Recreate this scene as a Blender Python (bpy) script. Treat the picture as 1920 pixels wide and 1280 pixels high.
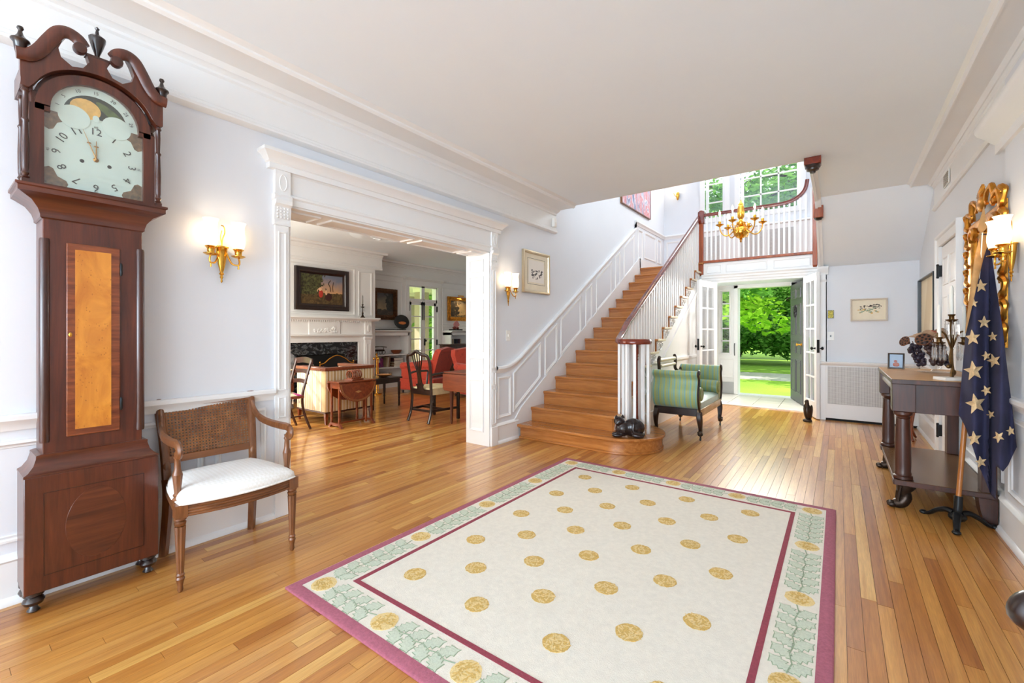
import bpy, bmesh, math, random
from mathutils import Vector, Matrix, Euler
for o in list(bpy.data.objects): bpy.data.objects.remove(o, do_unlink=True)
sc = bpy.context.scene
COL = sc.collection
rng = random.Random(11)
PI = math.pi
def rad(d): return d*PI/180

# ------------------------------------------------------------------ camera
FPX, U0, V0, CAMH = 825.0, 960.0, 623.0, 1.2
TH = math.atan((1572-U0)/FPX); SN, CS = math.sin(TH), math.cos(TH)
cam = bpy.data.objects.new('camera', bpy.data.cameras.new('camera'))
COL.objects.link(cam)
cam.location = (0, 0, CAMH); cam.rotation_euler = (PI/2, 0, TH)
cam.data.sensor_width = 36; cam.data.lens = 36*FPX/1920
cam.data.shift_y = (V0-640)/1920
cam.data.clip_start = 0.05; cam.data.clip_end = 300
sc.camera = cam
def ray(u, v):
    a = (u-U0)/FPX
    return (-SN+a*CS, CS+a*SN, (V0-v)/FPX)
def px_at_depth(u, v, d):
    r = ray(u, v); return (r[0]*d, r[1]*d, CAMH+r[2]*d)

# ------------------------------------------------------------------ world, sun, added fill lights, exposure
w = bpy.data.worlds.new('world'); sc.world = w; w.use_nodes = True
nt = w.node_tree; nt.nodes.clear()
wo = nt.nodes.new('ShaderNodeOutputWorld'); bg = nt.nodes.new('ShaderNodeBackground')
sky = nt.nodes.new('ShaderNodeTexSky'); sky.sky_type = 'HOSEK_WILKIE'; sky.turbidity = 4.5; sky.ground_albedo = 0.35
SUN_DIR = Vector((-0.89*math.cos(rad(30)), -0.45*math.cos(rad(30)), math.sin(rad(30)))).normalized()
sky.sun_direction = SUN_DIR
mixw = nt.nodes.new('ShaderNodeMixRGB'); mixw.inputs[0].default_value = 0.65; mixw.inputs[2].default_value = (0.86, 0.93, 1.0, 1)
nt.links.new(sky.outputs[0], mixw.inputs[1]); nt.links.new(mixw.outputs[0], bg.inputs[0])
bg.inputs[1].default_value = 2.2
nt.links.new(bg.outputs[0], wo.inputs[0])
def add_light(name, kind, loc, energy, color=(1, 1, 1), **kw):
    l = bpy.data.lights.new(name, kind); l.energy = energy; l.color = color
    for k, v in kw.items(): setattr(l, k, v)
    o = bpy.data.objects.new(name, l); COL.objects.link(o); o.location = loc
    return o
sun = add_light('sun', 'SUN', (0, 0, 20), 6.5, (1.0, 0.95, 0.86), angle=rad(0.6))
sun.rotation_euler = (-SUN_DIR).to_track_quat('-Z', 'Y').to_euler()
def fill_light(name, loc, look, sx, sy, energy, color=(0.71, 0.86, 1.0)):
    o = add_light(name, 'AREA', loc, energy, color, shape='RECTANGLE', size=sx, size_y=sy)
    o.rotation_euler = Vector(look).to_track_quat('-Z', 'Z').to_euler()
    return o
# area lights added out of view to brighten hall, vestibule, living room and stairwell
fill_light('fill_hall_rear', (-1.1, -5.85, 1.45), (0, 1, 0.40), 3.3, 2.0, 310)  # added fill at an unseen rear opening, stronger than the sky outside
fill_light('fill_hall_side', (0.78, -3.0, 1.45), (-1, 0.35, 0.0), 2.9, 1.9, 60)  # second unseen fill, added in the side opening behind the camera
fill_light('fill_living', (-5.7, 1.30, 1.5), (0, 1, -0.05), 2.6, 1.6, 72, (1.0, 0.95, 0.86))  # added to lift the living room; no window stands behind it
fill_light('fill_landing', (-1.3, 9.30, 4.82), (0, -1, -0.75), 1.9, 0.85, 62, (0.92, 0.96, 1.0))  # added above the panes, out of view, to brighten stairwell and floor
fill_light('fill_vestibule', (-1.05, 8.30, 2.085), (0, -0.75, -0.6), 1.1, 0.16, 66, (1.0, 0.96, 0.9))  # unseen strip added behind the header to whiten the entry; no fixture
fill_light('fill_upper_hall', (-1.1, 2.1, 4.3), (0, 1, -0.1), 3.0, 1.6, 44, (0.92, 0.96, 1.0))  # added on the blank upper hall wall to brighten the stairwell
sc.view_settings.view_transform = 'Standard'
sc.view_settings.look = 'None'
sc.view_settings.gamma = 1.0
sc.view_settings.use_curve_mapping = False
sc.view_settings.exposure = 0.6
sc.cycles.use_adaptive_sampling = True; sc.cycles.adaptive_threshold = 0.025
sc.cycles.max_bounces = 8; sc.cycles.diffuse_bounces = 5; sc.cycles.glossy_bounces = 4
sc.cycles.transmission_bounces = 6; sc.cycles.transparent_max_bounces = 12
sc.cycles.sample_clamp_indirect = 6.0; sc.cycles.caustics_reflective = False; sc.cycles.caustics_refractive = False
sc.cycles.use_denoising = True

# ------------------------------------------------------------------ materials
def lin(h):
    if isinstance(h, str):
        h = h.lstrip('#'); c = [int(h[i:i+2], 16)/255 for i in (0, 2, 4)]
    else: c = [x/255 for x in h]
    return tuple(x/12.92 if x <= .04045 else ((x+.055)/1.055)**2.4 for x in c)+(1,)
class NT:
    def __init__(s, name):
        s.m = bpy.data.materials.new(name); s.m.use_nodes = True; s.t = s.m.node_tree
        s.b = s.t.nodes['Principled BSDF']; s.o = s.t.nodes['Material Output']
    def n(s, typ, **kw):
        x = s.t.nodes.new(typ)
        for k, v in kw.items():
            if k.startswith('i_'):
                k = k[2:]; k = int(k) if k.isdigit() else k.replace('_', ' '); x.inputs[k].default_value = v
            else: setattr(x, k, v)
        return x
    def l(s, a, b): s.t.links.new(a, b)
    def coord(s, scale=(1, 1, 1), loc=(0, 0, 0), out='Object', rot=(0, 0, 0)):
        tc = s.n('ShaderNodeTexCoord'); mp = s.n('ShaderNodeMapping')
        mp.inputs['Scale'].default_value = scale; mp.inputs['Location'].default_value = loc; mp.inputs['Rotation'].default_value = rot
        s.l(tc.outputs[out], mp.inputs[0]); return mp.outputs[0]
    def noise(s, vec, scale, detail=4, dist=0, rough=.55):
        x = s.n('ShaderNodeTexNoise'); x.inputs['Scale'].default_value = scale; x.inputs['Detail'].default_value = detail
        x.inputs['Distortion'].default_value = dist; x.inputs['Roughness'].default_value = rough; s.l(vec, x.inputs['Vector']); return x.outputs[0]
    def ramp(s, fac, stops, interp='LINEAR'):
        x = s.n('ShaderNodeValToRGB'); cr = x.color_ramp; cr.interpolation = interp
        while len(cr.elements) < len(stops): cr.elements.new(.5)
        for e, (p, c) in zip(cr.elements, stops): e.position = p; e.color = c
        s.l(fac, x.inputs[0]); return x.outputs[0]
    def mix(s, fac, a, b, mode='MIX'):
        x = s.n('ShaderNodeMixRGB', blend_type=mode)
        for i, q in enumerate((fac, a, b)):
            if hasattr(q, 'links'): s.l(q, x.inputs[i])
            else: x.inputs[i].default_value = q
        return x.outputs[0]
    def math(s, op, a, b=0.0):
        x = s.n('ShaderNodeMath', operation=op)
        for i, q in enumerate((a, b)):
            if hasattr(q, 'links'): s.l(q, x.inputs[i])
            else: x.inputs[i].default_value = q
        return x.outputs[0]
    def sep(s, vec):
        x = s.n('ShaderNodeSeparateXYZ'); s.l(vec, x.inputs[0]); return x.outputs
    def bump(s, h, strength=.3, dist=.002):
        x = s.n('ShaderNodeBump'); x.inputs['Strength'].default_value = strength; x.inputs['Distance'].default_value = dist
        s.l(h, x.inputs['Height']); s.l(x.outputs[0], s.b.inputs['Normal'])
    def set(s, **kw):
        for k, v in kw.items(): s.b.inputs[k.replace('_', ' ')].default_value = v
        return s
    def col(s, c):
        if hasattr(c, 'links'): s.l(c, s.b.inputs['Base Color'])
        else: s.b.inputs['Base Color'].default_value = c
MATS = {}
def pbr(name, col, rough=.5, metal=0., var=.05, scale=6, bump=0., bscale=80, **kw):
    t = NT(name); c = lin(col); v = t.coord()
    lo = tuple(x*(1-var) for x in c[:3])+(1,); hi = tuple(min(1, x*(1+var)) for x in c[:3])+(1,)
    t.col(t.ramp(t.noise(v, scale), [(.3, lo), (.7, hi)]))
    t.set(Roughness=rough, Metallic=metal)
    for k, x in kw.items(): t.b.inputs[k].default_value = x
    if bump: t.bump(t.noise(v, bscale, 3), bump)
    MATS[name] = t.m; return t.m
def wood(name, dark, light, grain='Z', scale=6, rough=.35, coat=.2, off=0, fig=.5, stretch=14, bump=.06, rand=0):
    t = NT(name); sv = [stretch]*3; sv['XYZ'.index(grain)] = 1.0
    v = t.coord(tuple(sv), (off*3.1, off*1.7, off*2.3))
    a = t.noise(v, scale*.35, 6, fig*2.0); b = t.noise(v, scale*2.5, 3, .2)
    base = t.ramp(a, [(.28, lin(dark)), (.72, lin(light))])
    fine = t.ramp(b, [(.35, (.72, .72, .72, 1)), (.65, (1, 1, 1, 1))])
    c = t.mix(.6, base, fine, 'MULTIPLY')
    t.col(c); t.set(Roughness=rough); t.b.inputs['Coat Weight'].default_value = coat; t.b.inputs['Coat Roughness'].default_value = .12
    t.bump(b, bump, .001); MATS[name] = t.m; return t.m
def glass_mat(name, tint=(1, 1, 1, 1), gloss=.07, rough=.02):
    t = NT(name); t.t.nodes.remove(t.b)
    tr = t.n('ShaderNodeBsdfTransparent'); tr.inputs[0].default_value = tint
    gl = t.n('ShaderNodeBsdfGlossy'); gl.inputs['Roughness'].default_value = rough
    mx = t.n('ShaderNodeMixShader'); mx.inputs[0].default_value = gloss
    t.l(tr.outputs[0], mx.inputs[1]); t.l(gl.outputs[0], mx.inputs[2]); t.l(mx.outputs[0], t.o.inputs[0])
    MATS[name] = t.m; return t.m
def emit_mat(name, col, strength):
    t = NT(name); t.col(lin(col)); t.b.inputs['Emission Color'].default_value = lin(col); t.b.inputs['Emission Strength'].default_value = strength
    MATS[name] = t.m; return t.m

pbr('wall_paint', (226, 229, 234), .62, var=.012, scale=2, bump=.03, bscale=120)
pbr('trim_paint', (236, 236, 235), .38, var=.012, scale=3)
pbr('ceiling_paint', (240, 248, 255), .75, var=.01, scale=2)
pbr('door_grey', (68, 66, 74), .42, var=.05, scale=4)
pbr('brass', (226, 170, 72), .2, 1., var=.12, scale=14)
pbr('old_brass', (150, 112, 62), .38, 1., var=.3, scale=24, bump=.2)
pbr('bronze', (62, 50, 42), .38, .7, var=.35, scale=22, bump=.4, bscale=60)
pbr('black_iron', (34, 36, 38), .3, .6, var=.2, scale=18, bump=.15)
pbr('silver', (205, 205, 208), .18, 1., var=.1, scale=12)
pbr('gilt', (206, 140, 52), .3, .9, var=.35, scale=22, bump=.35, bscale=70)
pbr('dark_gilt', (92, 58, 32), .45, .5, var=.45, scale=26, bump=.5, bscale=70)
pbr('candle_wax', (246, 243, 232), .5, var=.02)
pbr('plastic_white', (240, 239, 234), .35, var=.01)
pbr('black_paint', (22, 20, 20), .3, var=.15)
pbr('matte_black', (12, 12, 13), .75, var=.2)
pbr('paper_cream', (236, 225, 200), .8, var=.05, scale=9)
pbr('paper_white', (238, 232, 222), .8, var=.03)
pbr('plum_pile', (166, 94, 110), .95, var=.16, scale=90, bump=.7, bscale=240)
pbr('wine_pile', (146, 62, 76), .95, var=.16, scale=90, bump=.7, bscale=240)
pbr('sage_pile', (198, 206, 186), .95, var=.1, scale=120, bump=.6, bscale=240)
pbr('sage_line', (150, 166, 138), .95, var=.1, scale=120, bump=.6, bscale=240)
pbr('gold_pile', (208, 172, 98), .95, var=.22, scale=150, bump=.7, bscale=240)
pbr('pale_gold_pile', (226, 200, 140), .95, var=.16, scale=150, bump=.7, bscale=240)
pbr('cream_pile', (228, 222, 208), .95, var=.05, scale=40, bump=.8, bscale=260)
pbr('flag_navy', (42, 42, 70), .9, var=.25, scale=10, bump=.5, bscale=300)
pbr('flag_tan', (184, 142, 92), .9, var=.15, scale=22, bump=.4, bscale=300)
pbr('flag_star', (214, 184, 140), .9, var=.16, scale=60, bump=.4, bscale=300)
pbr('grape', (44, 36, 48), .28, var=.5, scale=30)
pbr('lotus', (104, 66, 46), .8, var=.3, scale=40, bump=.4)
pbr('dried_leaf', (186, 150, 118), .8, var=.35, scale=16)
pbr('red_petal', (168, 62, 40), .7, var=.3, scale=18)
pbr('firebox', (8, 8, 8), .9, var=.3)
pbr('tile', (236, 232, 222), .25, var=.04, scale=5)
pbr('tile_line', (150, 140, 122), .4, var=.1)
pbr('kick_plate', (176, 178, 180), .35, .8, var=.05)
pbr('concrete', (206, 202, 194), .9, var=.08, scale=3, bump=.3)
pbr('bark', (58, 47, 40), .9, var=.35, scale=9, bump=.8, bscale=30)
pbr('porch_tan', (160, 146, 120), .8, var=.08)
pbr('porch_cream', (222, 216, 190), .8, var=.04)
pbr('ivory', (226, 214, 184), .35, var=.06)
pbr('white_ceramic', (232, 230, 226), .2, var=.03)
pbr('sepia_ink', (96, 92, 90), .8, var=.5, scale=40)
pbr('dark_cloth', (30, 27, 30), .85, var=.2)
wood('mahogany', '3c1a10', '66301c', 'Z', 5, .3, .35)
wood('mahogany_x', '401c11', '6c3620', 'X', 5, .3, .35, off=3)
wood('mahogany_dark', '2e140e', '4e2416', 'Z', 6, .3, .35, off=1)
wood('crossband', '5a2410', '94502a', 'X', 16, .3, .3, off=2, stretch=8)
wood('walnut', '5c3218', '8d5a34', 'Z', 6, .35, .2, off=4)
wood('walnut_x', '5c3218', '90592f', 'X', 6, .35, .2, off=5)
wood('ebony_wood', '170d0b', '2c1813', 'Z', 6, .28, .4, off=6)
wood('piano_wood', '3a1c12', '56301e', 'X', 4, .3, .4, off=6)
wood('stair_oak', '9c5a24', 'ca8442', 'X', 5, .26, .4, off=7, fig=.3, stretch=18)
wood('handrail_wood', '5e1c0e', '8c3218', 'Y', 4, .22, .5, off=8)
wood('newel_wood', '7e3414', 'b4582a', 'Z', 4, .26, .4, off=9)
wood('console_wood', '2c150e', '542a1a', 'Z', 4, .42, .1, off=10)
wood('console_top', 'bd874a', 'dbab70', 'Y', 3, .42, .0, off=11)
wood('cherry_wood', '6e3016', '974c26', 'X', 4, .28, .4, off=12)
wood('pole_wood', '9c5a22', 'c07a34', 'Z', 6, .3, .3, off=13)
OAK = []
for i, (d, l) in enumerate([('bc7f3e', 'dfa65a'), ('b27232', 'd39448'), ('a66528', 'c6843c'), ('c98f44', 'e9b868'), ('b87936', 'db9e50'), ('965624', 'bc7a36')]):
    OAK.append(wood('oak_board_%d' % i, d, l, 'Y', 5, .32, .5, off=i*1.37+.2, fig=.35, stretch=20, bump=.03))
OAK[3].name = 'oak_board_pale'

def stripe_mat(name, axis, period, stops, rough=.5, off=0., sheen=.3):
    t = NT(name); s = t.sep(t.coord()); f = t.math('FRACT', t.math('MULTIPLY', t.math('ADD', s['XYZ'.index(axis)], 10+off), 1/period))
    n = t.noise(t.coord((1, 1, 1)), 120, 2)
    c = t.ramp(f, [(p, lin(c)) for p, c in stops], 'CONSTANT')
    t.col(t.mix(.12, c, t.ramp(n, [(.3, (.4, .4, .4, 1)), (.7, (1, 1, 1, 1))]), 'MULTIPLY'))
    t.set(Roughness=rough); t.b.inputs['Sheen Weight'].default_value = sheen; t.bump(n, .15); MATS[name] = t.m; return t.m
stripe_mat('green_stripe', 'Y', .058, [(0, 'aab064'), (.34, '8fae86'), (.44, '78a8a4'), (.66, '8fae86'), (.74, '9cb070'), (.86, '84aa94')], .42)
stripe_mat('green_seat', 'X', .066, [(0, '8fb0a8'), (.30, '9cb8a4'), (.55, '83aba8'), (.8, '98b49c')], .4)
stripe_mat('tub_stripe', 'Y', .09, [(0, 'd9bd8a'), (.30, 'e8dac0'), (.55, 'b99455'), (.78, 'eadfc8')], .7)
stripe_mat('tub_stripe_side', 'X', .09, [(0, 'e0cda4'), (.35, 'ece2d0'), (.6, 'cdb07a'), (.8, 'efe6d6')], .7)
def damask(name, base, dark, scale=16):
    t = NT(name); v = t.coord()
    n = t.noise(v, scale, 3, 1.2)
    t.col(t.ramp(n, [(.40, lin(base)), (.60, lin(base)), (.66, lin(dark)), (.72, lin(base))]))
    t.set(Roughness=.75); t.b.inputs['Sheen Weight'].default_value = .3; t.bump(t.noise(v, 150, 2), .3); MATS[name] = t.m; return t.m
damask('red_damask', 'c8442c', '8e2a22', 22)
def seat_check():
    t = NT('seat_white'); v = t.coord((1, 1, 1), rot=(0, 0, PI/4))
    ck = t.n('ShaderNodeTexChecker'); ck.inputs['Scale'].default_value = 70; t.l(v, ck.inputs[0])
    t.col(t.mix(ck.outputs[1], lin((236, 234, 228)), lin((244, 243, 240)))); t.set(Roughness=.55); t.b.inputs['Sheen Weight'].default_value = .2
    t.bump(ck.outputs[1], .35, .002); MATS['seat_white'] = t.m
seat_check()
def cane():
    t = NT('cane_weave'); v = t.coord(); s = t.sep(v)
    fx = t.math('ABSOLUTE', t.math('SUBTRACT', t.math('FRACT', t.math('MULTIPLY', s[0], 66)), .5))
    fz = t.math('ABSOLUTE', t.math('SUBTRACT', t.math('FRACT', t.math('MULTIPLY', s[2], 66)), .5))
    hole = t.math('MULTIPLY', t.math('LESS_THAN', fx, .24), t.math('LESS_THAN', fz, .24))
    n = t.noise(v, 14, 3)
    t.col(t.mix(hole, t.ramp(n, [(.3, lin('6a3e20')), (.7, lin('96602f'))]), lin('2a1a10')))
    t.set(Roughness=.5)
    tr = t.n('ShaderNodeBsdfTransparent'); mx = t.n('ShaderNodeMixShader')
    t.l(hole, mx.inputs[0]); t.l(t.b.outputs[0], mx.inputs[1]); t.l(tr.outputs[0], mx.inputs[2]); t.l(mx.outputs[0], t.o.inputs[0])
    MATS['cane_weave'] = t.m
cane()
def burl():
    t = NT('birdseye_maple'); v = t.coord((1, 1, .55))
    a = t.noise(v, 9, 5, 1.2); sp = t.n('ShaderNodeTexVoronoi'); sp.inputs['Scale'].default_value = 95; t.l(v, sp.inputs['Vector'])
    b = t.noise(v, 22, 2)
    spot = t.math('MULTIPLY', t.math('LESS_THAN', sp.outputs['Distance'], .2), t.math('GREATER_THAN', b, .5))
    c = t.ramp(a, [(.3, lin('b0661c')), (.7, lin('dc9436'))])
    t.col(t.mix(t.math('MULTIPLY', spot, .55), c, lin('8a4a18'))); t.set(Roughness=.28); t.b.inputs['Coat Weight'].default_value = .3
    MATS['birdseye_maple'] = t.m
burl()
def marble():
    t = NT('black_marble'); v = t.coord((1, 1, 1.6)); a = t.noise(v, 5, 10, 2.2, .65)
    t.col(t.ramp(a, [(.0, lin('0c0e10')), (.50, lin('191b1e')), (.57, lin('63676a')), (.62, lin('202326')), (.75, lin('101214'))])); t.set(Roughness=.12)
    MATS['black_marble'] = t.m
marble()
def perforated():
    t = NT('perforated_metal'); s = t.sep(t.coord())
    fx = t.math('SUBTRACT', t.math('FRACT', t.math('MULTIPLY', s[0], 62)), .5)
    fz = t.math('SUBTRACT', t.math('FRACT', t.math('MULTIPLY', s[2], 62)), .5)
    d = t.math('ADD', t.math('MULTIPLY', fx, fx), t.math('MULTIPLY', fz, fz))
    ring = t.math('GREATER_THAN', d, .075)
    t.col(t.mix(ring, lin('6c6a68'), lin('d6d5d2'))); t.set(Roughness=.5); MATS['perforated_metal'] = t.m
perforated()
glass_mat('window_glass'); glass_mat('crystal', (.96, .97, .98, 1), .22, .03)
glass_mat('mirror_glass', (1, 1, 1, 1), 1.0, .01)
def shade():
    t = NT('frosted_shade'); t.t.nodes.remove(t.b)
    tr = t.n('ShaderNodeBsdfTransparent'); tl = t.n('ShaderNodeBsdfTranslucent'); df = t.n('ShaderNodeEmission')
    df.inputs[0].default_value = lin('fff0d8'); df.inputs[1].default_value = .22
    tl.inputs[0].default_value = lin('fff6ea')
    m1 = t.n('ShaderNodeMixShader'); m1.inputs[0].default_value = .7; ad = t.n('ShaderNodeAddShader')
    t.l(tr.outputs[0], m1.inputs[1]); t.l(tl.outputs[0], m1.inputs[2]); t.l(m1.outputs[0], ad.inputs[0]); t.l(df.outputs[0], ad.inputs[1]); t.l(ad.outputs[0], t.o.inputs[0])
    MATS['frosted_shade'] = t.m
shade()
emit_mat('bulb', 'ffe2b0', 18)
def leafmat(name, a, b, tr=.45):
    t = NT(name); n = t.noise(t.coord(), 1.3, 3)
    oi = t.n('ShaderNodeNewGeometry')
    f = t.math('ADD', t.math('MULTIPLY', n, .6), t.math('MULTIPLY', oi.outputs['Random Per Island'], .5))
    c = t.ramp(f, [(.25, lin(a)), (.8, lin(b))])
    df = t.n('ShaderNodeBsdfDiffuse'); tl = t.n('ShaderNodeBsdfTranslucent'); mx = t.n('ShaderNodeMixShader'); mx.inputs[0].default_value = tr
    t.l(c, df.inputs[0]); t.l(c, tl.inputs[0]); t.l(df.outputs[0], mx.inputs[1]); t.l(tl.outputs[0], mx.inputs[2]); t.l(mx.outputs[0], t.o.inputs[0])
    t.t.nodes.remove(t.b); MATS[name] = t.m; return t.m
leafmat('leaf_bright', '5c9a1e', 'b4e04a'); leafmat('leaf_mid', '3e7a2a', '8cc060'); leafmat('leaf_deep', '2c5a34', '6a9a62')
def grassmat():
    t = NT('lawn_grass'); v = t.coord(); a = t.noise(v, .5, 3); b = t.noise(v, 24, 3)
    c = t.ramp(a, [(.3, lin('86b830')), (.7, lin('a6cf3c'))]); t.col(t.mix(.35, c, t.ramp(b, [(.3, (.5, .6, .4, 1)), (.7, (1, 1, 1, 1))]), 'MULTIPLY'))
    t.set(Roughness=.95); t.bump(b, .6, .03); MATS['lawn_grass'] = t.m
grassmat()

# ------------------------------------------------------------------ mesh builder
class MB:
    def __init__(s): s.v = []; s.f = []; s.m = []; s.k = 0
    def add(s, vs, fs):
        b = len(s.v); s.v += [tuple(p) for p in vs]
        for f in fs: s.f.append([i+b for i in f]); s.m.append(s.k)
        return s
    def box(s, x0, x1, y0, y1, z0, z1):
        return s.add([(x, y, z) for x in (x0, x1) for y in (y0, y1) for z in (z0, z1)],
                     [(0, 1, 3, 2), (4, 6, 7, 5), (0, 4, 5, 1), (2, 3, 7, 6), (0, 2, 6, 4), (1, 5, 7, 3)])
    def taper(s, c0, s0, c1, s1):
        vs = []
        for c, q in ((c0, s0), (c1, s1)):
            for dx, dy in ((-1, -1), (1, -1), (1, 1), (-1, 1)): vs.append((c[0]+dx*q[0]/2, c[1]+dy*q[1]/2, c[2]))
        return s.add(vs, [(3, 2, 1, 0), (4, 5, 6, 7), (0, 1, 5, 4), (1, 2, 6, 5), (2, 3, 7, 6), (3, 0, 4, 7)])
    def obox(s, c, sz, M):
        hx, hy, hz = [q/2 for q in sz]; c = Vector(c)
        vs = [c+M @ Vector((x, y, z)) for x in (-hx, hx) for y in (-hy, hy) for z in (-hz, hz)]
        return s.add(vs, [(0, 1, 3, 2), (4, 6, 7, 5), (0, 4, 5, 1), (2, 3, 7, 6), (0, 2, 6, 4), (1, 5, 7, 3)])
    def bar(s, p, q, wx, wy, up=(0, 0, 1)):
        p, q = Vector(p), Vector(q); d = (q-p); L = d.length; d.normalize(); up = Vector(up)
        if abs(d.dot(up)) > .99: up = Vector((0, 1, 0))
        a = d.cross(up).normalized(); b = a.cross(d)
        M = Matrix((a, b, d)).transposed()
        return s.obox((p+q)/2, (wx, wy, L), M)
    def prism(s, poly, ax, a, b):
        def P(p, t): return {'x': (t, p[0], p[1]), 'y': (p[0], t, p[1]), 'z': (p[0], p[1], t)}[ax]
        n = len(poly)
        return s.add([P(p, a) for p in poly]+[P(p, b) for p in poly],
                     [tuple(range(n)), tuple(range(2*n-1, n-1, -1))]+[(i, i+n, (i+1) % n+n, (i+1) % n) for i in range(n)])
    def lathe(s, prof, o=(0, 0, 0), n=14, M=None, a0=0., a1=2*PI, sx=1., sy=1., flute=0, fd=0.):
        full = abs(a1-a0-2*PI) < 1e-6; cols = n if full else n+1; vs = []; fs = []; o = Vector(o)
        for r, z in prof:
            for i in range(cols):
                a = a0+(a1-a0)*i/n; rr = r
                p = Vector((rr*math.cos(a)*sx, rr*math.sin(a)*sy, z))
                vs.append(o+(M @ p if M else p))
        for j in range(len(prof)-1):
            for i in range(n):
                i2 = (i+1) % cols; fs.append((j*cols+i, j*cols+i2, (j+1)*cols+i2, (j+1)*cols+i))
        if full:
            if prof[0][0] > 1e-5: fs.append(tuple(range(cols))[::-1])
            if prof[-1][0] > 1e-5: k = (len(prof)-1)*cols; fs.append(tuple(range(k, k+cols)))
        return s.add(vs, fs)
    def tube(s, pts, r, n=8, sx=1., sy=1., up=None, closed=False):
        pts = [Vector(p) for p in pts]; m = len(pts)
        if not hasattr(r, '__len__'): r = [r]*m
        vs = []; fs = []; pa = None
        for i, p in enumerate(pts):
            if closed: d = pts[(i+1) % m]-pts[i-1]
            else: d = pts[min(i+1, m-1)]-pts[max(i-1, 0)]
            d = d.normalized() if d.length > 1e-9 else Vector((0, 0, 1))
            if up is not None: a = Vector(up).cross(d)
            elif pa is None: a = d.cross(Vector((0, 0, 1)) if abs(d.z) < .9 else Vector((1, 0, 0)))
            else: a = pa-d*pa.dot(d)
            if a.length < 1e-6: a = d.cross(Vector((1, 0, 0)))
            a.normalize(); pa = a; b = d.cross(a)
            for k in range(n):
                t = 2*PI*k/n; vs.append(p+(a*math.cos(t)*sx+b*math.sin(t)*sy)*r[i])
        for i in range(m if closed else m-1):
            j = (i+1) % m
            for k in range(n): k2 = (k+1) % n; fs.append((i*n+k, i*n+k2, j*n+k2, j*n+k))
        if not closed: fs.append(tuple(range(n))[::-1]); fs.append(tuple(range((m-1)*n, m*n)))
        return s.add(vs, fs)
    def ell(s, c, r, nu=10, nv=7, M=None):
        if not hasattr(r, '__len__'): r = (r, r, r)
        c = Vector(c); vs = []; fs = []
        def T(p):
            p = Vector((p[0]*r[0], p[1]*r[1], p[2]*r[2])); return c+(M @ p if M else p)
        vs.append(T((0, 0, -1)))
        for j in range(1, nv):
            ph = -PI/2+PI*j/nv
            for i in range(nu): a = 2*PI*i/nu; vs.append(T((math.cos(ph)*math.cos(a), math.cos(ph)*math.sin(a), math.sin(ph))))
        vs.append(T((0, 0, 1))); top = len(vs)-1
        for i in range(nu): fs.append((0, 1+(i+1) % nu, 1+i)); fs.append((top, top-nu+i, top-nu+(i+1) % nu))
        for j in range(nv-2):
            for i in range(nu): i2 = (i+1) % nu; fs.append((1+j*nu+i, 1+j*nu+i2, 1+(j+1)*nu+i2, 1+(j+1)*nu+i))
        return s.add(vs, fs)
    def grid(s, fn, nu, nv):
        vs = [fn(i/nu, j/nv) for j in range(nv+1) for i in range(nu+1)]
        return s.add(vs, [(j*(nu+1)+i, j*(nu+1)+i+1, (j+1)*(nu+1)+i+1, (j+1)*(nu+1)+i) for j in range(nv) for i in range(nu)])
    def slab(s, fn, nu, nv, off):
        """double-sided sheet with real thickness: fn -> point, off vector"""
        off = Vector(off); W = nu+1
        a = [Vector(fn(i/nu, j/nv)) for j in range(nv+1) for i in range(nu+1)]; n = len(a)
        fs = []
        for j in range(nv):
            for i in range(nu):
                q = (j*W+i, j*W+i+1, (j+1)*W+i+1, (j+1)*W+i); fs.append(q); fs.append(tuple(x+n for x in q[::-1]))
        loop = [i for i in range(W)]+[j*W+nu for j in range(1, nv+1)]+[nv*W+i for i in range(nu-1, -1, -1)]+[j*W for j in range(nv-1, 0, -1)]
        for k in range(len(loop)): p, q = loop[k], loop[(k+1) % len(loop)]; fs.append((p, p+n, q+n, q))
        return s.add(a+[p+off for p in a], fs)
    def rings(s, poly, prof, mp, close=False, cap=False):
        """nested insets of a convex polygon: prof = [(inset, height)...]; mp(u, v, d) -> point"""
        n = len(poly); vs = []; fs = []
        for t, d in prof:
            for (u, v) in inset(poly, t): vs.append(mp(u, v, d))
        m = len(prof)
        for j in range(m-1):
            for i in range(n): i2 = (i+1) % n; fs.append((j*n+i, j*n+i2, (j+1)*n+i2, (j+1)*n+i))
        if close:
            for i in range(n): i2 = (i+1) % n; fs.append(((m-1)*n+i, (m-1)*n+i2, i2, i))
        if cap: fs.append(tuple((m-1)*n+i for i in range(n)))
        return s.add(vs, fs)
    def build(s, name, mat, parent=None, bevel=0., smooth=True, angle=38, label=None, seg=2, **props):
        me = bpy.data.meshes.new(name); me.from_pydata(s.v, [], s.f)
        bm = bmesh.new(); bm.from_mesh(me); bmesh.ops.recalc_face_normals(bm, faces=bm.faces); bm.to_mesh(me); bm.free()
        mats = mat if isinstance(mat, (list, tuple)) else [mat]
        for m_ in mats: me.materials.append(MATS[m_] if isinstance(m_, str) else m_)
        if len(mats) > 1: me.polygons.foreach_set('material_index', s.m)
        if smooth:
            me.polygons.foreach_set('use_smooth', [True]*len(me.polygons)); me.set_sharp_from_angle(angle=rad(angle))
        me.update()
        o = bpy.data.objects.new(name, me); COL.objects.link(o)
        if parent: o.parent = parent
        if bevel:
            b = o.modifiers.new('bevel', 'BEVEL'); b.width = bevel; b.segments = seg; b.limit_method = 'ANGLE'; b.angle_limit = rad(50)
        if label: o['label'] = label
        for k, v in props.items(): o[k] = v
        return o
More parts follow.
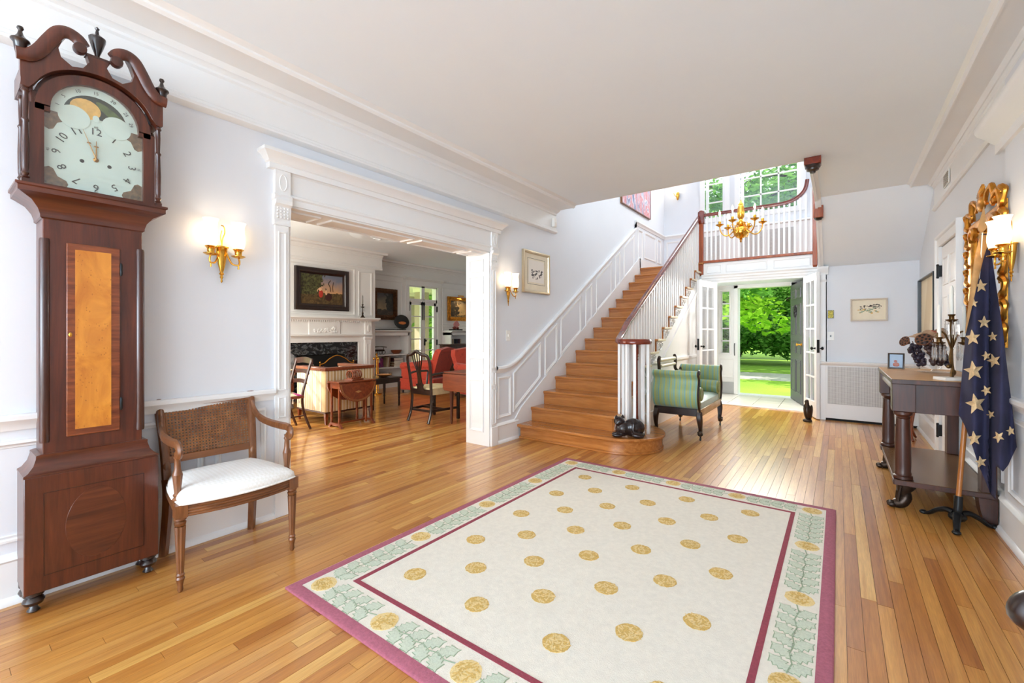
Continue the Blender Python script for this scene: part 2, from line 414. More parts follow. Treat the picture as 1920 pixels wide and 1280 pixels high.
def inset(poly, t):
    n = len(poly)
    area = sum(poly[i][0]*poly[(i+1) % n][1]-poly[(i+1) % n][0]*poly[i][1] for i in range(n)); sg = 1 if area > 0 else -1
    lines = []
    for i in range(n):
        (x0, y0), (x1, y1) = poly[i], poly[(i+1) % n]; dx, dy = x1-x0, y1-y0; L = math.hypot(dx, dy) or 1e-9
        nx, ny = -dy/L*sg, dx/L*sg; lines.append((x0+nx*t, y0+ny*t, dx, dy))
    out = []
    for i in range(n):
        x0, y0, dx0, dy0 = lines[i-1]; x1, y1, dx1, dy1 = lines[i]; den = dx0*dy1-dy0*dx1
        if abs(den) < 1e-9: out.append((x1, y1)); continue
        k = ((x1-x0)*dy1-(y1-y0)*dx1)/den; out.append((x0+dx0*k, y0+dy0*k))
    return out
def rect(a, b, c, d): return [(a, c), (b, c), (b, d), (a, d)]
def thing(name, label, cat, loc=(0, 0, 0), rz=0., group=None):
    o = bpy.data.objects.new(name, None); COL.objects.link(o); o.empty_display_size = .1
    o.location = loc; o.rotation_euler = (0, 0, rz); o['label'] = label; o['category'] = cat
    if group: o['group'] = group
    return o
def tag(o, label, cat, group=None):
    o['label'] = label; o['category'] = cat
    if group: o['group'] = group
    return o
def struct(mb, name, mat, label, cat, **kw):
    o = mb.build(name, mat, None, **kw); o['kind'] = 'structure'; o['label'] = label; o['category'] = cat; return o
def sroot(name, label, cat):
    o = thing(name, label, cat); o['kind'] = 'structure'; return o
def dup(root, loc=None, rz=None, label=None):
    r = root.copy(); COL.objects.link(r)
    if loc is not None: r.location = loc
    if rz is not None: r.rotation_euler = (0, 0, rz)
    if label: r['label'] = label
    for ch in [o for o in root.children]:
        c = ch.copy(); COL.objects.link(c); c.parent = r
        for g in [o for o in ch.children]:
            d = g.copy(); COL.objects.link(d); d.parent = c
    return r
def arc(c, r, a0, a1, n, z=None):
    out = []
    for i in range(n+1):
        a = rad(a0+(a1-a0)*i/n); p = (c[0]+r*math.cos(a), c[1]+r*math.sin(a)); out.append(p if z is None else (p[0], p[1], z))
    return out
def spline(pts, n=6):
    P = [Vector(p) for p in pts]; out = []
    for i in range(len(P)-1):
        p0, p1, p2, p3 = P[max(i-1, 0)], P[i], P[i+1], P[min(i+2, len(P)-1)]
        for k in range(n):
            t = k/n; out.append(.5*((2*p1)+(p2-p0)*t+(2*p0-5*p1+4*p2-p3)*t*t+(3*p1-p0-3*p2+p3)*t**3))
    out.append(P[-1]); return out

# ================================================================== SETTING
XL, XR, ZC = -2.95, 0.82, 2.80
# ---- floor: base slab and oak boards
fb = MB(); fb.box(-8.25, 1.05, -6.1, 9.6, -.12, -.012)
floor = struct(fb, 'floor', 'mahogany_dark', 'honey oak strip floor running the length of hall and living room', 'floor')
BW = .056; boards = []
def proj(x, y):
    d = -SN*x+CS*y
    if d < .25: return None
    return (U0+FPX*(CS*x+SN*y)/d, V0+FPX*CAMH/d)
x = -8.15; r_ = random.Random(5)
while x < .84:
    y = (-5.95 if x > -3 else -2.7)-r_.random()*1.2
    while y < 7.96:
        L = .45+r_.random()*1.5; y1 = min(y+L, 7.96)
        if not (x > -2.95 and False): boards.append((x, x+BW, max(y, -5.95), y1))
        y += L
    x += BW
vis = []
for i, (a, b, c, d) in enumerate(boards):
    m = (a+b)/2
    if a < -2.96:                                   # living room: seen only through the opening
        s = 0
        for k in range(5):
            yy = c+(d-c)*k/4
            if yy > 0 and 1.47 < yy*2.95/-m < 3.56: s += .2
        if s == 0: vis.append((0, i)); continue
    else: s = 1
    if -2.05 < m < -.03 and c > 1.02 and d < 3.62: vis.append((0, i)); continue
    if m < -1.9 and c > 4.1: vis.append((0, i)); continue
    P = [proj(*q) for q in ((a, max(c, .2)), (b, max(c, .2)), (b, d), (a, d))]
    if any(p is None for p in P): vis.append((0, i)); continue
    P = [(min(max(p[0], 0), 1920), min(max(p[1], 0), 1280)) for p in P]
    A = abs(sum(P[k][0]*P[(k+1) % 4][1]-P[(k+1) % 4][0]*P[k][1] for k in range(4)))/2
    if -2.05 < m < -.03 and c < 3.62 and d > 1.02: A *= .4
    vis.append((A*s, i))
top = set(i for _, i in sorted(vis, reverse=True)[:296])
rest = MB()
for i, (a, b, c, d) in enumerate(boards):
    k = r_.choices(range(6), (5, 4, 3, 2, 5, 2))[0]; g = .0007; zz = -.0006*r_.random()
    if i in top:
        m = MB(); m.box(a+g, b-g, c+g, d-g, -.014, zz); m.build('floor_board', OAK[k], floor, smooth=False)
    else:
        rest.k = k; rest.box(a+g, b-g, c+g, d-g, -.014, zz)
rest.build('floor_boards', OAK, floor, smooth=False, kind='stuff')
# vestibule floor
vf = MB(); vf.box(-1.92, -.36, 7.965, 9.40, -.10, .004)
vest = struct(vf, 'floor_vestibule', 'tile_line', 'cream marble tiled vestibule floor inside the front door', 'floor')
nx, ny = 4, 4
for i in range(nx):
    for j in range(ny):
        m = MB(); a = -1.88+i*.37; b = 8.06+j*.325; m.box(a+.004, a+.366, b+.004, b+.321, .0, .010); m.build('floor_tile', 'tile', vest, bevel=.002)
m = MB(); m.box(-1.92, -.36, 7.955, 8.05, -.01, .016); m.build('saddle', 'tile', vest, bevel=.004)

# ---- walls
P_PAN = [(0, 0), (.003, .013), (.014, .016), (.022, .008), (.030, .007), (.034, 0)]
def wl(u, v, d): return (XL+d, u, v)            # left wall
def wr(u, v, d): return (XR-d, u, v)            # right wall
wall_left = sroot('wall_left', 'white panelled wall with wide cased opening and staircase', 'wall')
def part(mb, name, mat, par, **kw): return mb.build(name, mat, par, **kw)
m = MB(); m.box(-3.26, XL, -6.0, 1.464, 0, 3.1); m.box(-3.26, XL, 1.464, 3.585, 2.046, 3.1); m.box(-3.26, XL, 3.585, 9.6, 0, 5.4)
part(m, 'plaster', 'wall_paint', wall_left)
m = MB(); m.box(-3.26, -.5, 9.35, 9.60, 2.36, 2.62); m.box(-.5, 1.2, 9.35, 9.6, 2.2, 5.4); m.box(-3.26, -2.20, 9.35, 9.60, 2.6, 5.4); m.box(-2.2, -.5, 9.35, 9.6, 4.75, 5.4)
m.box(-2.2, -.5, 9.35, 9.6, 2.6, 3.42); m.box(-1.80, -1.52, 9.35, 9.6, 3.42, 4.75)
wall_back = struct(m, 'wall_back', 'wall_paint', 'white wall above the front door with landing windows', 'wall')
# front wall of vestibule: pieces round the door and sidelight
m = MB(); m.box(-3.26, -1.87, 9.38, 9.60, -.1, 2.36); m.box(-1.87, -1.69, 9.38, 9.6, -.1, .79); m.box(-1.87, -1.69, 9.38, 9.6, 2.01, 2.36)
m.box(-1.69, -1.55, 9.38, 9.6, -.1, 2.36); m.box(-1.55, -.67, 9.38, 9.6, 2.05, 2.36); m.box(-.67, 1.2, 9.38, 9.6, -.1, 2.36); m.box(-1.55, -.67, 9.36, 9.62, -.12, .012)
wall_entry = struct(m, 'wall_entry', 'trim_paint', 'white entry wall with sidelight around the front door', 'wall')
m = MB(); m.rings(rect(-1.89, -1.67, .76, 2.04), P_PAN, lambda u, v, d: (u, 9.38-d, v), True)
m.rings(rect(-1.88, -1.60, .32, .70), P_PAN, lambda u, v, d: (u, 9.38-d, v), True); m.build('panel_moulding', 'trim_paint', wall_entry)
m = MB(); m.box(-1.615, -1.545, 9.33, 9.38, 0.012, 2.10); m.box(-.68, -.60, 9.33, 9.38, .012, 2.10); m.box(-1.615, -.60, 9.33, 9.38, 2.042, 2.12); m.build('door_frame', 'trim_paint', wall_entry, bevel=.004)
m = MB(); m.box(-1.90, -1.62, 9.365, 9.38, .02, .24); m.build('kick_plate', 'kick_plate', wall_entry)
m = MB(); m.tube(spline([(-1.60, 9.325, .76), (-1.60, 9.30, .80), (-1.60, 9.30, .95), (-1.60, 9.325, .99)], 4), .008, 6); m.build('door_pull', 'black_iron', wall_entry)
# sidelight sash
win1 = sroot('window_1', 'narrow five-pane sidelight beside the front door', 'window')
m = MB(); 
for k in range(6): z = .79+k*(1.22/5); m.box(-1.87, -1.69, 9.46, 9.49, z-.012, z+.012)
m.box(-1.87, -1.845, 9.46, 9.49, .79, 2.01); m.box(-1.715, -1.69, 9.46, 9.49, .79, 2.01); m.build('muntin', 'trim_paint', win1)
for k in range(5):
    z = .79+k*.244; g = MB(); g.box(-1.845, -1.715, 9.473, 9.477, z+.012, z+.232); g.build('pane', 'window_glass', win1, smooth=False)
# vestibule sides
m = MB(); m.box(-1.98, -1.92, 8.04, 9.38, 0, 2.16); m.box(-.36, -.30, 8.0, 9.38, 0, 2.16)
struct(m, 'wall_vestibule', 'trim_paint', 'white side walls of the vestibule', 'wall')
m = MB(); m.box(-1.95, -.33, 7.97, 9.38, 2.11, 2.16)
struct(m, 'ceiling_vestibule', 'ceiling_paint', 'low white ceiling over the vestibule', 'ceiling')
# far wall right of the vestibule
m = MB(); m.box(-.205, 1.0, 7.5, 7.66, 0, 2.36)
m.box(-.205, -.13, 7.5, 7.97, 0, 2.2)
wall_far = struct(m, 'wall_far', 'wall_paint', 'white end wall beside the open entry doors', 'wall')
# right wall with closet door opening
m = MB(); m.box(XR, 1.05, 3.87, 5.20, 0, 5.4); m.box(XR, 1.05, 5.98, 9.6, 0, 5.4); m.box(XR, 1.05, 5.20, 5.98, 2.04, 5.4); m.box(1.0, 1.05, 5.2, 5.98, 0, 2.04)
m.box(.80, 1.05, -1.5, 3.87, 0, 3.1); m.box(.8, 1.05, -6.0, -4.5, 0, 3.1); m.box(.8, 1.05, -4.5, -1.5, 0, .45); m.box(.8, 1.05, -4.5, -1.5, 2.4, 3.1)
wall_right = struct(m, 'wall_right', 'wall_paint', 'white wall behind console table and gilt mirror', 'wall')
m = MB(); m.box(-3.26, -2.75, -6.1, -5.95, 0, 3.1); m.box(.55, 1.05, -6.1, -5.95, 0, 3.1); m.box(-2.75, .55, -6.1, -5.95, 0, .45); m.box(-2.75, .55, -6.1, -5.95, 2.45, 3.1)
wall_rear = struct(m, 'wall_rear', 'wall_paint', 'white wall with windows behind the photographer', 'wall')
# ---- ceilings
m = MB(); m.box(-3.26, 1.05, -6.1, 4.91, ZC, 3.12); m.box(-.2, 1.05, 4.91, 6.36, ZC, 3.12)
ceil = struct(m, 'ceiling', 'ceiling_paint', 'flat white hall ceiling ending at the stairwell', 'ceiling')
m = MB(); st = [(6.36, 2.80), (7.47, 2.11), (7.97, 2.11), (7.97, 2.387)]
for k in range(4): st += [(7.95-.276*k, 2.387+.147*(k+1)), (7.95-.276*(k+1), 2.387+.147*(k+1))]
st += [(6.75, 3.12), (6.36, 3.12)]
m.prism(st, 'x', -.2, .84)
struct(m, 'ceiling_slope', 'ceiling_paint', 'sloping white soffit under the upper stair flight', 'ceiling')
m = MB(); m.box(-3.26, 1.05, 2.0, 9.6, 5.35, 5.5); m.box(-3.26, 1.05, 1.9, 2.0, 3.1, 5.5); m.box(-3.26, XL, 1.9, 9.6, 5.3, 5.4); m.box(.95, 1.05, 1.9, 6.0, 3.1, 5.4); m.box(-3.26, -2.95, 1.9, 3.6, 3.1, 5.4)
struct(m, 'ceiling_upper', 'ceiling_paint', 'white ceiling and walls of the upper hall', 'ceiling')
m = MB(); m.box(XL, -.2, 4.91, 4.935, 2.80, 3.12); m.box(-.225, -.2, 4.91, 6.36, 2.76, 3.12)
m.prism([(6.34, 2.78), (7.47, 2.07), (7.5, 2.11), (7.5, 2.30), (6.36, 3.0)], 'x', -.225, -.2)
m.prism([(6.34, 2.79), (7.47, 2.085), (7.50, 2.13), (6.37, 2.83)], 'x', -.2, -.165); m.box(-.2, -.165, 4.93, 6.36, 2.785, 2.80)
struct(m, 'trim_1', 'trim_paint', 'white fascia edging the stairwell opening', 'trim')

# ---- cornice, frieze, chair rail, baseboard: profiles as (distance from wall, z)
CR = [(0, 2.47), (.022, 2.47), (.045, 2.485), (.045, 2.50), (.03, 2.51), (.03, 2.525), (.016, 2.535), (.016, 2.70), (.03, 2.71), (.03, 2.725), (.05, 2.74), (.062, 2.74), (.09, 2.765), (.27, 2.765), (.27, 2.758), (.285, 2.758), (.30, 2.772), (.30, 2.785), (.335, 2.80), (0, 2.80)]
def cor(k): return [(d*k, z) for d, z in CR]
m = MB(); m.prism([(XL+d, z) for d, z in CR], 'y', -5.95, 4.905)
struct(m, 'trim_2', 'trim_paint', 'deep white cornice and frieze along the left wall', 'cornice')
m = MB(); m.prism([(XR-d*.68, z) for d, z in CR], 'y', -5.95, 6.36)
vt = struct(m, 'trim_3', 'trim_paint', 'deep white cornice and frieze along the right wall', 'cornice')
v = MB(); v.box(XR-.022, XR-.016, 5.53, 5.77, 2.555, 2.68); v.k = 1
for k in range(6): v.box(XR-.026, XR-.02, 5.545, 5.755, 2.566+k*.018, 2.573+k*.018)
v.build('air_vent', ['plastic_white', 'tile_line'], vt)
RAIL = [(0, .765), (.012, .765), (.016, .785), (.030, .80), (.040, .812), (.040, .830), (.034, .836), (0, .836)]
BASE = [(0, 0), (.034, 0), (.034, .012), (.024, .028), (.016, .034), (.016, .185), (.024, .195), (.012, .215), (0, .222)]
def run_x(name, prof, segs, side, label, cat):      # segs of y ranges along a wall x = const
    m = MB()
    for (x0, y0, y1) in segs: m.prism([(x0+side*d, z) for d, z in prof], 'y', y0, y1)
    return struct(m, name, 'trim_paint', label, cat)
run_x('trim_4', RAIL, [(XL, -5.95, 1.374)], 1, 'white chair rail along wall behind cane chair and clock', 'chair rail')
run_x('trim_5', RAIL, [(XR, 3.87, 5.10), (XR, 6.08, 7.5), (.80, -5.95, 3.9)], -1, 'white chair rail along the right wall', 'chair rail')
run_x('baseboard_left', BASE, [(XL, -5.95, 1.374), (XL, 3.675, 4.08)], 1, 'tall white baseboard along the left wall', 'baseboard')
run_x('baseboard_right', BASE, [(XR, 3.90, 5.10), (XR, 6.08, 7.5), (.80, -5.95, 3.9)], -1, 'tall white baseboard along the right wall', 'baseboard')
for a, b in ((-2.4, -1.2), (-1.14, -.10), (-.04, .98), (1.04, 1.325)):
    m = MB(); m.rings(rect(a, b, .27, .72), P_PAN, wl, True); m.build('panel_moulding', 'trim_paint', wall_left)
for a, b in ((.55, 1.9), (2.0, 3.75)):
    m = MB(); m.rings(rect(a, b, .27, .72), P_PAN, lambda u, v, d: (.80-d, u, v), True); m.build('panel_moulding', 'trim_paint', wall_right)
for a, b in ((3.98, 5.05), (6.15, 7.4)):
    m = MB(); m.rings(rect(a, b, .27, .72), P_PAN, wr, True); m.build('panel_moulding', 'trim_paint', wall_right)
# entablature end of the right-hand pier
m = MB(); ENT = [(0, 2.30), (.02, 2.30), (.02, 2.36), (.05, 2.385), (.06, 2.40), (.10, 2.43), (.11, 2.45), (.11, 2.47), (0, 2.47)]
m.prism([(.80-d, z) for d, z in ENT], 'y', -.4, 3.98)
struct(m, 'trim_6', 'trim_paint', 'white moulded entablature at the right edge', 'trim')

# ---- cased opening in left wall
casing = sroot('trim_7', 'white cased opening with fluted pilasters and entablature', 'door casing')
for y0, y1 in ((1.374, 1.464), (3.585, 3.675)):
    yc = (y0+y1)/2
    p = MB(); p.box(XL, XL+.022, y0, y1, 0, 2.30); p.box(XL, XL+.034, y0-.006, y1+.006, 0, .20); p.build('pilaster', 'trim_paint', casing, bevel=.003)
    p = MB()
    for z0, z1 in ((.23, .60), (.64, .78), (.82, 1.86)): p.rings(rect(y0+.018, y1-.018, z0, z1), [(0, 0), (.002, .006), (.008, .006), (.012, 0)], lambda u, v, d: (XL+.022+d, u, v), True)
    p.build('panel_moulding', 'trim_paint', casing)
    p = MB(); p.prism([(XL, 1.90), (XL+.028, 1.90), (XL+.030, 1.925), (XL+.026, 1.935), (XL+.034, 2.02), (XL+.052, 2.035), (XL+.056, 2.06), (XL, 2.06)], 'y', y0-.008, y1+.008)
    for i in range(4):
        for j in range(4): p.ell((XL+.032, y0+.012+i*.022, 1.95+j*.02), (.006, .008, .008), 6, 4)
    p.build('capital', 'trim_paint', casing)
    p = MB(); p.box(XL, XL+.034, y0-.004, y1+.004, 2.09, 2.26); p.rings([(yc+.026*math.cos(2*PI*k/20), 2.175+.055*math.sin(2*PI*k/20)) for k in range(20)], [(0, 0), (.003, .006), (.006, .002)], lambda u, v, d: (XL+.034+d, u, v), cap=True); p.build('frieze_block', 'trim_paint', casing)
    p = MB(); p.prism([(XL, 2.06), (XL+.04, 2.06), (XL+.05, 2.085), (XL+.036, 2.10), (XL, 2.10)], 'y', y0-.012, y1+.012); p.build('necking', 'trim_paint', casing)
m = MB(); m.prism([(XL, 2.046), (XL+.018, 2.046), (XL+.018, 2.085), (XL+.028, 2.095), (XL+.028, 2.11), (XL+.014, 2.118), (XL+.014, 2.245), (XL+.03, 2.262), (XL, 2.262)], 'y', 1.464, 3.585); m.build('architrave', 'trim_paint', casing)
EC = [(0, 2.255), (.045, 2.255), (.045, 2.29), (.055, 2.295), (.058, 2.305), (.085, 2.335), (.10, 2.345), (.10, 2.365), (0, 2.365)]
m = MB()
def ec(d): return d
n = len(EC); Y0, Y1 = 1.374, 3.675
vs = []; 
for d, z in EC: vs += [(XL, Y0-d, z), (XL+d, Y0-d, z), (XL+d, Y1+d, z), (XL, Y1+d, z)]
fs = []
for j in range(n-1):
    for i in range(3): fs.append((j*4+i, j*4+i+1, (j+1)*4+i+1, (j+1)*4+i))
m.add(vs, fs); m.build('cornice', 'trim_paint', casing)
# jamb linings with panels and panelled soffit
m = MB(); m.box(-3.27, XL+.005, 3.567, 3.586, 0, 2.05); m.box(-3.27, XL+.005, 1.463, 1.482, 0, 2.05); m.box(-3.27, XL+.005, 1.464, 3.585, 2.034, 2.050); m.build('jamb_lining', 'trim_paint', casing)
for z0, z1 in ((.14, .70), (.76, .93), (.99, 1.55), (1.61, 1.80), (1.84, 1.98)):
    m = MB(); m.rings(rect(-3.22, -3.02, z0, z1), [(0, 0), (.003, .010), (.012, .012), (.018, .004), (.03, .003), (.034, 0)], lambda u, v, d: (u, 3.567-d, v), True); m.build('panel_moulding', 'trim_paint', casing)
for y0, y1 in ((1.50, 1.74), (1.82, 2.62), (2.70, 3.30), (3.36, 3.54)):
    m = MB(); m.rings(rect(-3.22, -3.01, y0, y1), [(0, 0), (.003, .012), (.012, .014), (.018, .004), (.03, 0)], lambda u, v, d: (u, v, 2.034-d), True); m.build('soffit_moulding', 'trim_paint', casing)

# ---- wainscot right of opening and up the stairs
SL = .1591/.276
def zs(y): return 1.36+(y-4.969)*SL*1.09        # top of sloping rail
def zsl(y): return .1591*((y-4.05)/.276+1)      # nosing line
m = MB(); m.rings(rect(3.71, 3.95, .27, .72), P_PAN, wl, True); m.build('panel_moulding', 'trim_paint', wall_left)
rt = MB()
path = spline([(3.675, .83), (3.80, .83), (3.93, .85), (4.06, .90)], 5)[:-1]+[Vector((4.2+.05*k, 0)) for k in range(0)]
ys = [p[0] for p in path]; zz = [p[1] for p in path]
y = 4.10
while y < 7.69: ys.append(y); zz.append(.895+(y-4.06)*(3.08-.895)/(7.69-4.06)); y += .25
ys += [7.69, 7.69, 9.35]; zz += [3.08, 3.215, 3.215]
prof = [(0, -.07), (.012, -.07), (.018, -.045), (.032, -.03), (.040, -.02), (.040, 0), (.034, .006), (0, .006)]
vs = []; fs = []; n = len(prof)
for yy, z in zip(ys, zz):
    for d, h in prof: vs.append((XL+d, yy, z+h))
for i in range(len(ys)-1):
    for k in range(n): k2 = (k+1) % n; fs.append((i*n+k, i*n+k2, (i+1)*n+k2, (i+1)*n+k))
rt.add(vs, fs); struct(rt, 'trim_8', 'trim_paint', 'white chair rail climbing beside the stairs', 'chair rail')
def zrail(y): return .895+(y-4.06)*(3.08-.895)/(7.69-4.06)
for a, b in ((3.99, 4.56), (4.66, 4.96), (5.05, 5.62), (5.76, 5.97), (6.11, 6.67), (6.82, 7.02), (7.18, 7.66)):
    lo = lambda y: zsl(y)+.15; hi = lambda y: zrail(y)-.115
    if a < 4: poly = [(a, .30), (b, .645), (b, hi(b)), (a, .745)]
    else: poly = [(a, lo(a)), (b, lo(b)), (b, hi(b)), (a, hi(a))]
    m = MB(); m.rings(poly, P_PAN, wl, True); m.build('panel_moulding', 'trim_paint', wall_left)
for a, b in ((7.84, 8.08), (8.18, 8.80), (8.90, 9.14)):
    lo_ = 2.60 if a > 8 else 2.52
    m = MB(); m.rings(rect(a, b, lo_, 3.09), P_PAN, wl, True); m.build('panel_moulding', 'trim_paint', wall_left)
# stair skirt and landing base
m = MB(); m.prism([(4.02, 0), (4.08, 0), (7.95, 2.24), (7.95, 2.60), (7.86, 2.545), (4.15, .345), (4.02, .222)], 'x', XL, XL+.014)
m.box(XL, XL+.014, 7.9, 9.35, 2.387, 2.56); struct(m, 'baseboard_stair', 'trim_paint', 'white skirting board rising with the stair treads', 'baseboard')
# rear wall wainscot of landing
m = MB(); m.prism([(9.35-d, 3.215+h) for d, h in prof], 'x', XL, -.2); m.prism([(9.35-d, z+2.387) for d, z in [(0, 0), (.016, 0), (.016, .17), (0, .19)]], 'x', XL, -.2)
for a, b in ((-2.9, -2.2),): m.rings(rect(a, b, 2.62, 3.09), P_PAN, lambda u, v, d: (u, 9.35-d, v), True)
struct(m, 'trim_9', 'trim_paint', 'white wainscot along the landing end wall', 'wainscot')

# ================================================================== STAIRCASE
RUN, RISE, SX0, SX1 = .276, .1591, -2.936, -1.88
stair = thing('staircase', 'oak staircase with white scroll brackets rising along the left wall', 'staircase', (0, 0, 0))
bull = [(SX0, 4.05), (-1.86, 4.05)]+arc((-1.86, 4.49), .44, -90, 90, 18)[1:]+[(-1.90, 4.93), (SX0, 4.36)]
m = MB(); m.prism(bull, 'z', .1291, .1591); m.build('tread', 'stair_oak', stair, bevel=.008)
b2 = inset(bull, .028); m = MB(); m.prism(b2, 'z', .02, .1291); m.prism(inset(bull, .016), 'z', .1171, .1291); m.prism(inset(bull, .018), 'z', 0, .022); m.build('riser', 'stair_oak', stair, bevel=.003)
tp = None
m = MB(); m.box(SX0, -1.895, 4.362, 4.66, .155, .2882); m.build('step_side', 'stair_oak', stair)
for i in range(2, 16):
    y = 4.05+RUN*(i-1); z = RISE*i; x1 = SX1 if i < 15 else -1.84
    if tp is None:
        m = MB(); m.box(SX0, SX1, 0, RUN+.03, -.03, 0); tp = m.build('tread', 'stair_oak', stair, bevel=.009); tp.location = (0, y, z)
        m = MB(); m.box(SX0, SX1-.03, .026, .046, -RISE, -.03); m.box(SX0, SX1-.03, .014, .03, -.045, -.03); rp = m.build('riser', 'stair_oak', stair); rp.location = (0, y, z)
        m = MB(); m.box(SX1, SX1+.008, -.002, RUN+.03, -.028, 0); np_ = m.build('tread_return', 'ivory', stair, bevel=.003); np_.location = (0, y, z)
        m = MB()
        m.tube(spline([(SX1-.018, .05, -.06), (SX1-.018, .10, -.05), (SX1-.018, .17, -.07), (SX1-.018, .20, -.11), (SX1-.018, .16, -.14), (SX1-.018, .12, -.12), (SX1-.018, .14, -.095)], 5), .007, 6)
        m.tube(spline([(SX1-.018, .05, -.15), (SX1-.018, .06, -.10), (SX1-.018, .10, -.08), (SX1-.018, .12, -.11), (SX1-.018, .09, -.13)], 5), .006, 6)
        m.tube(spline([(SX1-.018, .20, -.06), (SX1-.018, .24, -.05), (SX1-.018, .262, -.07), (SX1-.018, .24, -.09)], 5), .006, 6)
        bp = m.build('scroll_bracket', 'trim_paint', stair); bp.location = (0, y, z)
    else:
        if i < 15:
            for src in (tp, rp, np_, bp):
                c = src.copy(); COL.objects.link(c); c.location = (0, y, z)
        else:
            m = MB(); m.box(SX0, -1.84, y, y+.12, z-.03, z); m.build('tread', 'stair_oak', stair, bevel=.009)
            c = rp.copy(); COL.objects.link(c); c.location = (0, y, z)
# enclosed side under the flight
def nz(y): return RISE*((y-4.05)/RUN+1)
poly = [(4.66, 0)]
for i in range(3, 15):
    y = 4.05+RUN*(i-1)+.05; z = RISE*i-.03; poly += [(y, z-RISE+.0), (y, z)]
poly += [(7.96, RISE*14-.03), (7.96, 0)]
m = MB(); m.prism(poly, 'x', -1.95, -1.905); m.prism([(4.70, .12), (4.78, .12), (7.96, 1.97), (7.96, 2.03)], 'x', -1.906, -1.885)
m.box(-1.906, -1.888, 4.62, 7.95, 0, .20); m.box(-1.906, -1.882, 5.55, 7.95, .80, .835)
m.build('string_wall', 'trim_paint', stair)
m = MB(); m.prism([(4.66, 0)]+[q for q in poly[1:]], 'x', SX0, -1.96); m.build('carriage', 'trim_paint', stair)

ban = thing('stair_banister', 'mahogany volute handrail on white balusters climbing the stairs', 'banister', (0, 0, 0))
def zr(y): return 1.34+.587*(y-4.84)
hp = [(-1.92, y, zr(y)) for y in (7.93, 7.4, 6.8, 6.2, 5.6, 5.2, 4.95)]
hp += [(-1.92, 4.78, zr(4.78)+.005), (-1.915, 4.64, 1.205), (-1.90, 4.52, 1.15), (-1.868, 4.41, 1.118)]
for k in range(1, 27):
    a = rad(200+18*k); r = .168-.0042*k; hp.append((-1.70+r*math.cos(a), 4.47+r*math.sin(a), 1.105))
HPROF = [(-.034, -.012), (-.028, -.026), (.028, -.026), (.034, -.012), (.030, .012), (.016, .026), (-.016, .026), (-.030, .012)]
def sweep(mb, pts, prof):
    pts = [Vector(p) for p in pts]; n = len(prof); vs = []; fs = []
    for i, p in enumerate(pts):
        d = (pts[min(i+1, len(pts)-1)]-pts[max(i-1, 0)]).normalized(); a = d.cross(Vector((0, 0, 1))).normalized(); b = a.cross(d)
        for u, v in prof: vs.append(p+a*u+b*v)
    for i in range(len(pts)-1):
        for k in range(n): k2 = (k+1) % n; fs.append((i*n+k, i*n+k2, (i+1)*n+k2, (i+1)*n+k))
    fs.append(tuple(range(n))); fs.append(tuple(range((len(pts)-1)*n, len(pts)*n))[::-1])
    mb.add(vs, fs)
m = MB(); sweep(m, hp, HPROF); m.lathe([(0, 1.073), (.085, 1.073), (.10, 1.085), (.10, 1.118), (.07, 1.13), (0, 1.133)], (-1.70, 4.47, 0), 20)
m.build('handrail', 'handrail_wood', ban)
bals = []
for i in range(2, 15):
    for k in range(3):
        y = 4.05+RUN*(i-1)+.045+.092*k; zb = RISE*i
        if y < 4.60 and k < 2: continue
        if i == 2:
            m = MB(); m.box(-.0125, .0125, -.0125, .0125, 0, zr(y)-.026-zb if y > 4.78 else 1.17-zb); o = m.build('baluster', 'trim_paint', ban, smooth=False); o.location = (-1.92, y, zb); continue
        if i == 3:
            m = MB(); m.box(-.0125, .0125, -.0125, .0125, 0, zr(y)-.024-zb); o = m.build('baluster', 'trim_paint', ban, smooth=False); bals.append(o)
        else: o = bals[k].copy(); COL.objects.link(o)
        o.location = (-1.92, y, zb)
vb = None
for a in (95, 140, 180, 215, 250, 285, 320, 355, 40):
    x = -1.70+.135*math.cos(rad(a)); y = 4.47+.135*math.sin(rad(a)); z0 = RISE*2 if (x < -1.87 and y > 4.33) else RISE
    if vb is None: m = MB(); m.box(-.0135, .0135, -.0135, .0135, 0, 1.085-RISE); vb = m.build('baluster', 'trim_paint', ban, smooth=False); o = vb
    else: o = vb.copy(); COL.objects.link(o)
    o.location = (x, y, RISE); o.rotation_euler = (0, 0, rad(a))
m = MB(); m.lathe([(.026, .159), (.026, .30), (.021, .34), (.019, .6), (.018, .9), (.024, .92), (.018, .935), (.026, .95), (.020, .965), (.028, .98), (.028, 1.075)], (-1.70, 4.47, 0), 12); m.build('newel', 'handrail_wood', ban)
m = MB(); m.box(-1.915, -1.845, 7.94, 8.0, 2.18, 3.05); m.build('newel', 'newel_wood', ban, bevel=.004)
m = MB(); m.box(-1.93, -1.83, 7.925, 8.02, 3.05, 3.255); m.ell((-1.88, 7.97, 3.255), (.05, .048, .03)); m.build('newel_cap', 'handrail_wood', ban, bevel=.008)

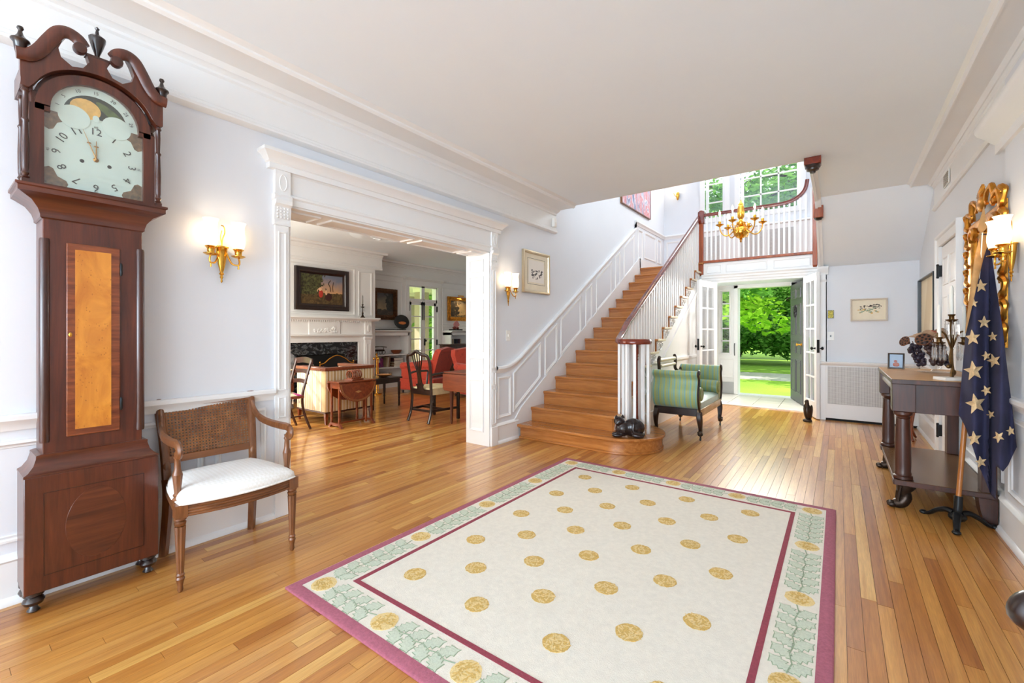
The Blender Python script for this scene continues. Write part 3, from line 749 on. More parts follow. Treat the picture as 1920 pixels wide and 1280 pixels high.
land = sroot('landing', 'white panelled landing gallery over the entry doors', 'landing')
m = MB(); m.box(XL, .84, 8.03, 9.36, 2.17, 2.387); m.build('deck', 'stair_oak', land)
m = MB(); m.box(-1.87, -.235, 7.97, 8.03, 2.16, 2.37); m.build('fascia', 'trim_paint', land)
for a, b in ((-1.80, -1.56), (-1.50, -.90), (-.82, -.33)):
    m = MB(); m.rings(rect(a, b, 2.195, 2.335), [(0, 0), (.003, .008), (.010, .010), (.016, .003), (.022, 0)], lambda u, v, d: (u, 7.97-d, v), True); m.build('panel_moulding', 'trim_paint', land)
m = MB(); m.prism([(7.99, 2.03), (7.955, 2.03), (7.955, 2.06), (7.945, 2.07), (7.945, 2.10), (7.93, 2.115), (7.93, 2.14), (7.91, 2.16), (7.91, 2.17), (7.99, 2.17)], 'x', -1.87, -.21); m.build('cornice', 'trim_paint', land)
m = MB(); m.box(-1.845, -.285, 7.935, 8.02, 2.372, 2.412); m.build('base_rail', 'newel_wood', land, bevel=.006)
# smoke detector sized dot on the entry soffit
gal = thing('landing_balustrade', 'mahogany handrail with swept end on white landing balusters', 'balustrade', (0, 0, 0))
lp = [(-1.86, 7.97, 3.19), (-1.3, 7.97, 3.19), (-.80, 7.97, 3.19)]+list(spline([(-.70, 7.97, 3.193), (-.58, 7.97, 3.215), (-.47, 7.97, 3.275), (-.40, 7.97, 3.37), (-.375, 7.97, 3.50)], 5))
m = MB(); sweep(m, [(p[0], p[1], p[2]) for p in lp], HPROF); m.build('handrail', 'handrail_wood', gal)
lb = None
for k in range(22):
    x = -1.79+k*.0698; h = .76 if k < 17 else .76+(k-16)**2*.008
    if k >= 17 or lb is None: m = MB(); m.box(-.013, .013, -.013, .013, 0, h); o = m.build('baluster', 'trim_paint', gal, smooth=False); lb = lb or o
    else: o = lb.copy(); COL.objects.link(o)
    o.location = (x, 7.97, 2.41)
m = MB(); m.box(-.31, -.25, 7.93, 7.99, 2.20, 3.5); m.lathe([(0, 2.13), (.03, 2.17), (.036, 2.20)], (-.28, 7.96, 0), 10); m.build('newel', 'newel_wood', gal, bevel=.004)
drop1 = thing('newel_pendant', 'dark mahogany newel drop at the ceiling corner', 'newel', (-.19, 4.90, 2.66), group='newel drops')
m = MB(); m.box(-.065, .065, -.06, .06, .075, .139); m.build('block', 'handrail_wood', drop1, bevel=.004)
m = MB(); m.lathe([(0, 0), (.02, .004), (.026, .02), (.048, .03), (.05, .045), (.06, .052), (.06, .075)], n=16); m.build('turned_drop', 'ebony_wood', drop1)
drop2 = thing('newel_pendant', 'orange brown newel drop below the upper stair flight', 'newel', (-.195, 6.52, 2.56), group='newel drops')
m = MB(); m.box(-.05, .05, -.05, .05, .03, .20); m.build('block', 'newel_wood', drop2, bevel=.004)
m = MB(); m.lathe([(0, 0), (.03, .005), (.04, .02), (.048, .03)], n=14); m.build('turned_drop', 'ebony_wood', drop2)

# ---- landing windows
def sash(name, label, x0, x1, z0, z1, cols, zm, y=9.45):
    r = sroot(name, label, 'window'); f = MB()
    f.box(x0-.05, x0, y-.03, y+.03, z0-.05, z1+.05); f.box(x1, x1+.05, y-.03, y+.03, z0-.05, z1+.05); f.box(x0, x1, y-.03, y+.03, z0-.05, z0); f.box(x0, x1, y-.03, y+.03, z1, z1+.05); f.build('window_frame', 'trim_paint', r)
    xs = [x0+(x1-x0)*k/cols for k in range(cols+1)]; zs_ = [z0]+zm+[z1]
    mu = MB()
    for q in xs[1:-1]: mu.box(q-.012, q+.012, y-.015, y+.015, z0, z1)
    for i, q in enumerate(zs_[1:-1]): mu.box(x0, x1, y-.015, y+.015, q-.012-(.012 if i == 2 else 0), q+.012+(.012 if i == 2 else 0))
    mu.build('muntin', 'trim_paint', r)
    for i in range(cols):
        for j in range(len(zs_)-1):
            g = MB(); g.box(xs[i], xs[i+1], y-.002, y+.002, zs_[j], zs_[j+1]); g.build('pane', 'window_glass', r, smooth=False)
    c = MB(); c.rings(rect(x0-.14, x1+.14, z0-.10, z1+.14), [(0, 0), (0, .03), (.09, .03), (.09, 0)], lambda u, v, d: (u, 9.35-d, v), True); c.build('casing', 'trim_paint', r)
    return r
sash('window_2', 'large multi-pane sash window above the landing', -1.46, -.60, 3.47, 4.70, 3, [3.80, 4.136, 4.47])
sash('window_3', 'narrow casement window left of the big landing window', -2.09, -1.83, 3.47, 4.70, 1, [3.787, 4.157, 4.50])
rc = thing('radiator_grille', 'long white landing radiator cover with grey perforated panels', 'radiator cover', (-1.2, 9.35, 2.387))
m = MB(); m.box(-1.0, .95, -.10, -.001, 0, .78); m.box(-1.03, .97, -.13, -.001, .78, .81); m.build('case', 'trim_paint', rc, bevel=.004)
for a, b in ((-.97, -.65), (-.27, .08), (.15, .58)):
    m = MB(); m.box(a, b, -.106, -.10, .22, .69); m.build('grille', 'perforated_metal', rc)

# ---- doors
def french_leaf(name, label, hinge, d, w=.61, flip=1):
    r = sroot(name, label, 'door'); r.location = (hinge[0], hinge[1], 0); r.rotation_euler = (0, 0, math.atan2(d[1], d[0]))
    t = .021; z0, z1 = .015, 2.03; m = MB()
    m.box(0, .095, -t, t, z0, z1); m.box(w-.095, w, -t, t, z0, z1); m.box(.095, w-.095, -t, t, z0, .235); m.box(.095, w-.095, -t, t, 1.93, z1); m.build('door_frame', 'trim_paint', r, bevel=.003)
    mu = MB(); mu.box(w/2-.011, w/2+.011, -.014, .014, .235, 1.93)
    for k in range(1, 5): z = .235+k*1.695/5; mu.box(.095, w-.095, -.014, .014, z-.011, z+.011)
    mu.build('muntin', 'trim_paint', r)
    for i in range(2):
        for k in range(5):
            g = MB(); xa = .095+i*(w-.19)/2; za = .235+k*1.695/5; g.box(xa+.011*i, xa+(w-.19)/2-.011*(1-i), -.002, .002, za+.011, za+1.695/5-.011); g.build('pane', 'window_glass', r, smooth=False)
    h = MB(); h.box(w-.002, w+.002, -.016, .016, .92, 1.10); h.build('lock_plate', 'black_iron', r)
    h = MB()
    for s in (-1, 1):
        M = Matrix.Rotation(PI/2*s, 3, 'X'); h.lathe([(.010, .02), (.008, .045), (.022, .055), (.024, .068), (.012, .078), (0, .08)], (w-.05, 0, .98), 10, M); h.lathe([(.016, .02), (.016, .026)], (w-.05, 0, .98), 10, M)
    h.build('knob', 'black_iron', r)
    return r
french_leaf('door_2', 'white ten-pane glazed door standing open beside the stairs', (-1.65, 7.93), (-.21, -.978))
french_leaf('door_3', 'white ten-pane glazed door standing open beside the radiator', (-.40, 7.93), (.29, -.957))
d1 = sroot('door_1', 'dark grey panelled front door standing open', 'door'); d1.location = (-.672, 9.36, 0); d1.rotation_euler = (0, 0, math.atan2(-.964, .264))
m = MB(); m.box(0, .87, -.022, .022, .02, 2.04); m.build('door_slab', 'door_grey', d1, bevel=.003)
for s in (-1, 1):
    for xa, xb in ((.12, .40), (.47, .75)):
        for za, zb in ((.18, .74), (.84, 1.06), (1.15, 1.68), (1.78, 1.94)):
            m = MB(); m.rings(rect(xa, xb, za, zb), [(0, 0), (.004, .010), (.014, .012), (.022, -.004+.006), (.05, .009), (.06, .009)], lambda u, v, d: (u, s*(.022+d), v), cap=True); m.build('door_panel', 'door_grey', d1)
m = MB()
for k in range(18):
    a = 2*PI*k/18; m.ell((.435+.055*math.cos(a), -.04, 1.56+.085*math.sin(a)), (.022, .016, .022), 7, 5)
m.build('wreath', 'dark_cloth', d1)
m = MB(); m.lathe([(.03, 0), (.03, .01), (.012, .02), (.012, .05), (.026, .06), (.028, .075), (0, .085)], (.80, -.022, 1.0), 12, Matrix.Rotation(PI/2, 3, 'X')); m.build('knob', 'brass', d1)
# pilaster at the entry, right side
m = MB(); m.box(-.215, -.14, 7.47, 7.5, 0, 2.0); m.prism([(7.5, 2.0), (7.46, 2.0), (7.455, 2.03), (7.43, 2.07), (7.42, 2.09), (7.42, 2.11), (7.5, 2.11)], 'x', -.235, -.11); m.prism([(7.5, 1.90), (7.462, 1.90), (7.45, 1.93), (7.5, 1.93)], 'x', -.225, -.13)
struct(m, 'trim_10', 'trim_paint', 'white pilaster beside the radiator cover', 'trim')
m = MB(); m.box(-1.72, -1.64, 7.93, 8.0, 0, 2.03); m.box(-.41, -.33, 7.93, 8.0, 0, 2.03); m.box(-1.95, -1.72, 7.96, 8.0, 0, 2.05)
m.box(-.36, -.2, 7.94, 7.99, 0, 2.2)
struct(m, 'trim_11', 'trim_paint', 'white door jambs of the inner entry doors', 'door frame')
# closet door on right wall
d4 = sroot('door_4', 'white six-panel closet door with black hinges', 'door')
m = MB(); m.box(XR-.006, XR+.03, 5.21, 5.97, .01, 2.03); m.build('door_slab', 'trim_paint', d4)
for ya, yb in ((5.30, 5.55), (5.63, 5.88)):
    for za, zb in ((.20, .86), (1.0, 1.55), (1.65, 1.92)):
        m = MB(); m.rings(rect(ya, yb, za, zb), [(0, 0), (.004, .008), (.014, .010), (.022, .002), (.05, .008), (.06, .008)], lambda u, v, d: (XR-.006-d, u, v), cap=True); m.build('door_panel', 'trim_paint', d4)
m = MB()
for ya, yb, za, zb in ((5.09, 5.20, 0, 2.14), (5.98, 6.09, 0, 2.14), (5.20, 5.98, 2.04, 2.14)): m.box(XR-.03, XR, ya, yb, za, zb)
m.rings(rect(5.085, 6.095, .0, 2.145), [(0, .0), (0, .045), (.02, .045), (.03, .03), (.03, 0)], wr, True)
m.build('casing', 'trim_paint', d4, bevel=.003)
for z in (.24, 1.80):
    m = MB(); m.box(XR-.036, XR-.006, 5.955, 5.995, z-.055, z+.055); m.lathe([(.008, z-.07), (.012, z-.06), (.010, z-.05), (.010, z+.05), (.012, z+.06), (.008, z+.07)], (XR-.036, 5.975, 0), 8); m.build('hinge', 'black_iron', d4)
# radiator cover
rad_ = thing('radiator_cover', 'white radiator cover with grey perforated front under end wall', 'radiator cover', (.300, 7.497, 0))
m = MB(); m.box(-.505, .505, -.075, -.001, .03, .765); m.box(-.505, -.44, -.078, -.0, 0, .76); m.prism([(0, .75), (-.085, .75), (-.10, .765), (-.11, .78), (-.11, .80), (0, .80)], 'x', -.52, .505); m.build('case', 'trim_paint', rad_, bevel=.003)
m = MB(); m.box(-.42, .49, -.082, -.075, .225, .735); m.build('grille', 'perforated_metal', rad_)
m = MB(); m.box(-.505, .505, -.06, -.01, 0, .03); m.build('base_gap', 'matte_black', rad_)

# ================================================================== LIVING ROOM SHELL
m = MB(); XB = -8.15
m.box(-8.35, XB, 1.2, 1.40, 0, 2.8); m.box(-8.35, XB, 1.40, 2.40, 0, .5); m.box(-8.35, XB, 1.40, 2.40, 2.62, 2.8); m.box(-8.35, XB, 2.40, 2.75, 0, 2.8); m.box(-8.35, XB, 2.75, 6.88, 0, 2.8); m.box(-8.35, XB, 6.88, 7.82, 2.33, 2.8); m.box(-8.35, XB, 7.82, 9.2, 0, 2.8)
wall_liv = struct(m, 'wall_living', 'trim_paint', 'pale panelled living room wall with garden doors', 'wall')
m = MB(); m.box(-8.35, -3.26, 1.05, 1.2, 0, 2.8); m.box(-8.35, -3.26, 9.05, 9.2, 0, 2.8)
struct(m, 'wall_living_sides', 'wall_paint', 'white side walls of the living room', 'wall')
m = MB(); m.box(-8.35, -3.26, 1.05, 9.2, 2.8, 2.95)
cl = struct(m, 'ceiling_living', 'ceiling_paint', 'grey white living room ceiling with plaster medallion', 'ceiling')
m = MB(); m.lathe([(0, 2.765), (.10, 2.77), (.14, 2.785), (.30, 2.78), (.34, 2.768), (.42, 2.772), (.50, 2.785), (.56, 2.8)], (-6.05, 4.62, 0), 36); m.build('ceiling_medallion', 'ceiling_paint', cl)
for k in range(6):
    m = MB(); a = 2*PI*k/6; m.rings([(-6.05+.22*math.cos(a)+.07*math.cos(2*PI*j/12), 4.62+.22*math.sin(a)+.07*math.sin(2*PI*j/12)) for j in range(12)], [(0, 0), (.005, .008), (.016, .008), (.02, 0)], lambda u, v, d: (u, v, 2.782-d), True); m.build('plaster_loop', 'ceiling_paint', cl)
# cornices
m = MB(); m.prism([(-7.57+d*.68, z) for d, z in CR], 'y', 3.10, 5.69); m.prism([(XB+d*.68, z) for d, z in CR], 'y', 5.53, 9.05); m.prism([(5.53+d*.68, z) for d, z in CR], 'x', XB, -7.57)
struct(m, 'trim_12', 'trim_paint', 'white living room cornice stepping round the chimney breast', 'cornice')
# wall panel mouldings beside the garden door
def wb(u, v, d): return (XB+d, u, v)
for a, b, c, d in ((5.60, 6.70, 1.30, 2.38), (7.98, 8.95, 1.38, 2.36), (7.98, 8.95, 1.20, 1.36)):
    m = MB(); m.rings(rect(a, b, c, d), P_PAN, wb, True); m.build('panel_moulding', 'trim_paint', wall_liv)
# sun window (outside the frame)
w4 = sroot('window_4', 'multi-pane living room window left of the chimney breast', 'window'); m = MB()
for k in range(14): y = 1.40+k/13; m.box(-8.27, -8.25, y-.009, y+.009, .5, 2.62)
for k in range(10): z = .5+k*2.12/9; m.box(-8.27, -8.25, 1.40, 2.40, z-.012, z+.012)
m.build('muntin', 'trim_paint', w4)
g = MB(); g.box(-8.262, -8.258, 1.40, 2.40, .5, 2.62); g.build('pane', 'window_glass', w4, smooth=False)
# garden doors with transom
d5 = sroot('door_5', 'white glazed double garden doors with transom', 'door')
m = MB(); m.box(XB, XB+.03, 6.79, 6.89, 0, 2.34); m.box(XB, XB+.03, 7.81, 7.91, 0, 2.34); m.box(XB, XB+.035, 6.78, 7.92, 2.32, 2.44); m.prism([(XB, 2.44), (XB+.04, 2.44), (XB+.06, 2.46), (XB+.09, 2.49), (XB+.09, 2.52), (XB, 2.52)], 'y', 6.73, 7.97); m.build('casing', 'trim_paint', d5, bevel=.003)
m = MB(); m.box(-8.22, -8.16, 6.88, 7.82, 1.93, 2.01); m.box(-8.22, -8.16, 6.88, 6.92, 0, 2.33); m.box(-8.22, -8.16, 7.78, 7.82, 0, 2.33); m.box(-8.22, -8.16, 7.30, 7.40, 2.0, 2.33); m.box(-8.22, -8.16, 6.88, 7.82, 2.29, 2.33); m.build('transom_frame', 'trim_paint', d5)
for ya, yb in ((6.92, 7.345), (7.355, 7.78)):
    m = MB(); m.box(-8.21, -8.165, ya, ya+.065, 0, 1.93); m.box(-8.21, -8.165, yb-.065, yb, 0, 1.93); m.box(-8.21, -8.165, ya, yb, 0, .22); m.box(-8.21, -8.165, ya, yb, 1.86, 1.93)
    for k in range(1, 6): z = .22+k*1.64/6; m.box(-8.20, -8.175, ya, yb, z-.012, z+.012)
    lf = m.build('door_leaf', 'trim_paint', d5)
    for k in range(6): g = MB(); z = .22+k*1.64/6; g.box(-8.19, -8.186, ya+.065, yb-.065, z+.012, z+1.64/6-.012); g.build('pane', 'window_glass', lf, smooth=False)
g = MB(); g.box(-8.19, -8.186, 6.92, 7.30, 2.01, 2.29); g.box(-8.19, -8.186, 7.40, 7.78, 2.01, 2.29); g.build('transom_pane', 'window_glass', d5, smooth=False)
m = MB(); m.box(-8.165, -8.15, 7.315, 7.33, 1.50, 1.95); m.box(-8.165, -8.15, 7.37, 7.385, 1.50, 1.95); m.build('flush_bolt', 'black_iron', d5)
for y, z in ((6.90, 1.78), (7.80, 1.78), (7.80, .95)): m = MB(); m.box(-8.165, -8.13, y-.012, y+.012, z-.07, z+.07); m.build('hinge', 'black_iron', d5)
m = MB(); m.ell((-8.12, 7.40, 1.0), (.03, .03, .03)); m.box(-8.165, -8.15, 7.38, 7.42, .88, 1.05); m.build('knob', 'black_iron', d5)

# ---- chimney breast and mantelpiece
XF = -7.57
m = MB(); m.box(XB, XF, 3.24, 3.92, 0, 2.8); m.box(XB, XF, 4.85, 5.53, 0, 2.8); m.box(XB, XF, 3.92, 4.85, .80, 2.8); m.box(XB, XB+.1, 3.92, 4.85, 0, .8)
br = struct(m, 'wall_chimney', 'trim_paint', 'white chimney breast with panelled overmantel', 'wall')
def wf(u, v, d): return (XF+d, u, v)
for a, b, c, d in ((3.72, 5.06, 1.53, 2.44), (5.14, 5.45, 1.53, 2.40), (3.32, 3.64, 1.53, 2.40)):
    m = MB(); m.rings(rect(a, b, c, d), P_PAN, wf, True); m.build('panel_moulding', 'trim_paint', br)
man = thing('mantelpiece', 'white carved mantelpiece with black marble surround', 'mantelpiece', (XF, 4.385, 0), PI/2)
m = MB(); m.box(-.725, -.465, -.02, -.0005, 0, 1.02); m.box(.465, .725, -.02, -.0005, 0, 1.02); m.box(-.465, .465, -.02, -.0005, .80, 1.02); m.build('marble_surround', 'black_marble', man, bevel=.002)
m = MB(); m.box(-.465, .465, .001, .40, .0, .79); m.build('firebox', 'firebox', man)
for s in (-1, 1):
    m = MB(); m.box(s*.73-(.0 if s > 0 else .10), s*.73+(.10 if s > 0 else 0), -.05, 0, 0, 1.06); m.build('inner_jamb', 'trim_paint', man, bevel=.003)
    x0, x1 = (.84, .985) if s > 0 else (-.985, -.84)
    m = MB(); m.box(x0, x1, -.10, -.0005, 0, 1.12); m.box(x0-.012, x1+.012, -.115, -.0005, 0, .16); m.rings(rect(x0+.025, x1-.025, .22, .98), [(0, 0), (.003, .008), (.012, .008), (.016, 0)], lambda u, v, d: (u, -.10-d, v), True)
    m.prism([(0, 1.06), (-.105, 1.06), (-.12, 1.09), (-.12, 1.12), (0, 1.12)], 'x', x0-.015, x1+.015); m.build('pilaster', 'trim_paint', man, bevel=.003)
    m = MB(); m.box(x0, x1, -.11, -.0005, 1.16, 1.40); m.ell(((x0+x1)/2, -.112, 1.28), (.04, .012, .07)); m.build('frieze_block', 'trim_paint', man)
m = MB(); m.box(-.84, .84, -.06, -.0005, 1.02, 1.10); m.prism([(0, 1.10), (-.07, 1.10), (-.09, 1.13), (-.125, 1.14), (-.125, 1.165), (0, 1.165)], 'x', -1.0, 1.0); m.build('architrave', 'trim_paint', man)
m = MB(); m.box(-.84, .84, -.08, -.0005, 1.165, 1.40); m.box(-.30, .30, -.10, -.0005, 1.165, 1.40); m.build('frieze', 'trim_paint', man, bevel=.003)
m = MB(); r3 = random.Random(4)
for k in range(34):
    a = r3.uniform(-.22, .22); h = (.10*math.exp(-(a/.06)**2)+.07*math.exp(-((abs(a)-.17)/.04)**2)+.025); m.ell((a, -.105, 1.20+r3.random()*h*1.1), (.022, .016, .022), 7, 5)
m.build('relief_carving', 'trim_paint', man)
m = MB()
for k in range(48): m.box(-.98+k*.041, -.98+k*.041+.024, -.125, -.08, 1.392, 1.42)
m.build('dentil_band', 'trim_paint', man)
m = MB(); m.prism([(0, 1.42), (-.135, 1.42), (-.15, 1.44), (-.19, 1.45), (-.20, 1.46), (-.20, 1.485), (0, 1.485)], 'x', -1.10, 1.13); m.build('mantel_shelf', 'trim_paint', man, bevel=.003)

# ---- picture helper (front faces -y)
def pic(name, label, loc, rz, w, h, prof, fmat, cat='picture'):
    r = thing(name, label, cat, loc, rz)
    m = MB(); m.rings(rect(-w/2, w/2, -h/2, h/2), prof, lambda u, v, d: (u, -d, v), True); m.build('frame', fmat, r)
    return r
def canvas(r, w, h, mat, d=.012, name='canvas'):
    m = MB(); m.box(-w/2, w/2, -d, -.002, -h/2, h/2); return m.build(name, mat, r, smooth=False)
def landscape(name, sky, glow, trees, ground, seed=0., horizon=.0, treeside=-1, scale=5):
    t = NT(name); v = t.coord((1, 1, 1), (seed, seed*2, seed*3)); raw = t.coord(); s = t.sep(raw)
    n = t.noise(v, scale, 6, .6); n2 = t.noise(v, scale*3.5, 5, .8)
    skyc = t.ramp(t.math('ADD', s[2], t.math('MULTIPLY', n, .3)), [(.0, lin(glow)), (.35, lin(sky))])
    gr = t.ramp(n2, [(.35, lin(ground[0])), (.65, lin(ground[1]))])
    tr = t.ramp(n2, [(.40, lin(trees[0])), (.62, lin(trees[1]))])
    hz = t.math('LESS_THAN', t.math('ADD', s[2], t.math('MULTIPLY', t.math('SUBTRACT', n, .5), .12)), horizon)
    c = t.mix(hz, skyc, gr)
    tm = t.math('GREATER_THAN', t.math('ADD', t.math('MULTIPLY', s[0], treeside*1.4), t.math('ADD', t.math('MULTIPLY', t.math('SUBTRACT', n, .5), 1.3), t.math('MULTIPLY', s[2], .25))), .0)
    tm = t.math('MULTIPLY', tm, t.math('GREATER_THAN', s[2], horizon-.04))
    t.col(t.mix(tm, c, tr)); t.set(Roughness=.4); MATS[name] = t.m
landscape('painting_pastoral', '6f7484', 'e0a45e', ('2c2616', '5a5c34'), ('3c2c18', '6a5430'), 1.3, -.06, -1, 7)
landscape('painting_storm', '4a4a4c', 'a08a68', ('26221e', '3e3830'), ('2c2620', '544636'), 3.1, -.12, 1, 5)
landscape('painting_gilt', '7a6a54', 'e0b878', ('2c2418', '4a3c26'), ('5a4426', 'b89458'), 5.1, -.16, -1, 7)
p = pic('painting', 'large pastoral painting in wide black frame over the mantel', (XF, 4.385, 1.98), PI/2, 1.035, .76, [(0, 0), (0, .055), (.02, .065), (.05, .05), (.075, .055), (.10, .025), (.115, .02), (.115, 0)], 'ebony_wood')
cv = canvas(p, .81, .54, 'painting_pastoral')
m = MB(); m.ell((-.03, -.0135, -.075), (.042, .003, .075), 12, 6); m.build('red_robe', pbr('painted_red', (176, 52, 36), .5), p)
m = MB(); m.ell((-.04, -.0138, .005), (.032, .003, .035), 10, 6); m.ell((-.01, -.0138, .045), (.013, .003, .016), 8, 5); m.ell((.075, -.0138, -.055), (.022, .003, .045), 8, 5); m.tube([(-.06, -.0138, .02), (-.10, -.0138, -.02), (-.09, -.0138, -.04)], .007, 5); m.build('painted_figures', pbr('painted_skin', (222, 176, 138), .5), p)
m = MB(); m.ell((.12, -.0135, -.13), (.07, .003, .07), 10, 6); m.build('dark_robe', pbr('painted_umber', (58, 26, 20), .5), p)
m = MB(); m.tube(spline([(.16, -.013, -.03), (.15, -.013, .05), (.12, -.013, .12), (.16, -.013, .18)], 4), .006, 5); m.tube(spline([(.21, -.013, -.03), (.20, -.013, .06), (.22, -.013, .15)], 4), .005, 5); m.build('painted_trunks', 'bronze', p)
def ornate(r, w, h, fw, mat, seed, n=60, s=.022):
    m = MB(); q = random.Random(seed); per = 2*(w+h)
    for k in range(n):
        t = per*k/n
        if t < w: x, z = -w/2+t, -h/2
        elif t < w+h: x, z = w/2, -h/2+t-w
        elif t < 2*w+h: x, z = w/2-(t-w-h), h/2
        else: x, z = -w/2, h/2-(t-2*w-h)
        ix, iz = x*(1-fw/w), z*(1-fw/h)
        m.ell((ix, -.05-q.random()*.015, iz), (s*(.8+q.random()*.5), .016, s*(.8+q.random()*.5)), 7, 5)
        if k % 2: m.ell((x*(1-.2*fw/w), -.035, z*(1-.2*fw/h)), (s*.7, .014, s*.7), 6, 4)
    return m.build('carved_ornament', mat, r)
p = pic('painting', 'dark landscape painting in carved brown frame above bookcase', (XB+.016, 6.20, 1.83), PI/2, .64, .69, [(0, 0), (0, .04), (.03, .055), (.07, .035), (.10, .025), (.10, 0)], 'dark_gilt'); canvas(p, .45, .50, 'painting_storm'); ornate(p, .64, .69, .11, 'dark_gilt', 1)
p = pic('painting', 'small landscape in bright carved gold frame beside garden doors', (XB+.016, 8.54, 1.82), PI/2, .78, .63, [(0, 0), (0, .04), (.03, .055), (.07, .035), (.10, .025), (.10, 0)], 'gilt'); canvas(p, .58, .43, 'painting_gilt'); ornate(p, .78, .63, .11, 'gilt', 2)
pl = MB(); pl.tube([(-.10, -.12, .34), (.10, -.12, .34)], .016, 8); pl.tube([(0, -.02, .30), (0, -.08, .36), (0, -.12, .34)], .006, 6); pl.build('picture_lamp', 'brass', p)
l = add_light('picture_lamp_light', 'SPOT', (XB+.16, 8.54, 2.14), 6, (1, .8, .5), spot_size=rad(110), shadow_soft_size=.03); l.rotation_euler = Vector((-.12, 0, -.4)).to_track_quat('-Z', 'Z').to_euler(); l.parent = None

# ================================================================== HALL: TALL CASE CLOCK
CY = .489
clk = thing('tall_case_clock', 'tall mahogany grandfather clock with painted moon dial and swan-neck top', 'clock', (XL+.005, CY, 0), PI/2)
Fb, Ft, Fh = -.205, -.175, -.205      # front faces of base, trunk and hood
def foot(x, y):
    m = MB(); m.lathe([(.012, 0), (.022, .008), (.014, .02), (.012, .028), (.030, .036), (.036, .05), (.030, .062), (.024, .068), (.034, .075), (.034, .10)], (x, y, 0), 14); m.build('foot', 'ebony_wood', clk)
for x in (-.195, .195):
    for y in (Fb+.04, -.045): foot(x, y)
m = MB(); m.box(-.228, .228, Fb, -.001, .088, .585); m.build('base', 'mahogany', clk, bevel=.004)
m = MB(); m.rings([(0+.105*math.cos(2*PI*k/32), .335+.16*math.sin(2*PI*k/32)) for k in range(32)], [(0, -.002), (.002, .0012), (.01, .0012)], lambda u, v, d: (u, Fb-d, v), cap=True); m.build('oval_inlay', 'mahogany_x', clk)
m = MB()
for a, b, c, d in ((-.17, .17, .508, .510), (-.17, .17, .155, .157), (.168, .17, .155, .51), (-.17, -.168, .155, .51)): m.box(a, b, Fb-.001, Fb, c, d)
m.build('stringing', 'ebony_wood', clk)
def loft(mb, secs):        # rectangular sections (xhalf, yfront, z)
    vs = []; fs = []
    for xh, yf, z in secs: vs += [(-xh, -.001, z), (-xh, yf, z), (xh, yf, z), (xh, -.001, z)]
    for j in range(len(secs)-1):
        for i in range(4): i2 = (i+1) % 4; fs.append((j*4+i, j*4+i2, (j+1)*4+i2, (j+1)*4+i))
    fs.append((0, 1, 2, 3)[::-1]); k = (len(secs)-1)*4; fs.append((k, k+1, k+2, k+3)); mb.add(vs, fs)
m = MB(); loft(m, [(.229, Fb-.001, .585), (.229, Fb-.001, .592), (.215, Fb+.012, .60), (.198, Fb+.022, .625), (.190, Ft-.006, .655), (.190, Ft-.008, .668), (.176, Ft-.003, .672)]); m.build('waist_moulding', 'mahogany_x', clk)
m = MB(); m.box(-.170, .170, Ft, -.001, .66, 1.73); m.build('trunk', 'mahogany', clk, bevel=.004)
for s in (-1, 1):
    m = MB(); m.lathe([(.016, .72), (.018, .73), (.018, 1.60), (.016, 1.61)], (s*.163, Ft+.008, 0), 10); m.build('quarter_column', 'mahogany_dark', clk)
dr = MB(); dr.box(-.098, .085, Ft-.012, Ft, .735, 1.60); door = dr.build('trunk_door', 'crossband', clk, bevel=.004)
m = MB(); m.box(-.070, .052, Ft-.0135, Ft-.011, .765, 1.572); m.build('maple_panel', 'birdseye_maple', door, smooth=False, label='golden birdseye maple panel')
for z in (.86, 1.50):
    m = MB(); m.lathe([(.004, z-.03), (.006, z-.022), (.006, z+.022), (.004, z+.03)], (.088, Ft-.010, 0), 8); m.build('hinge', 'black_iron', door)
m = MB(); m.ell((-.085, Ft-.013, 1.19), (.006, .002, .010)); m.build('keyhole', 'brass', door)
m = MB(); loft(m, [(.172, Ft-.002, 1.695), (.178, Ft-.008, 1.70), (.178, Ft-.008, 1.71), (.185, Ft-.012, 1.735), (.205, Ft-.03, 1.765), (.235, Fh-.02, 1.785), (.248, Fh-.034, 1.792), (.248, Fh-.034, 1.812), (.255, Fh-.040, 1.816), (.255, Fh-.040, 1.826)]); m.build('hood_moulding', 'mahogany_x', clk)
# hood body and front frame with arched opening
m = MB(); m.box(-.205, .205, Fh+.03, -.001, 1.826, 2.24); m.build('hood', 'mahogany', clk, bevel=.003)
def archpoly(hw, z0, zs_, r, n=14):      # outline of arched dial (starts bottom left, ccw seen from front)
    pts = [(-hw, z0), (hw, z0), (hw, zs_)]
    if r < hw-1e-4: pts.append((r, zs_))
    pts += [(r*math.cos(PI*k/n), zs_+r*math.sin(PI*k/n)) for k in range(1 if r >= hw-1e-4 else 0, n+1)]
    if r < hw-1e-4: pts.append((-hw, zs_))
    out = []
    for q in pts:
        if not out or math.hypot(q[0]-out[-1][0], q[1]-out[-1][1]) > 1e-5: out.append(q)
    return out
def dialc(z): return z
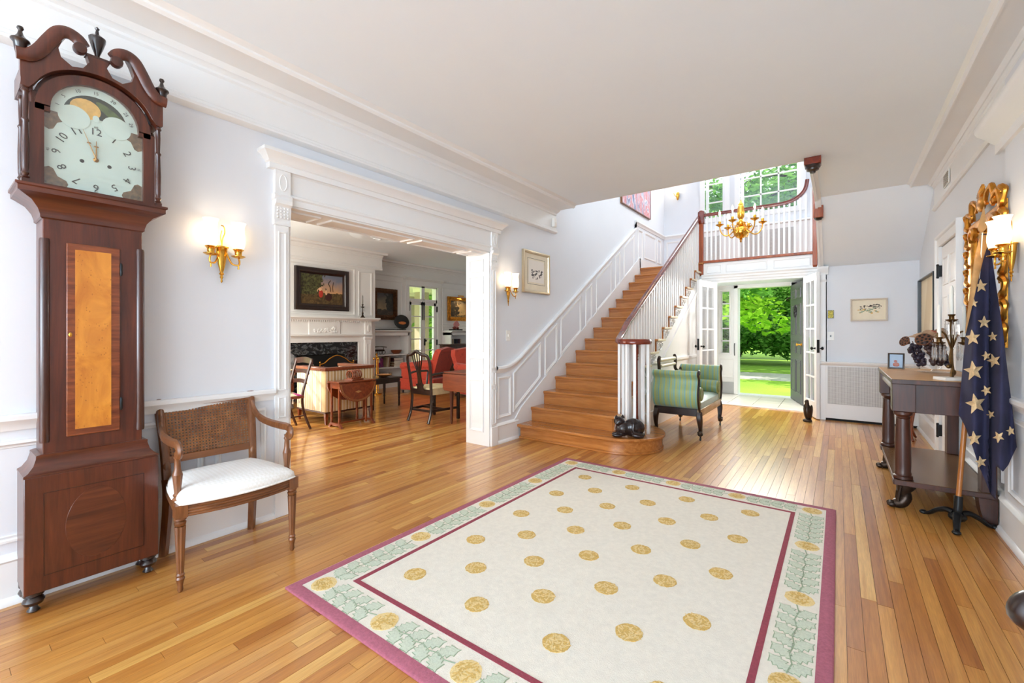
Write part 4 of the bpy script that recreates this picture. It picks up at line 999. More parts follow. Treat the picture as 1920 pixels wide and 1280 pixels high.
# frame of hood door: left, right, bottom, arch ring
ZS = 2.175
m = MB(); m.box(-.212, -.168, Fh, Fh+.03, 1.83, ZS); m.box(.168, .212, Fh, Fh+.03, 1.83, ZS); m.box(-.168, .168, Fh, Fh+.03, 1.826, 1.842)
n = 18; inn = [(.150*math.cos(PI*k/n), ZS+.150*math.sin(PI*k/n)) for k in range(n+1)]; out_ = [(.196*math.cos(PI*k/n), ZS+.188*math.sin(PI*k/n)) for k in range(n+1)]
vs = [(x, Fh, z) for x, z in inn]+[(x, Fh, z) for x, z in out_]+[(x, Fh+.03, z) for x, z in inn]+[(x, Fh+.03, z) for x, z in out_]
k = n+1; fs = []
for i in range(n): fs += [(i, i+1, k+i+1, k+i), (2*k+i, 3*k+i, 3*k+i+1, 2*k+i+1), (i, 2*k+i, 2*k+i+1, i+1), (k+i, k+i+1, 3*k+i+1, 3*k+i)]
m.add(vs, fs); m.box(-.196, -.150, Fh, Fh+.03, ZS-.02, ZS+.005); m.box(.150, .196, Fh, Fh+.03, ZS-.02, ZS+.005); m.build('hood_door', 'mahogany', clk)
# tympanum with swan-neck outline
hw = .240
half = spline([(hw, 2.345), (.215, 2.352), (.185, 2.385), (.155, 2.445), (.125, 2.495), (.100, 2.505)], 4)
tymp = [(hw, 2.23), (hw, 2.345)]+[(p[0], p[1]) for p in half[1:]]+[(.115, 2.475), (.128, 2.435), (.120, 2.40), (.085, 2.375), (.05, 2.385), (.030, 2.42), (.038, 2.45), (-.038, 2.45), (-.030, 2.42), (-.05, 2.385), (-.085, 2.375), (-.120, 2.40), (-.128, 2.435), (-.115, 2.475)]
tymp += [(-p[0], p[1]) for p in half[::-1]]+[(-hw, 2.23)]
under = [(.205*math.cos(PI*k/20), 2.20+.175*math.sin(PI*k/20)) for k in range(20, -1, -1)]
tymp += [(-.215, 2.225)]+[q for q in under if q[1] > 2.23]+[(.215, 2.225)]
m = MB(); m.prism(tymp, 'y', Fh-.022, Fh+.02); m.build('tympanum', 'mahogany', clk, bevel=.0015, seg=1)
m = MB(); m.box(-.236, -.2, Fh+.015, -.001, 2.235, 2.32); m.box(.2, .236, Fh+.015, -.001, 2.235, 2.32); m.prism([(.2*math.cos(PI*k/16), 2.20+.19*math.sin(PI*k/16)) for k in range(17)], 'y', Fh+.032, -.03); m.build('hood_side', 'mahogany', clk)
for s in (-1, 1):
    pth = [(s*p[0], Fh-.028, p[1]) for p in spline([(hw+.012, 2.352), (.215, 2.358), (.185, 2.392), (.155, 2.452), (.128, 2.498), (.098, 2.512), (.068, 2.50), (.052, 2.476)], 5)]
    m = MB(); m.tube(pth, [.020]*len(pth), 10, sx=.8, sy=1.3); m.build('swan_neck', 'mahogany', clk)
    m = MB(); m.lathe([(.010, -.020), (.022, -.018), (.024, 0), (.022, .016), (.008, .020)], (s*.062, Fh-.028, 2.462), 14, Matrix.Rotation(PI/2, 3, 'X')); m.build('rosette', 'mahogany_dark', clk)
    m = MB(); m.lathe([(.010, 2.352), (.014, 2.356), (.018, 2.375), (.021, 2.40), (.030, 2.411), (.029, 2.416), (.018, 2.424), (.010, 2.436), (.006, 2.452), (.011, 2.462), (.009, 2.470), (0, 2.474)], (s*.238, Fh-.01, 0), 14); m.build('urn_finial', 'ebony_wood', clk)
    for yy in (Fh-.008, -.10):
        m = MB(); m.box(s*.224-.012, s*.224+.012, yy-.012, yy+.012, 1.826, 1.845); m.lathe([(.009, 1.845), (.014, 1.852), (.008, 1.858), (.013, 1.868), (.009, 1.878), (.011, 1.89), (.012, 1.98), (.009, 2.08), (.013, 2.09), (.008, 2.10), (.010, 2.17), (.009, 2.205), (.014, 2.212), (.010, 2.225)], (s*.224, yy, 0), 10); m.build('hood_column', 'mahogany_dark', clk)
m = MB(); m.box(-.042, .042, Fh-.02, Fh+.02, 2.45, 2.460); m.build('plinth', 'mahogany_dark', clk)
m = MB(); m.lathe([(.008, 2.46), (.010, 2.475), (.020, 2.505), (.030, 2.54), (.031, 2.552), (.022, 2.56), (.008, 2.568), (.005, 2.588), (.009, 2.596), (0, 2.606)], (0, Fh, 0), 10); m.build('flame_finial', 'ebony_wood', clk)
# dial
Fd = Fh+.024
m = MB(); m.prism([(-.17, 1.838), (.17, 1.838), (.17, ZS)]+[(.155*math.cos(PI*k/18), ZS+.155*math.sin(PI*k/18)) for k in range(19)]+[(-.17, ZS)], 'y', Fd, Fd+.004)
dl = m.build('dial', pbr('dial_face', (196, 214, 202), .35, var=.05, scale=9), clk, smooth=False)
def flat(poly, y, mat, name, par, th=.0008):
    m = MB(); m.prism(poly, 'y', y-th, y); return m.build(name, mat, par, smooth=False)
DC = 1.998
pbr('dial_spandrel', (108, 88, 62), .5, var=.55, scale=60); pbr('dial_ink', (44, 46, 44), .5); pbr('moon_sky', (34, 46, 36), .5, var=.2)
pbr('moon_gold', (214, 172, 92), .45, var=.2, scale=40); pbr('moon_green', (76, 96, 44), .5, var=.5, scale=50)
for sx_ in (-1, 1):
    for sz, zc in ((1, ZS-.005), (-1, 1.842)):
        c0 = (sx_*.167, zc); pts = [c0]
        for k in range(9):
            a = PI/2*k/8; r = .072*(1+.14*math.sin(6*a)); pts.append((c0[0]-sx_*r*math.cos(a)*.95, c0[1]-sz*r*math.sin(a)*1.05))
        flat(pts, Fd, 'dial_spandrel', 'spandrel', dl)
mo = [(.108*math.cos(PI*k/20), ZS+.012+.100*math.sin(PI*k/20)) for k in range(21)]
flat(mo, Fd, 'moon_sky', 'moon_disc', dl)
flat([(-.035+.052*math.cos(2*PI*k/20), ZS+.045+.045*math.sin(2*PI*k/20)) for k in range(20)], Fd-.0008, 'moon_gold', 'moon_face', dl)
flat([(.052+.05*math.cos(2*PI*k/20)-.015*math.sin(2*PI*k/20), ZS+.055+.03*math.sin(2*PI*k/20)-.025*math.cos(2*PI*k/20)) for k in range(20)], Fd-.0008, 'moon_green', 'moon_scene', dl)
for sx_ in (-1, 1): flat([(sx_*.072+.053*math.cos(2*PI*k/24), ZS-.006+.052*math.sin(2*PI*k/24)) for k in range(24)], Fd-.0016, dl.data.materials[0], 'moon_hump', dl)
flat([(.012*math.cos(2*PI*k/12), ZS+.012+.016*math.sin(2*PI*k/12)) for k in range(12)], Fd-.0016, dl.data.materials[0], 'moon_pip', dl)
def numeral(txt, x, z, size, par, rot=0., name='numeral', y=None, mat='dial_ink'):
    cu = bpy.data.curves.new(name, 'FONT'); cu.body = txt; cu.size = size; cu.align_x = 'CENTER'; cu.align_y = 'CENTER'; cu.extrude = .0003; cu.resolution_u = 2
    to = bpy.data.objects.new('tmp', cu); COL.objects.link(to); bpy.context.view_layer.update()
    me = bpy.data.meshes.new_from_object(to); bpy.data.objects.remove(to); me.name = name
    o = bpy.data.objects.new(name, me); COL.objects.link(o); me.materials.clear(); me.materials.append(MATS[mat])
    o.parent = par; o.matrix_local = Matrix.Translation((x, y, z)) @ Matrix.Rotation(PI/2, 4, 'X') @ Matrix.Rotation(rot, 4, 'Z'); return o
for h in range(1, 13):
    a = PI/2-2*PI*h/12; r = .128; numeral(str(h), r*math.cos(a), DC+r*math.sin(a), .044 if h not in (3, 9) else .042, dl, a-PI/2, y=Fd-.0012)
for d_, a in (('1', 168), ('5', 146), ('10', 118), ('15', 90), ('20', 62), ('25', 34), ('29', 12)):
    numeral(d_, .128*math.cos(rad(a)), ZS+.005+.125*math.sin(rad(a)), .020, dl, rad(a-90), y=Fd-.0012)
for s_, a in (('60', 90), ('15', 0), ('30', -90), ('45', 180)): numeral(s_, .155*math.cos(rad(a)), DC+.150*math.sin(rad(a)), .014, dl, rad(a-90), y=Fd-.0026)
m = MB()
m.tube([(0, Fd-.006, DC), (.0, Fd-.006, DC+.085)], [.003, .0012], 6); m.ell((0, Fd-.006, DC+.06), (.009, .001, .004)); m.build('hour_hand', 'old_brass', dl)
m = MB(); m.tube([(0, Fd-.009, DC), (-.045, Fd-.009, DC+.125)], [.0025, .0008], 6); m.ell((-.025, Fd-.009, DC+.07), (.008, .001, .004)); m.build('minute_hand', 'old_brass', dl)
m = MB(); m.lathe([(.010, 0), (.010, .003), (.004, .008), (0, .009)], (0, Fd, DC), 12, Matrix.Rotation(PI/2, 3, 'X')); m.build('hand_collet', 'old_brass', dl)
for x in (-.047, .047):
    m = MB(); m.lathe([(.008, 0), (.008, .001), (.005, .0015), (0, .0015)], (x, Fd, DC-.018), 12, Matrix.Rotation(PI/2, 3, 'X')); m.build('winding_hole', 'dial_ink', dl)
m = MB(); m.prism([(-.168, 1.842), (.168, 1.842), (.168, ZS)]+[(.150*math.cos(PI*k/18), ZS+.150*math.sin(PI*k/18)) for k in range(19)]+[(-.168, ZS)], 'y', Fh+.006, Fh+.008); m.build('dial_glass', 'window_glass', clk, smooth=False)

# ================================================================== CANE ARMCHAIR
ch = thing('cane_armchair', 'wide walnut armchair with cane back and white cushioned seat', 'chair', (-2.655, .985, 0), rad(87))
def fluted(mb, x, y, z0, z1, r0, r1, nf=10):
    n = nf*2; vs = []; fs = []; zs_ = [z0+(z1-z0)*k/5 for k in range(6)]
    for j, z in enumerate(zs_):
        r = r0+(r1-r0)*j/5
        for k in range(n): rr = r*(1 if k % 2 else .86); a = 2*PI*k/n; vs.append((x+rr*math.cos(a), y+rr*math.sin(a), z))
    for j in range(5):
        for k in range(n): k2 = (k+1) % n; fs.append((j*n+k, j*n+k2, (j+1)*n+k2, (j+1)*n+k))
    mb.add(vs, fs)
for s in (-1, 1):
    x, y = s*.253, -.222
    m = MB(); m.lathe([(.008, 0), (.013, .012), (.011, .03), (.015, .05), (.019, .062), (.015, .072), (.018, .08), (.014, .088)], (x, y, 0), 12); fluted(m, x, y, .088, .305, .014, .022); m.lathe([(.017, .305), (.022, .31), (.024, .322), (.018, .328), (.025, .336), (.025, .345)], (x, y, 0), 12); m.box(x-.024, x+.024, y-.024, y+.024, .345, .405); m.build('leg', 'walnut', ch)
    m = MB(); pth = spline([(s*.216, .245, 0), (s*.212, .222, .12), (s*.208, .20, .26), (s*.206, .198, .36), (s*.208, .205, .42)], 5); m.tube(pth, [.022+.004*k/len(pth) for k in range(len(pth))], 4, up=(0, 1, 0)); m.build('leg', 'walnut', ch)
    m = MB(); m.tube(spline([(s*.210, .205, .42), (s*.212, .215, .50), (s*.217, .235, .62), (s*.224, .27, .74), (s*.229, .298, .835)], 5), .020, 8, sx=.9, sy=1.1); m.build('back_post', 'walnut', ch)
    m = MB(); m.lathe([(.014, .42), (.020, .43), (.013, .445), (.019, .47), (.021, .49), (.014, .51)], (s*.211, .212, 0), 10); m.build('post_turning', 'walnut', ch)
    m = MB(); m.lathe([(.018, .405), (.022, .415), (.014, .425), (.019, .435), (.012, .445)], (s*.25, -.165, 0), 12); fluted(m, s*.25, -.165, .445, .53, .013, .021, 8); m.lathe([(.021, .53), (.014, .555), (.012, .60), (.016, .61), (.012, .62), (.015, .632)], (s*.25, -.165, 0), 12); m.build('arm_post', 'walnut', ch)
    ap = spline([(s*.226, .275, .775), (s*.231, .24, .725), (s*.240, .17, .684), (s*.250, .06, .668), (s*.254, -.08, .668), (s*.253, -.16, .672), (s*.253, -.195, .662), (s*.252, -.205, .640), (s*.252, -.190, .624), (s*.252, -.17, .628)], 5)
    m = MB(); m.tube(ap, [.016]*10+[.018]*(len(ap)-10), 8, sx=1.25, sy=.8, up=(1, 0, 0)); m.build('arm', 'walnut', ch)
def bow(y0, b, x): return y0-b*(1-(x/.25)**2)
front = [(x, bow(-.232, .045, x)) for x in [-.25+.05*k for k in range(11)]]
m = MB(); m.prism([(x, y) for x, y in front]+[(x, y+.03) for x, y in front[::-1]], 'z', .345, .40); m.build('front_rail', 'walnut_x', ch, bevel=.003)
for k in range(4):
    m = MB(); m.tube([(x, y-.001, .352+k*.013) for x, y in front], .0045, 6); m.build('reeding', 'walnut_x', ch)
for s in (-1, 1): m = MB(); m.bar((s*.253, -.2, .372), (s*.208, .19, .372), .026, .055); m.build('side_rail', 'walnut', ch)
m = MB(); m.box(-.2, .2, .185, .21, .345, .40); m.build('back_rail', 'walnut_x', ch)
outl = [(x*1.02, bow(-.240, .05, x)) for x in [-.25+.025*k for k in range(21)]]+[(.258, -.12), (.245, 0), (.228, .10), (.205, .17), (.12, .185), (0, .188), (-.12, .185), (-.205, .17), (-.228, .10), (-.245, 0), (-.258, -.12)]
m = MB(); cx = 0; cyy = -.04; vs = []; fs = []; N = len(outl)
for sc_, z in ((.985, .40), (1.0, .408), (1.01, .420), (1.0, .436), (.95, .450), (.85, .462), (.6, .472), (.3, .477), (.02, .478)):
    for (x, y) in outl: vs.append((x*sc_, cyy+(y-cyy)*sc_, z))
for j in range(8):
    for k in range(N): k2 = (k+1) % N; fs.append((j*N+k, j*N+k2, (j+1)*N+k2, (j+1)*N+k))
fs.append(tuple(range(N))); fs.append(tuple(range(8*N, 9*N)))
m.add(vs, fs); st_ = m.build('seat_cushion', 'seat_white', ch, angle=70, label='white diamond-woven cushion')
m = MB(); m.tube([(x*1.012, cyy+(y-cyy)*1.012, .408) for x, y in outl], .005, 6, closed=True); m.build('piping', 'seat_white', st_)
def bk(x, z): return (x, .205+.093*((z-.42)/.415)**1.35, z)
for z0, z1 in ((.50, .535), (.79, .835)):
    m = MB(); m.slab(lambda a, b: (lambda p: (p[0], p[1]-.012, p[2]))(bk((-1+2*a)*(.212+.017*((z0-.42)/.415)), z0+(z1-z0)*b)), 8, 3, (0, .024, 0)); m.build('back_splat_rail', 'walnut_x', ch)
m = MB(); m.slab(lambda a, b: bk((-1+2*a)*(.200+.014*b), .535+.255*b), 10, 8, (0, .003, 0)); m.build('cane_panel', 'cane_weave', ch, label='woven cane panel')

# ================================================================== SCONCES
def make_sconce(label, loc, rz, power=7, dim=(.072, .075)):
    w_, d_ = dim
    r = thing('wall_sconce', label, 'wall lamp', loc, rz, 'brass wall sconces')
    m = MB(); m.lathe([(0, -.21), (.006, -.20), (.004, -.185), (.010, -.175), (.006, -.165), (.014, -.155), (.008, -.145), (.012, -.135), (.020, -.10), (.028, -.05), (.032, -.005), (.038, .0), (.038, .006), (.010, .012), (0, .013)], (0, -.028, 0), 14, None, 0, 2*PI, 1, .7); m.build('backplate', 'brass', r)
    m = MB(); m.tube(spline([(0, -.03, .01), (.004, -.03, .05), (.016, -.03, .09), (.010, -.03, .125), (-.004, -.03, .13)], 5), .0035, 6); m.tube(spline([(0, -.03, .02), (-.006, -.03, .06), (.0, -.03, .10)], 5), .003, 6); m.build('ribbon_loop', 'brass', r)
    for s in (-1, 1):
        x, y = s*w_, -d_
        m = MB(); m.tube(spline([(s*.02, -.035, -.02), (s*.028, -.05, -.06), (s*.045, -.06, -.095), (x, y, -.10), (x*1.08, y, -.08), (x, y, -.055)], 6), .005, 7); m.tube([(x, y, -.10), (x, y, -.125)], [.003, .005], 6); arm = m.build('arm', 'brass', r)
        m = MB(); m.lathe([(.004, -.062), (.022, -.058), (.037, -.050), (.037, -.047), (.020, -.050), (.018, -.046), (.019, -.022), (.024, -.014), (.030, -.010), (.028, -.006), (.0, -.006)], (x, y, 0), 16); m.build('cup', 'brass', arm)
        m = MB(); m.lathe([(.026, -.008), (.032, .01), (.036, .04), (.034, .07), (.030, .10), (.031, .125), (.036, .142), (.041, .150), (.039, .150), (.029, .125), (.028, .10), (.032, .07), (.034, .04), (.030, .01), (.024, -.006)], (x, y, 0), 20); m.build('glass_shade', 'frosted_shade', r, label='frosted glass hurricane shade')
        m = MB(); m.ell((x, y, .055), (.013, .013, .022), 10, 8); m.build('bulb', 'bulb', r)
        l = add_light('sconce_light', 'POINT', (0, 0, 0), power, (1, .80, .55), shadow_soft_size=.02); l.parent = r; l.location = (x, y, .10)
    return r
make_sconce('brass two-light sconce on wall between clock and opening', (XL, 1.064, 1.70), PI/2, .42)
make_sconce('brass two-light sconce beside the framed print near stairs', (XL, 3.87, 1.70), PI/2, .42)
make_sconce('brass two-light sconce right of the gilt mirror', (.80, 3.62, 1.69), -PI/2, .38)
r = thing('landing_sconce', 'small brass sconce lit on the upper landing wall', 'wall lamp', (-2.66, 9.35, 4.02), 0.)
m = MB(); m.lathe([(0, -.10), (.02, -.08), (.035, 0), (.03, .06), (0, .07)], (0, -.03, 0), 12); m.build('backplate', 'brass', r)
m = MB(); m.tube(spline([(0, -.05, 0), (-.03, -.09, -.02), (-.05, -.11, .02), (-.05, -.11, .05)], 4), .006, 6); m.build('arm', 'brass', r)
m = MB(); m.ell((-.05, -.11, .09), (.02, .02, .04)); m.build('bulb', 'bulb', r)

# ---- framed print, switches, sensor, abstract painting
p = pic('framed_print', 'silver framed engraving hung beside the stairs', (XL, 4.455, 1.92), PI/2, .575, .50, [(0, 0), (0, .03), (.012, .034), (.026, .028), (.034, .012), (.034, 0)], pbr('champagne_frame', (206, 190, 160), .3, .7, var=.08))
canvas(p, .52, .44, 'paper_cream', .012, 'mat_board')
m = MB(); m.rings(rect(-.19, .19, -.145, .165), [(0, 0), (.0, .001), (.004, .001), (.004, 0)], lambda u, v, d: (u, -.0122-d, v), True); m.build('ruled_line', 'sepia_ink', p)
m = MB(); m.box(-.165, .165, -.0135, -.012, -.12, .145); m.build('engraving_sheet', 'paper_white', p)
m = MB()
for k in range(40): a = rng.uniform(-.11, .12); z = rng.uniform(-.075, .05)*(1-abs(a)*3); m.ell((a, -.0138, z-.01), (.006+.016*rng.random(), .0006, .004+.012*rng.random()), 6, 4)
m.build('engraved_scene', 'sepia_ink', p)
def switch(label, loc, rz, group='light switches'):
    r = thing('light_switch', label, 'light switch', loc, rz, group); m = MB(); m.box(-.037, .037, -.006, 0, -.058, .058); m.build('plate', 'plastic_white', r, bevel=.002)
    m = MB(); m.box(-.007, .007, -.016, -.004, -.012, .014); m.build('toggle', 'plastic_white', r, bevel=.002); return r
switch('white light switch on wall under the engraving', (XL, 3.90, 1.165), PI/2)
sw = switch('light switch with dark toggle below the yellow tile', (-.085, 7.5, 1.15), 0); 
s2 = sw.children[1]; s2.data = s2.data.copy(); s2.data.materials.clear(); s2.data.materials.append(MATS['black_paint'])
p = pic('wall_tile', 'small yellow and black picture tile beside entry door', (-.085, 7.5, 1.45), 0, .072, .115, [(0, 0), (0, .012), (.006, .012), (.006, 0)], 'black_paint', 'wall tile')
t = NT('yellow_tile'); t.col(t.ramp(t.noise(t.coord(), 40, 3, 2), [(.45, lin('e6d23c')), (.52, lin('2a2810')), (.60, lin('d8c234'))])); MATS['yellow_tile'] = t.m; canvas(p, .062, .105, 'yellow_tile', .008)
r = thing('motion_sensor', 'small white motion sensor at the end of the cornice', 'sensor', (XL+.016, 4.83, 2.60), PI/2); m = MB(); m.box(-.03, .03, -.045, 0, -.055, .055); m.build('body', 'plastic_white', r, bevel=.01); m = MB(); m.ell((0, -.045, -.02), (.02, .008, .022)); m.build('lens', 'paper_white', r)
p = pic('abstract_painting', 'pink and blue abstract canvas with wooden edge on stair wall', (XL, 7.74, 3.95), PI/2, 1.40, 1.14, [(0, 0), (0, .035), (.012, .035), (.012, 0)], 'walnut')
t = NT('abstract_paint'); v = t.coord((3, 1, .8)); a = t.noise(v, 3, 5, 1.0); b = t.noise(t.coord((5, 1, 1.2), (4, 4, 4)), 8, 4)
c1 = t.ramp(a, [(.32, lin('24346e')), (.42, lin('5a74a8')), (.47, lin('dfe2e8')), (.52, lin('c85864')), (.58, lin('dc8486')), (.64, lin('8a9ab8')), (.72, lin('34508c'))]); t.col(t.mix(.3, c1, t.ramp(b, [(.35, lin('5a6478')), (.5, lin('f0ecec')), (.65, lin('d88a90'))]))); t.set(Roughness=.7); t.bump(b, .5, .004); MATS['abstract_paint'] = t.m
canvas(p, 1.376, 1.116, 'abstract_paint', .028)

# ================================================================== CHANDELIER
cdl = thing('chandelier', 'six-arm brass chandelier with lit candle bulbs in the stairwell', 'chandelier', (-1.04, 6.5, 2.40))
m = MB(); m.lathe([(0, -.01), (.008, 0), (.014, .012), (.006, .022), (.020, .032), (.012, .042), (.05, .06), (.085, .10), (.095, .14), (.080, .18), (.045, .205), (.025, .215), (.05, .235), (.055, .26), (.028, .28), (.022, .30), (.04, .33), (.045, .39), (.040, .45), (.028, .49), (.034, .50), (.022, .52), (.010, .54), (.006, .56), (0, .565)], n=20); m.build('body', 'brass', cdl)
for k in range(6):
    a = 2*PI*k/6+.3; c, s = math.cos(a), math.sin(a)
    P_ = lambda r, z: (r*c, r*s, z)
    m = MB(); m.tube([p for p in spline([P_(.045, .245), P_(.085, .16), P_(.14, .10), P_(.20, .10), P_(.245, .16), P_(.255, .235)], 6)], .0075, 8); m.tube(spline([P_(.06, .22), P_(.11, .24), P_(.13, .20), P_(.10, .18)], 5), .004, 6); arm = m.build('arm', 'brass', cdl)
    m = MB(); m.lathe([(.006, .215), (.016, .225), (.050, .245), (.052, .249), (.018, .25), (.016, .262), (.019, .275), (.016, .292), (0, .292)], P_(.255, 0), 14); m.build('drip_pan', 'brass', arm)
    m = MB(); m.lathe([(.011, .29), (.011, .37), (0, .372)], P_(.255, 0), 10); m.build('candle_tube', 'candle_wax', cdl)
    m = MB(); m.lathe([(.006, .37), (.013, .39), (.011, .41), (.004, .435), (0, .445)], P_(.255, 0), 10); m.build('candle_bulb', 'bulb', cdl)
l = add_light('chandelier_light', 'POINT', (-1.04, 6.5, 2.95), 8, (1, .82, .58), shadow_soft_size=.22)
m = MB(); z = .56
while z < 2.93:
    e = [(.011*math.cos(2*PI*k/8), 0, z+.021+.021*math.sin(2*PI*k/8)) for k in range(8)]
    if int(z*31) % 2: e = [(q[1], q[0], q[2]) for q in e]
    m.tube(e, .0028, 5, closed=True); z += .036
m.build('chain', 'silver', cdl, kind='stuff')

# ================================================================== RUG
RX, RY, RHW, RHL = -1.045, 2.34, 1.032, 1.320
rug = thing('area_rug', 'cream rug with gold dots, leafy border and plum edging', 'rug', (RX, RY, 0))
m = MB(); m.rings(rect(-RHW, RHW, -RHL, RHL), [(0, .001), (0, .010), (.006, .014), (.052, .014), (.052, .001)], lambda u, v, d: (u, v, d)); m.build('edging', 'plum_pile', rug)
m = MB(); m.box(-RHW+.05, RHW-.05, -RHL+.05, RHL-.05, .001, .013); m.build('pile_field', 'cream_pile', rug, smooth=False)
m = MB(); m.rings(rect(-RHW+.215, RHW-.215, -RHL+.215, RHL-.215), [(0, .012), (0, .0145), (.024, .0145), (.024, .012)], lambda u, v, d: (u, v, d)); m.build('inner_band', 'wine_pile', rug)
def blob(mb, x, y, r, z0, z1, seed, n=44, j=.045):
    q = random.Random(seed); pts = [(x+r*(1+q.uniform(-j, j))*math.cos(2*PI*k/n), y+r*(1+q.uniform(-j, j))*math.sin(2*PI*k/n)) for k in range(n)]
    mb.prism(pts, 'z', z0, z1)
def flecks(name, mat, pts, r, seed):
    q = random.Random(seed); m = MB()
    for (x, y) in pts:
        for k in range(34):
            a = q.uniform(0, 2*PI); d = r*math.sqrt(q.random())*.9; px, py = x+d*math.cos(a), y+d*math.sin(a); a2 = q.uniform(0, PI); L = .011; w_ = .003; zf = .0150+.0008*q.random()
            dx, dy = L*math.cos(a2), L*math.sin(a2); m.add([(px-dx-dy*w_/L, py-dy+dx*w_/L, zf), (px-dx+dy*w_/L, py-dy-dx*w_/L, zf), (px+dx+dy*w_/L, py+dy-dx*w_/L, zf), (px+dx-dy*w_/L, py+dy+dx*w_/L, zf)], [(0, 1, 2, 3)])
    m.build(name, mat, rug, smooth=False, kind='stuff')
pts = []
for i in range(4):
    for j in range(5): pts.append((-1.67+.4015*i-RX, 1.452+.4505*j-RY))
for i in range(3):
    for j in range(4): pts.append((-1.469+.4015*i-RX, 1.674+.4505*j-RY))
for k, (x, y) in enumerate(pts):
    if k % 20 >= 0: m = MB(); blob(m, x, y, .053, .012, .0147, k); m.build('gold_dot', 'gold_pile', rug, smooth=False)
flecks('dot_flecks', 'pale_gold_pile', pts, .053, 3)
fl_ = []
for i in range(5): fl_ += [(-.905+.4525*i, 1.20), (-.905+.4525*i, -1.20)]
for j in range(1, 4): fl_ += [(-.905, -1.20+.60*j), (.905, -1.20+.60*j)]
for k, (x, y) in enumerate(fl_): m = MB(); blob(m, x, y, .056, .012, .0147, k+90); m.build('border_flower', 'pale_gold_pile', rug, smooth=False)
flecks('flower_flecks', 'gold_pile', fl_, .05, 4)
LEAF = [(0, 0), (.010, .012), (.018, .008), (.022, .022), (.036, .016), (.040, .028), (.056, .020), (.060, .030), (.082, .006), (.094, 0), (.082, -.006), (.066, -.026), (.056, -.018), (.040, -.030), (.036, -.016), (.020, -.026), (.016, -.010), (.008, -.012)]
lm = MB(); lo = MB(); stem = MB()
def leaf(x, y, ang, s=1.0):
    c, sn = math.cos(ang), math.sin(ang); T = lambda p: (x+s*(p[0]*c-p[1]*sn), y+s*(p[0]*sn+p[1]*c))
    lm.prism([T(p) for p in LEAF], 'z', .012, .0147); n = len(LEAF)
    big = [T((.047+(p[0]-.047)*1.10, p[1]*1.18)) for p in LEAF]; lo.prism(big, 'z', .012, .0142)
def border(p0, p1):
    dx, dy = p1[0]-p0[0], p1[1]-p0[1]; L = math.hypot(dx, dy); ux, uy = dx/L, dy/L; a0 = math.atan2(uy, ux); ns = max(3, int(L/.092))
    half = L/2
    for k in range(ns):
        t = .085+(L-.225)*k/(ns-1); dirn = 1
        x, y = p0[0]+ux*t, p0[1]+uy*t
        for s in (-1, 1): leaf(x-ux*.012*dirn, y-uy*.012*dirn, a0+(s*rad(46) if dirn > 0 else PI+s*rad(52)), .97)
    q = [(p0[0]+ux*(.06+(L-.12)*k/8)+(-uy)*.006*(-1)**k, p0[1]+uy*(.06+(L-.12)*k/8)+ux*.006*(-1)**k, .0142) for k in range(9)]
    stem.tube(q, .0028, 5, sy=.4)
for s in (-1, 1):
    for i in range(4): border((-.905+.4525*i, s*1.20), (-.4525+.4525*i, s*1.20))
    for j in range(4): border((s*.905, -1.20+.60*j), (s*.905, -.60+.60*j))
lm.build('leaf_motifs', 'sage_pile', rug, smooth=False, kind='stuff'); lo.build('leaf_outlines', 'sage_line', rug, smooth=False, kind='stuff'); stem.build('vine_stems', 'sage_line', rug, kind='stuff')

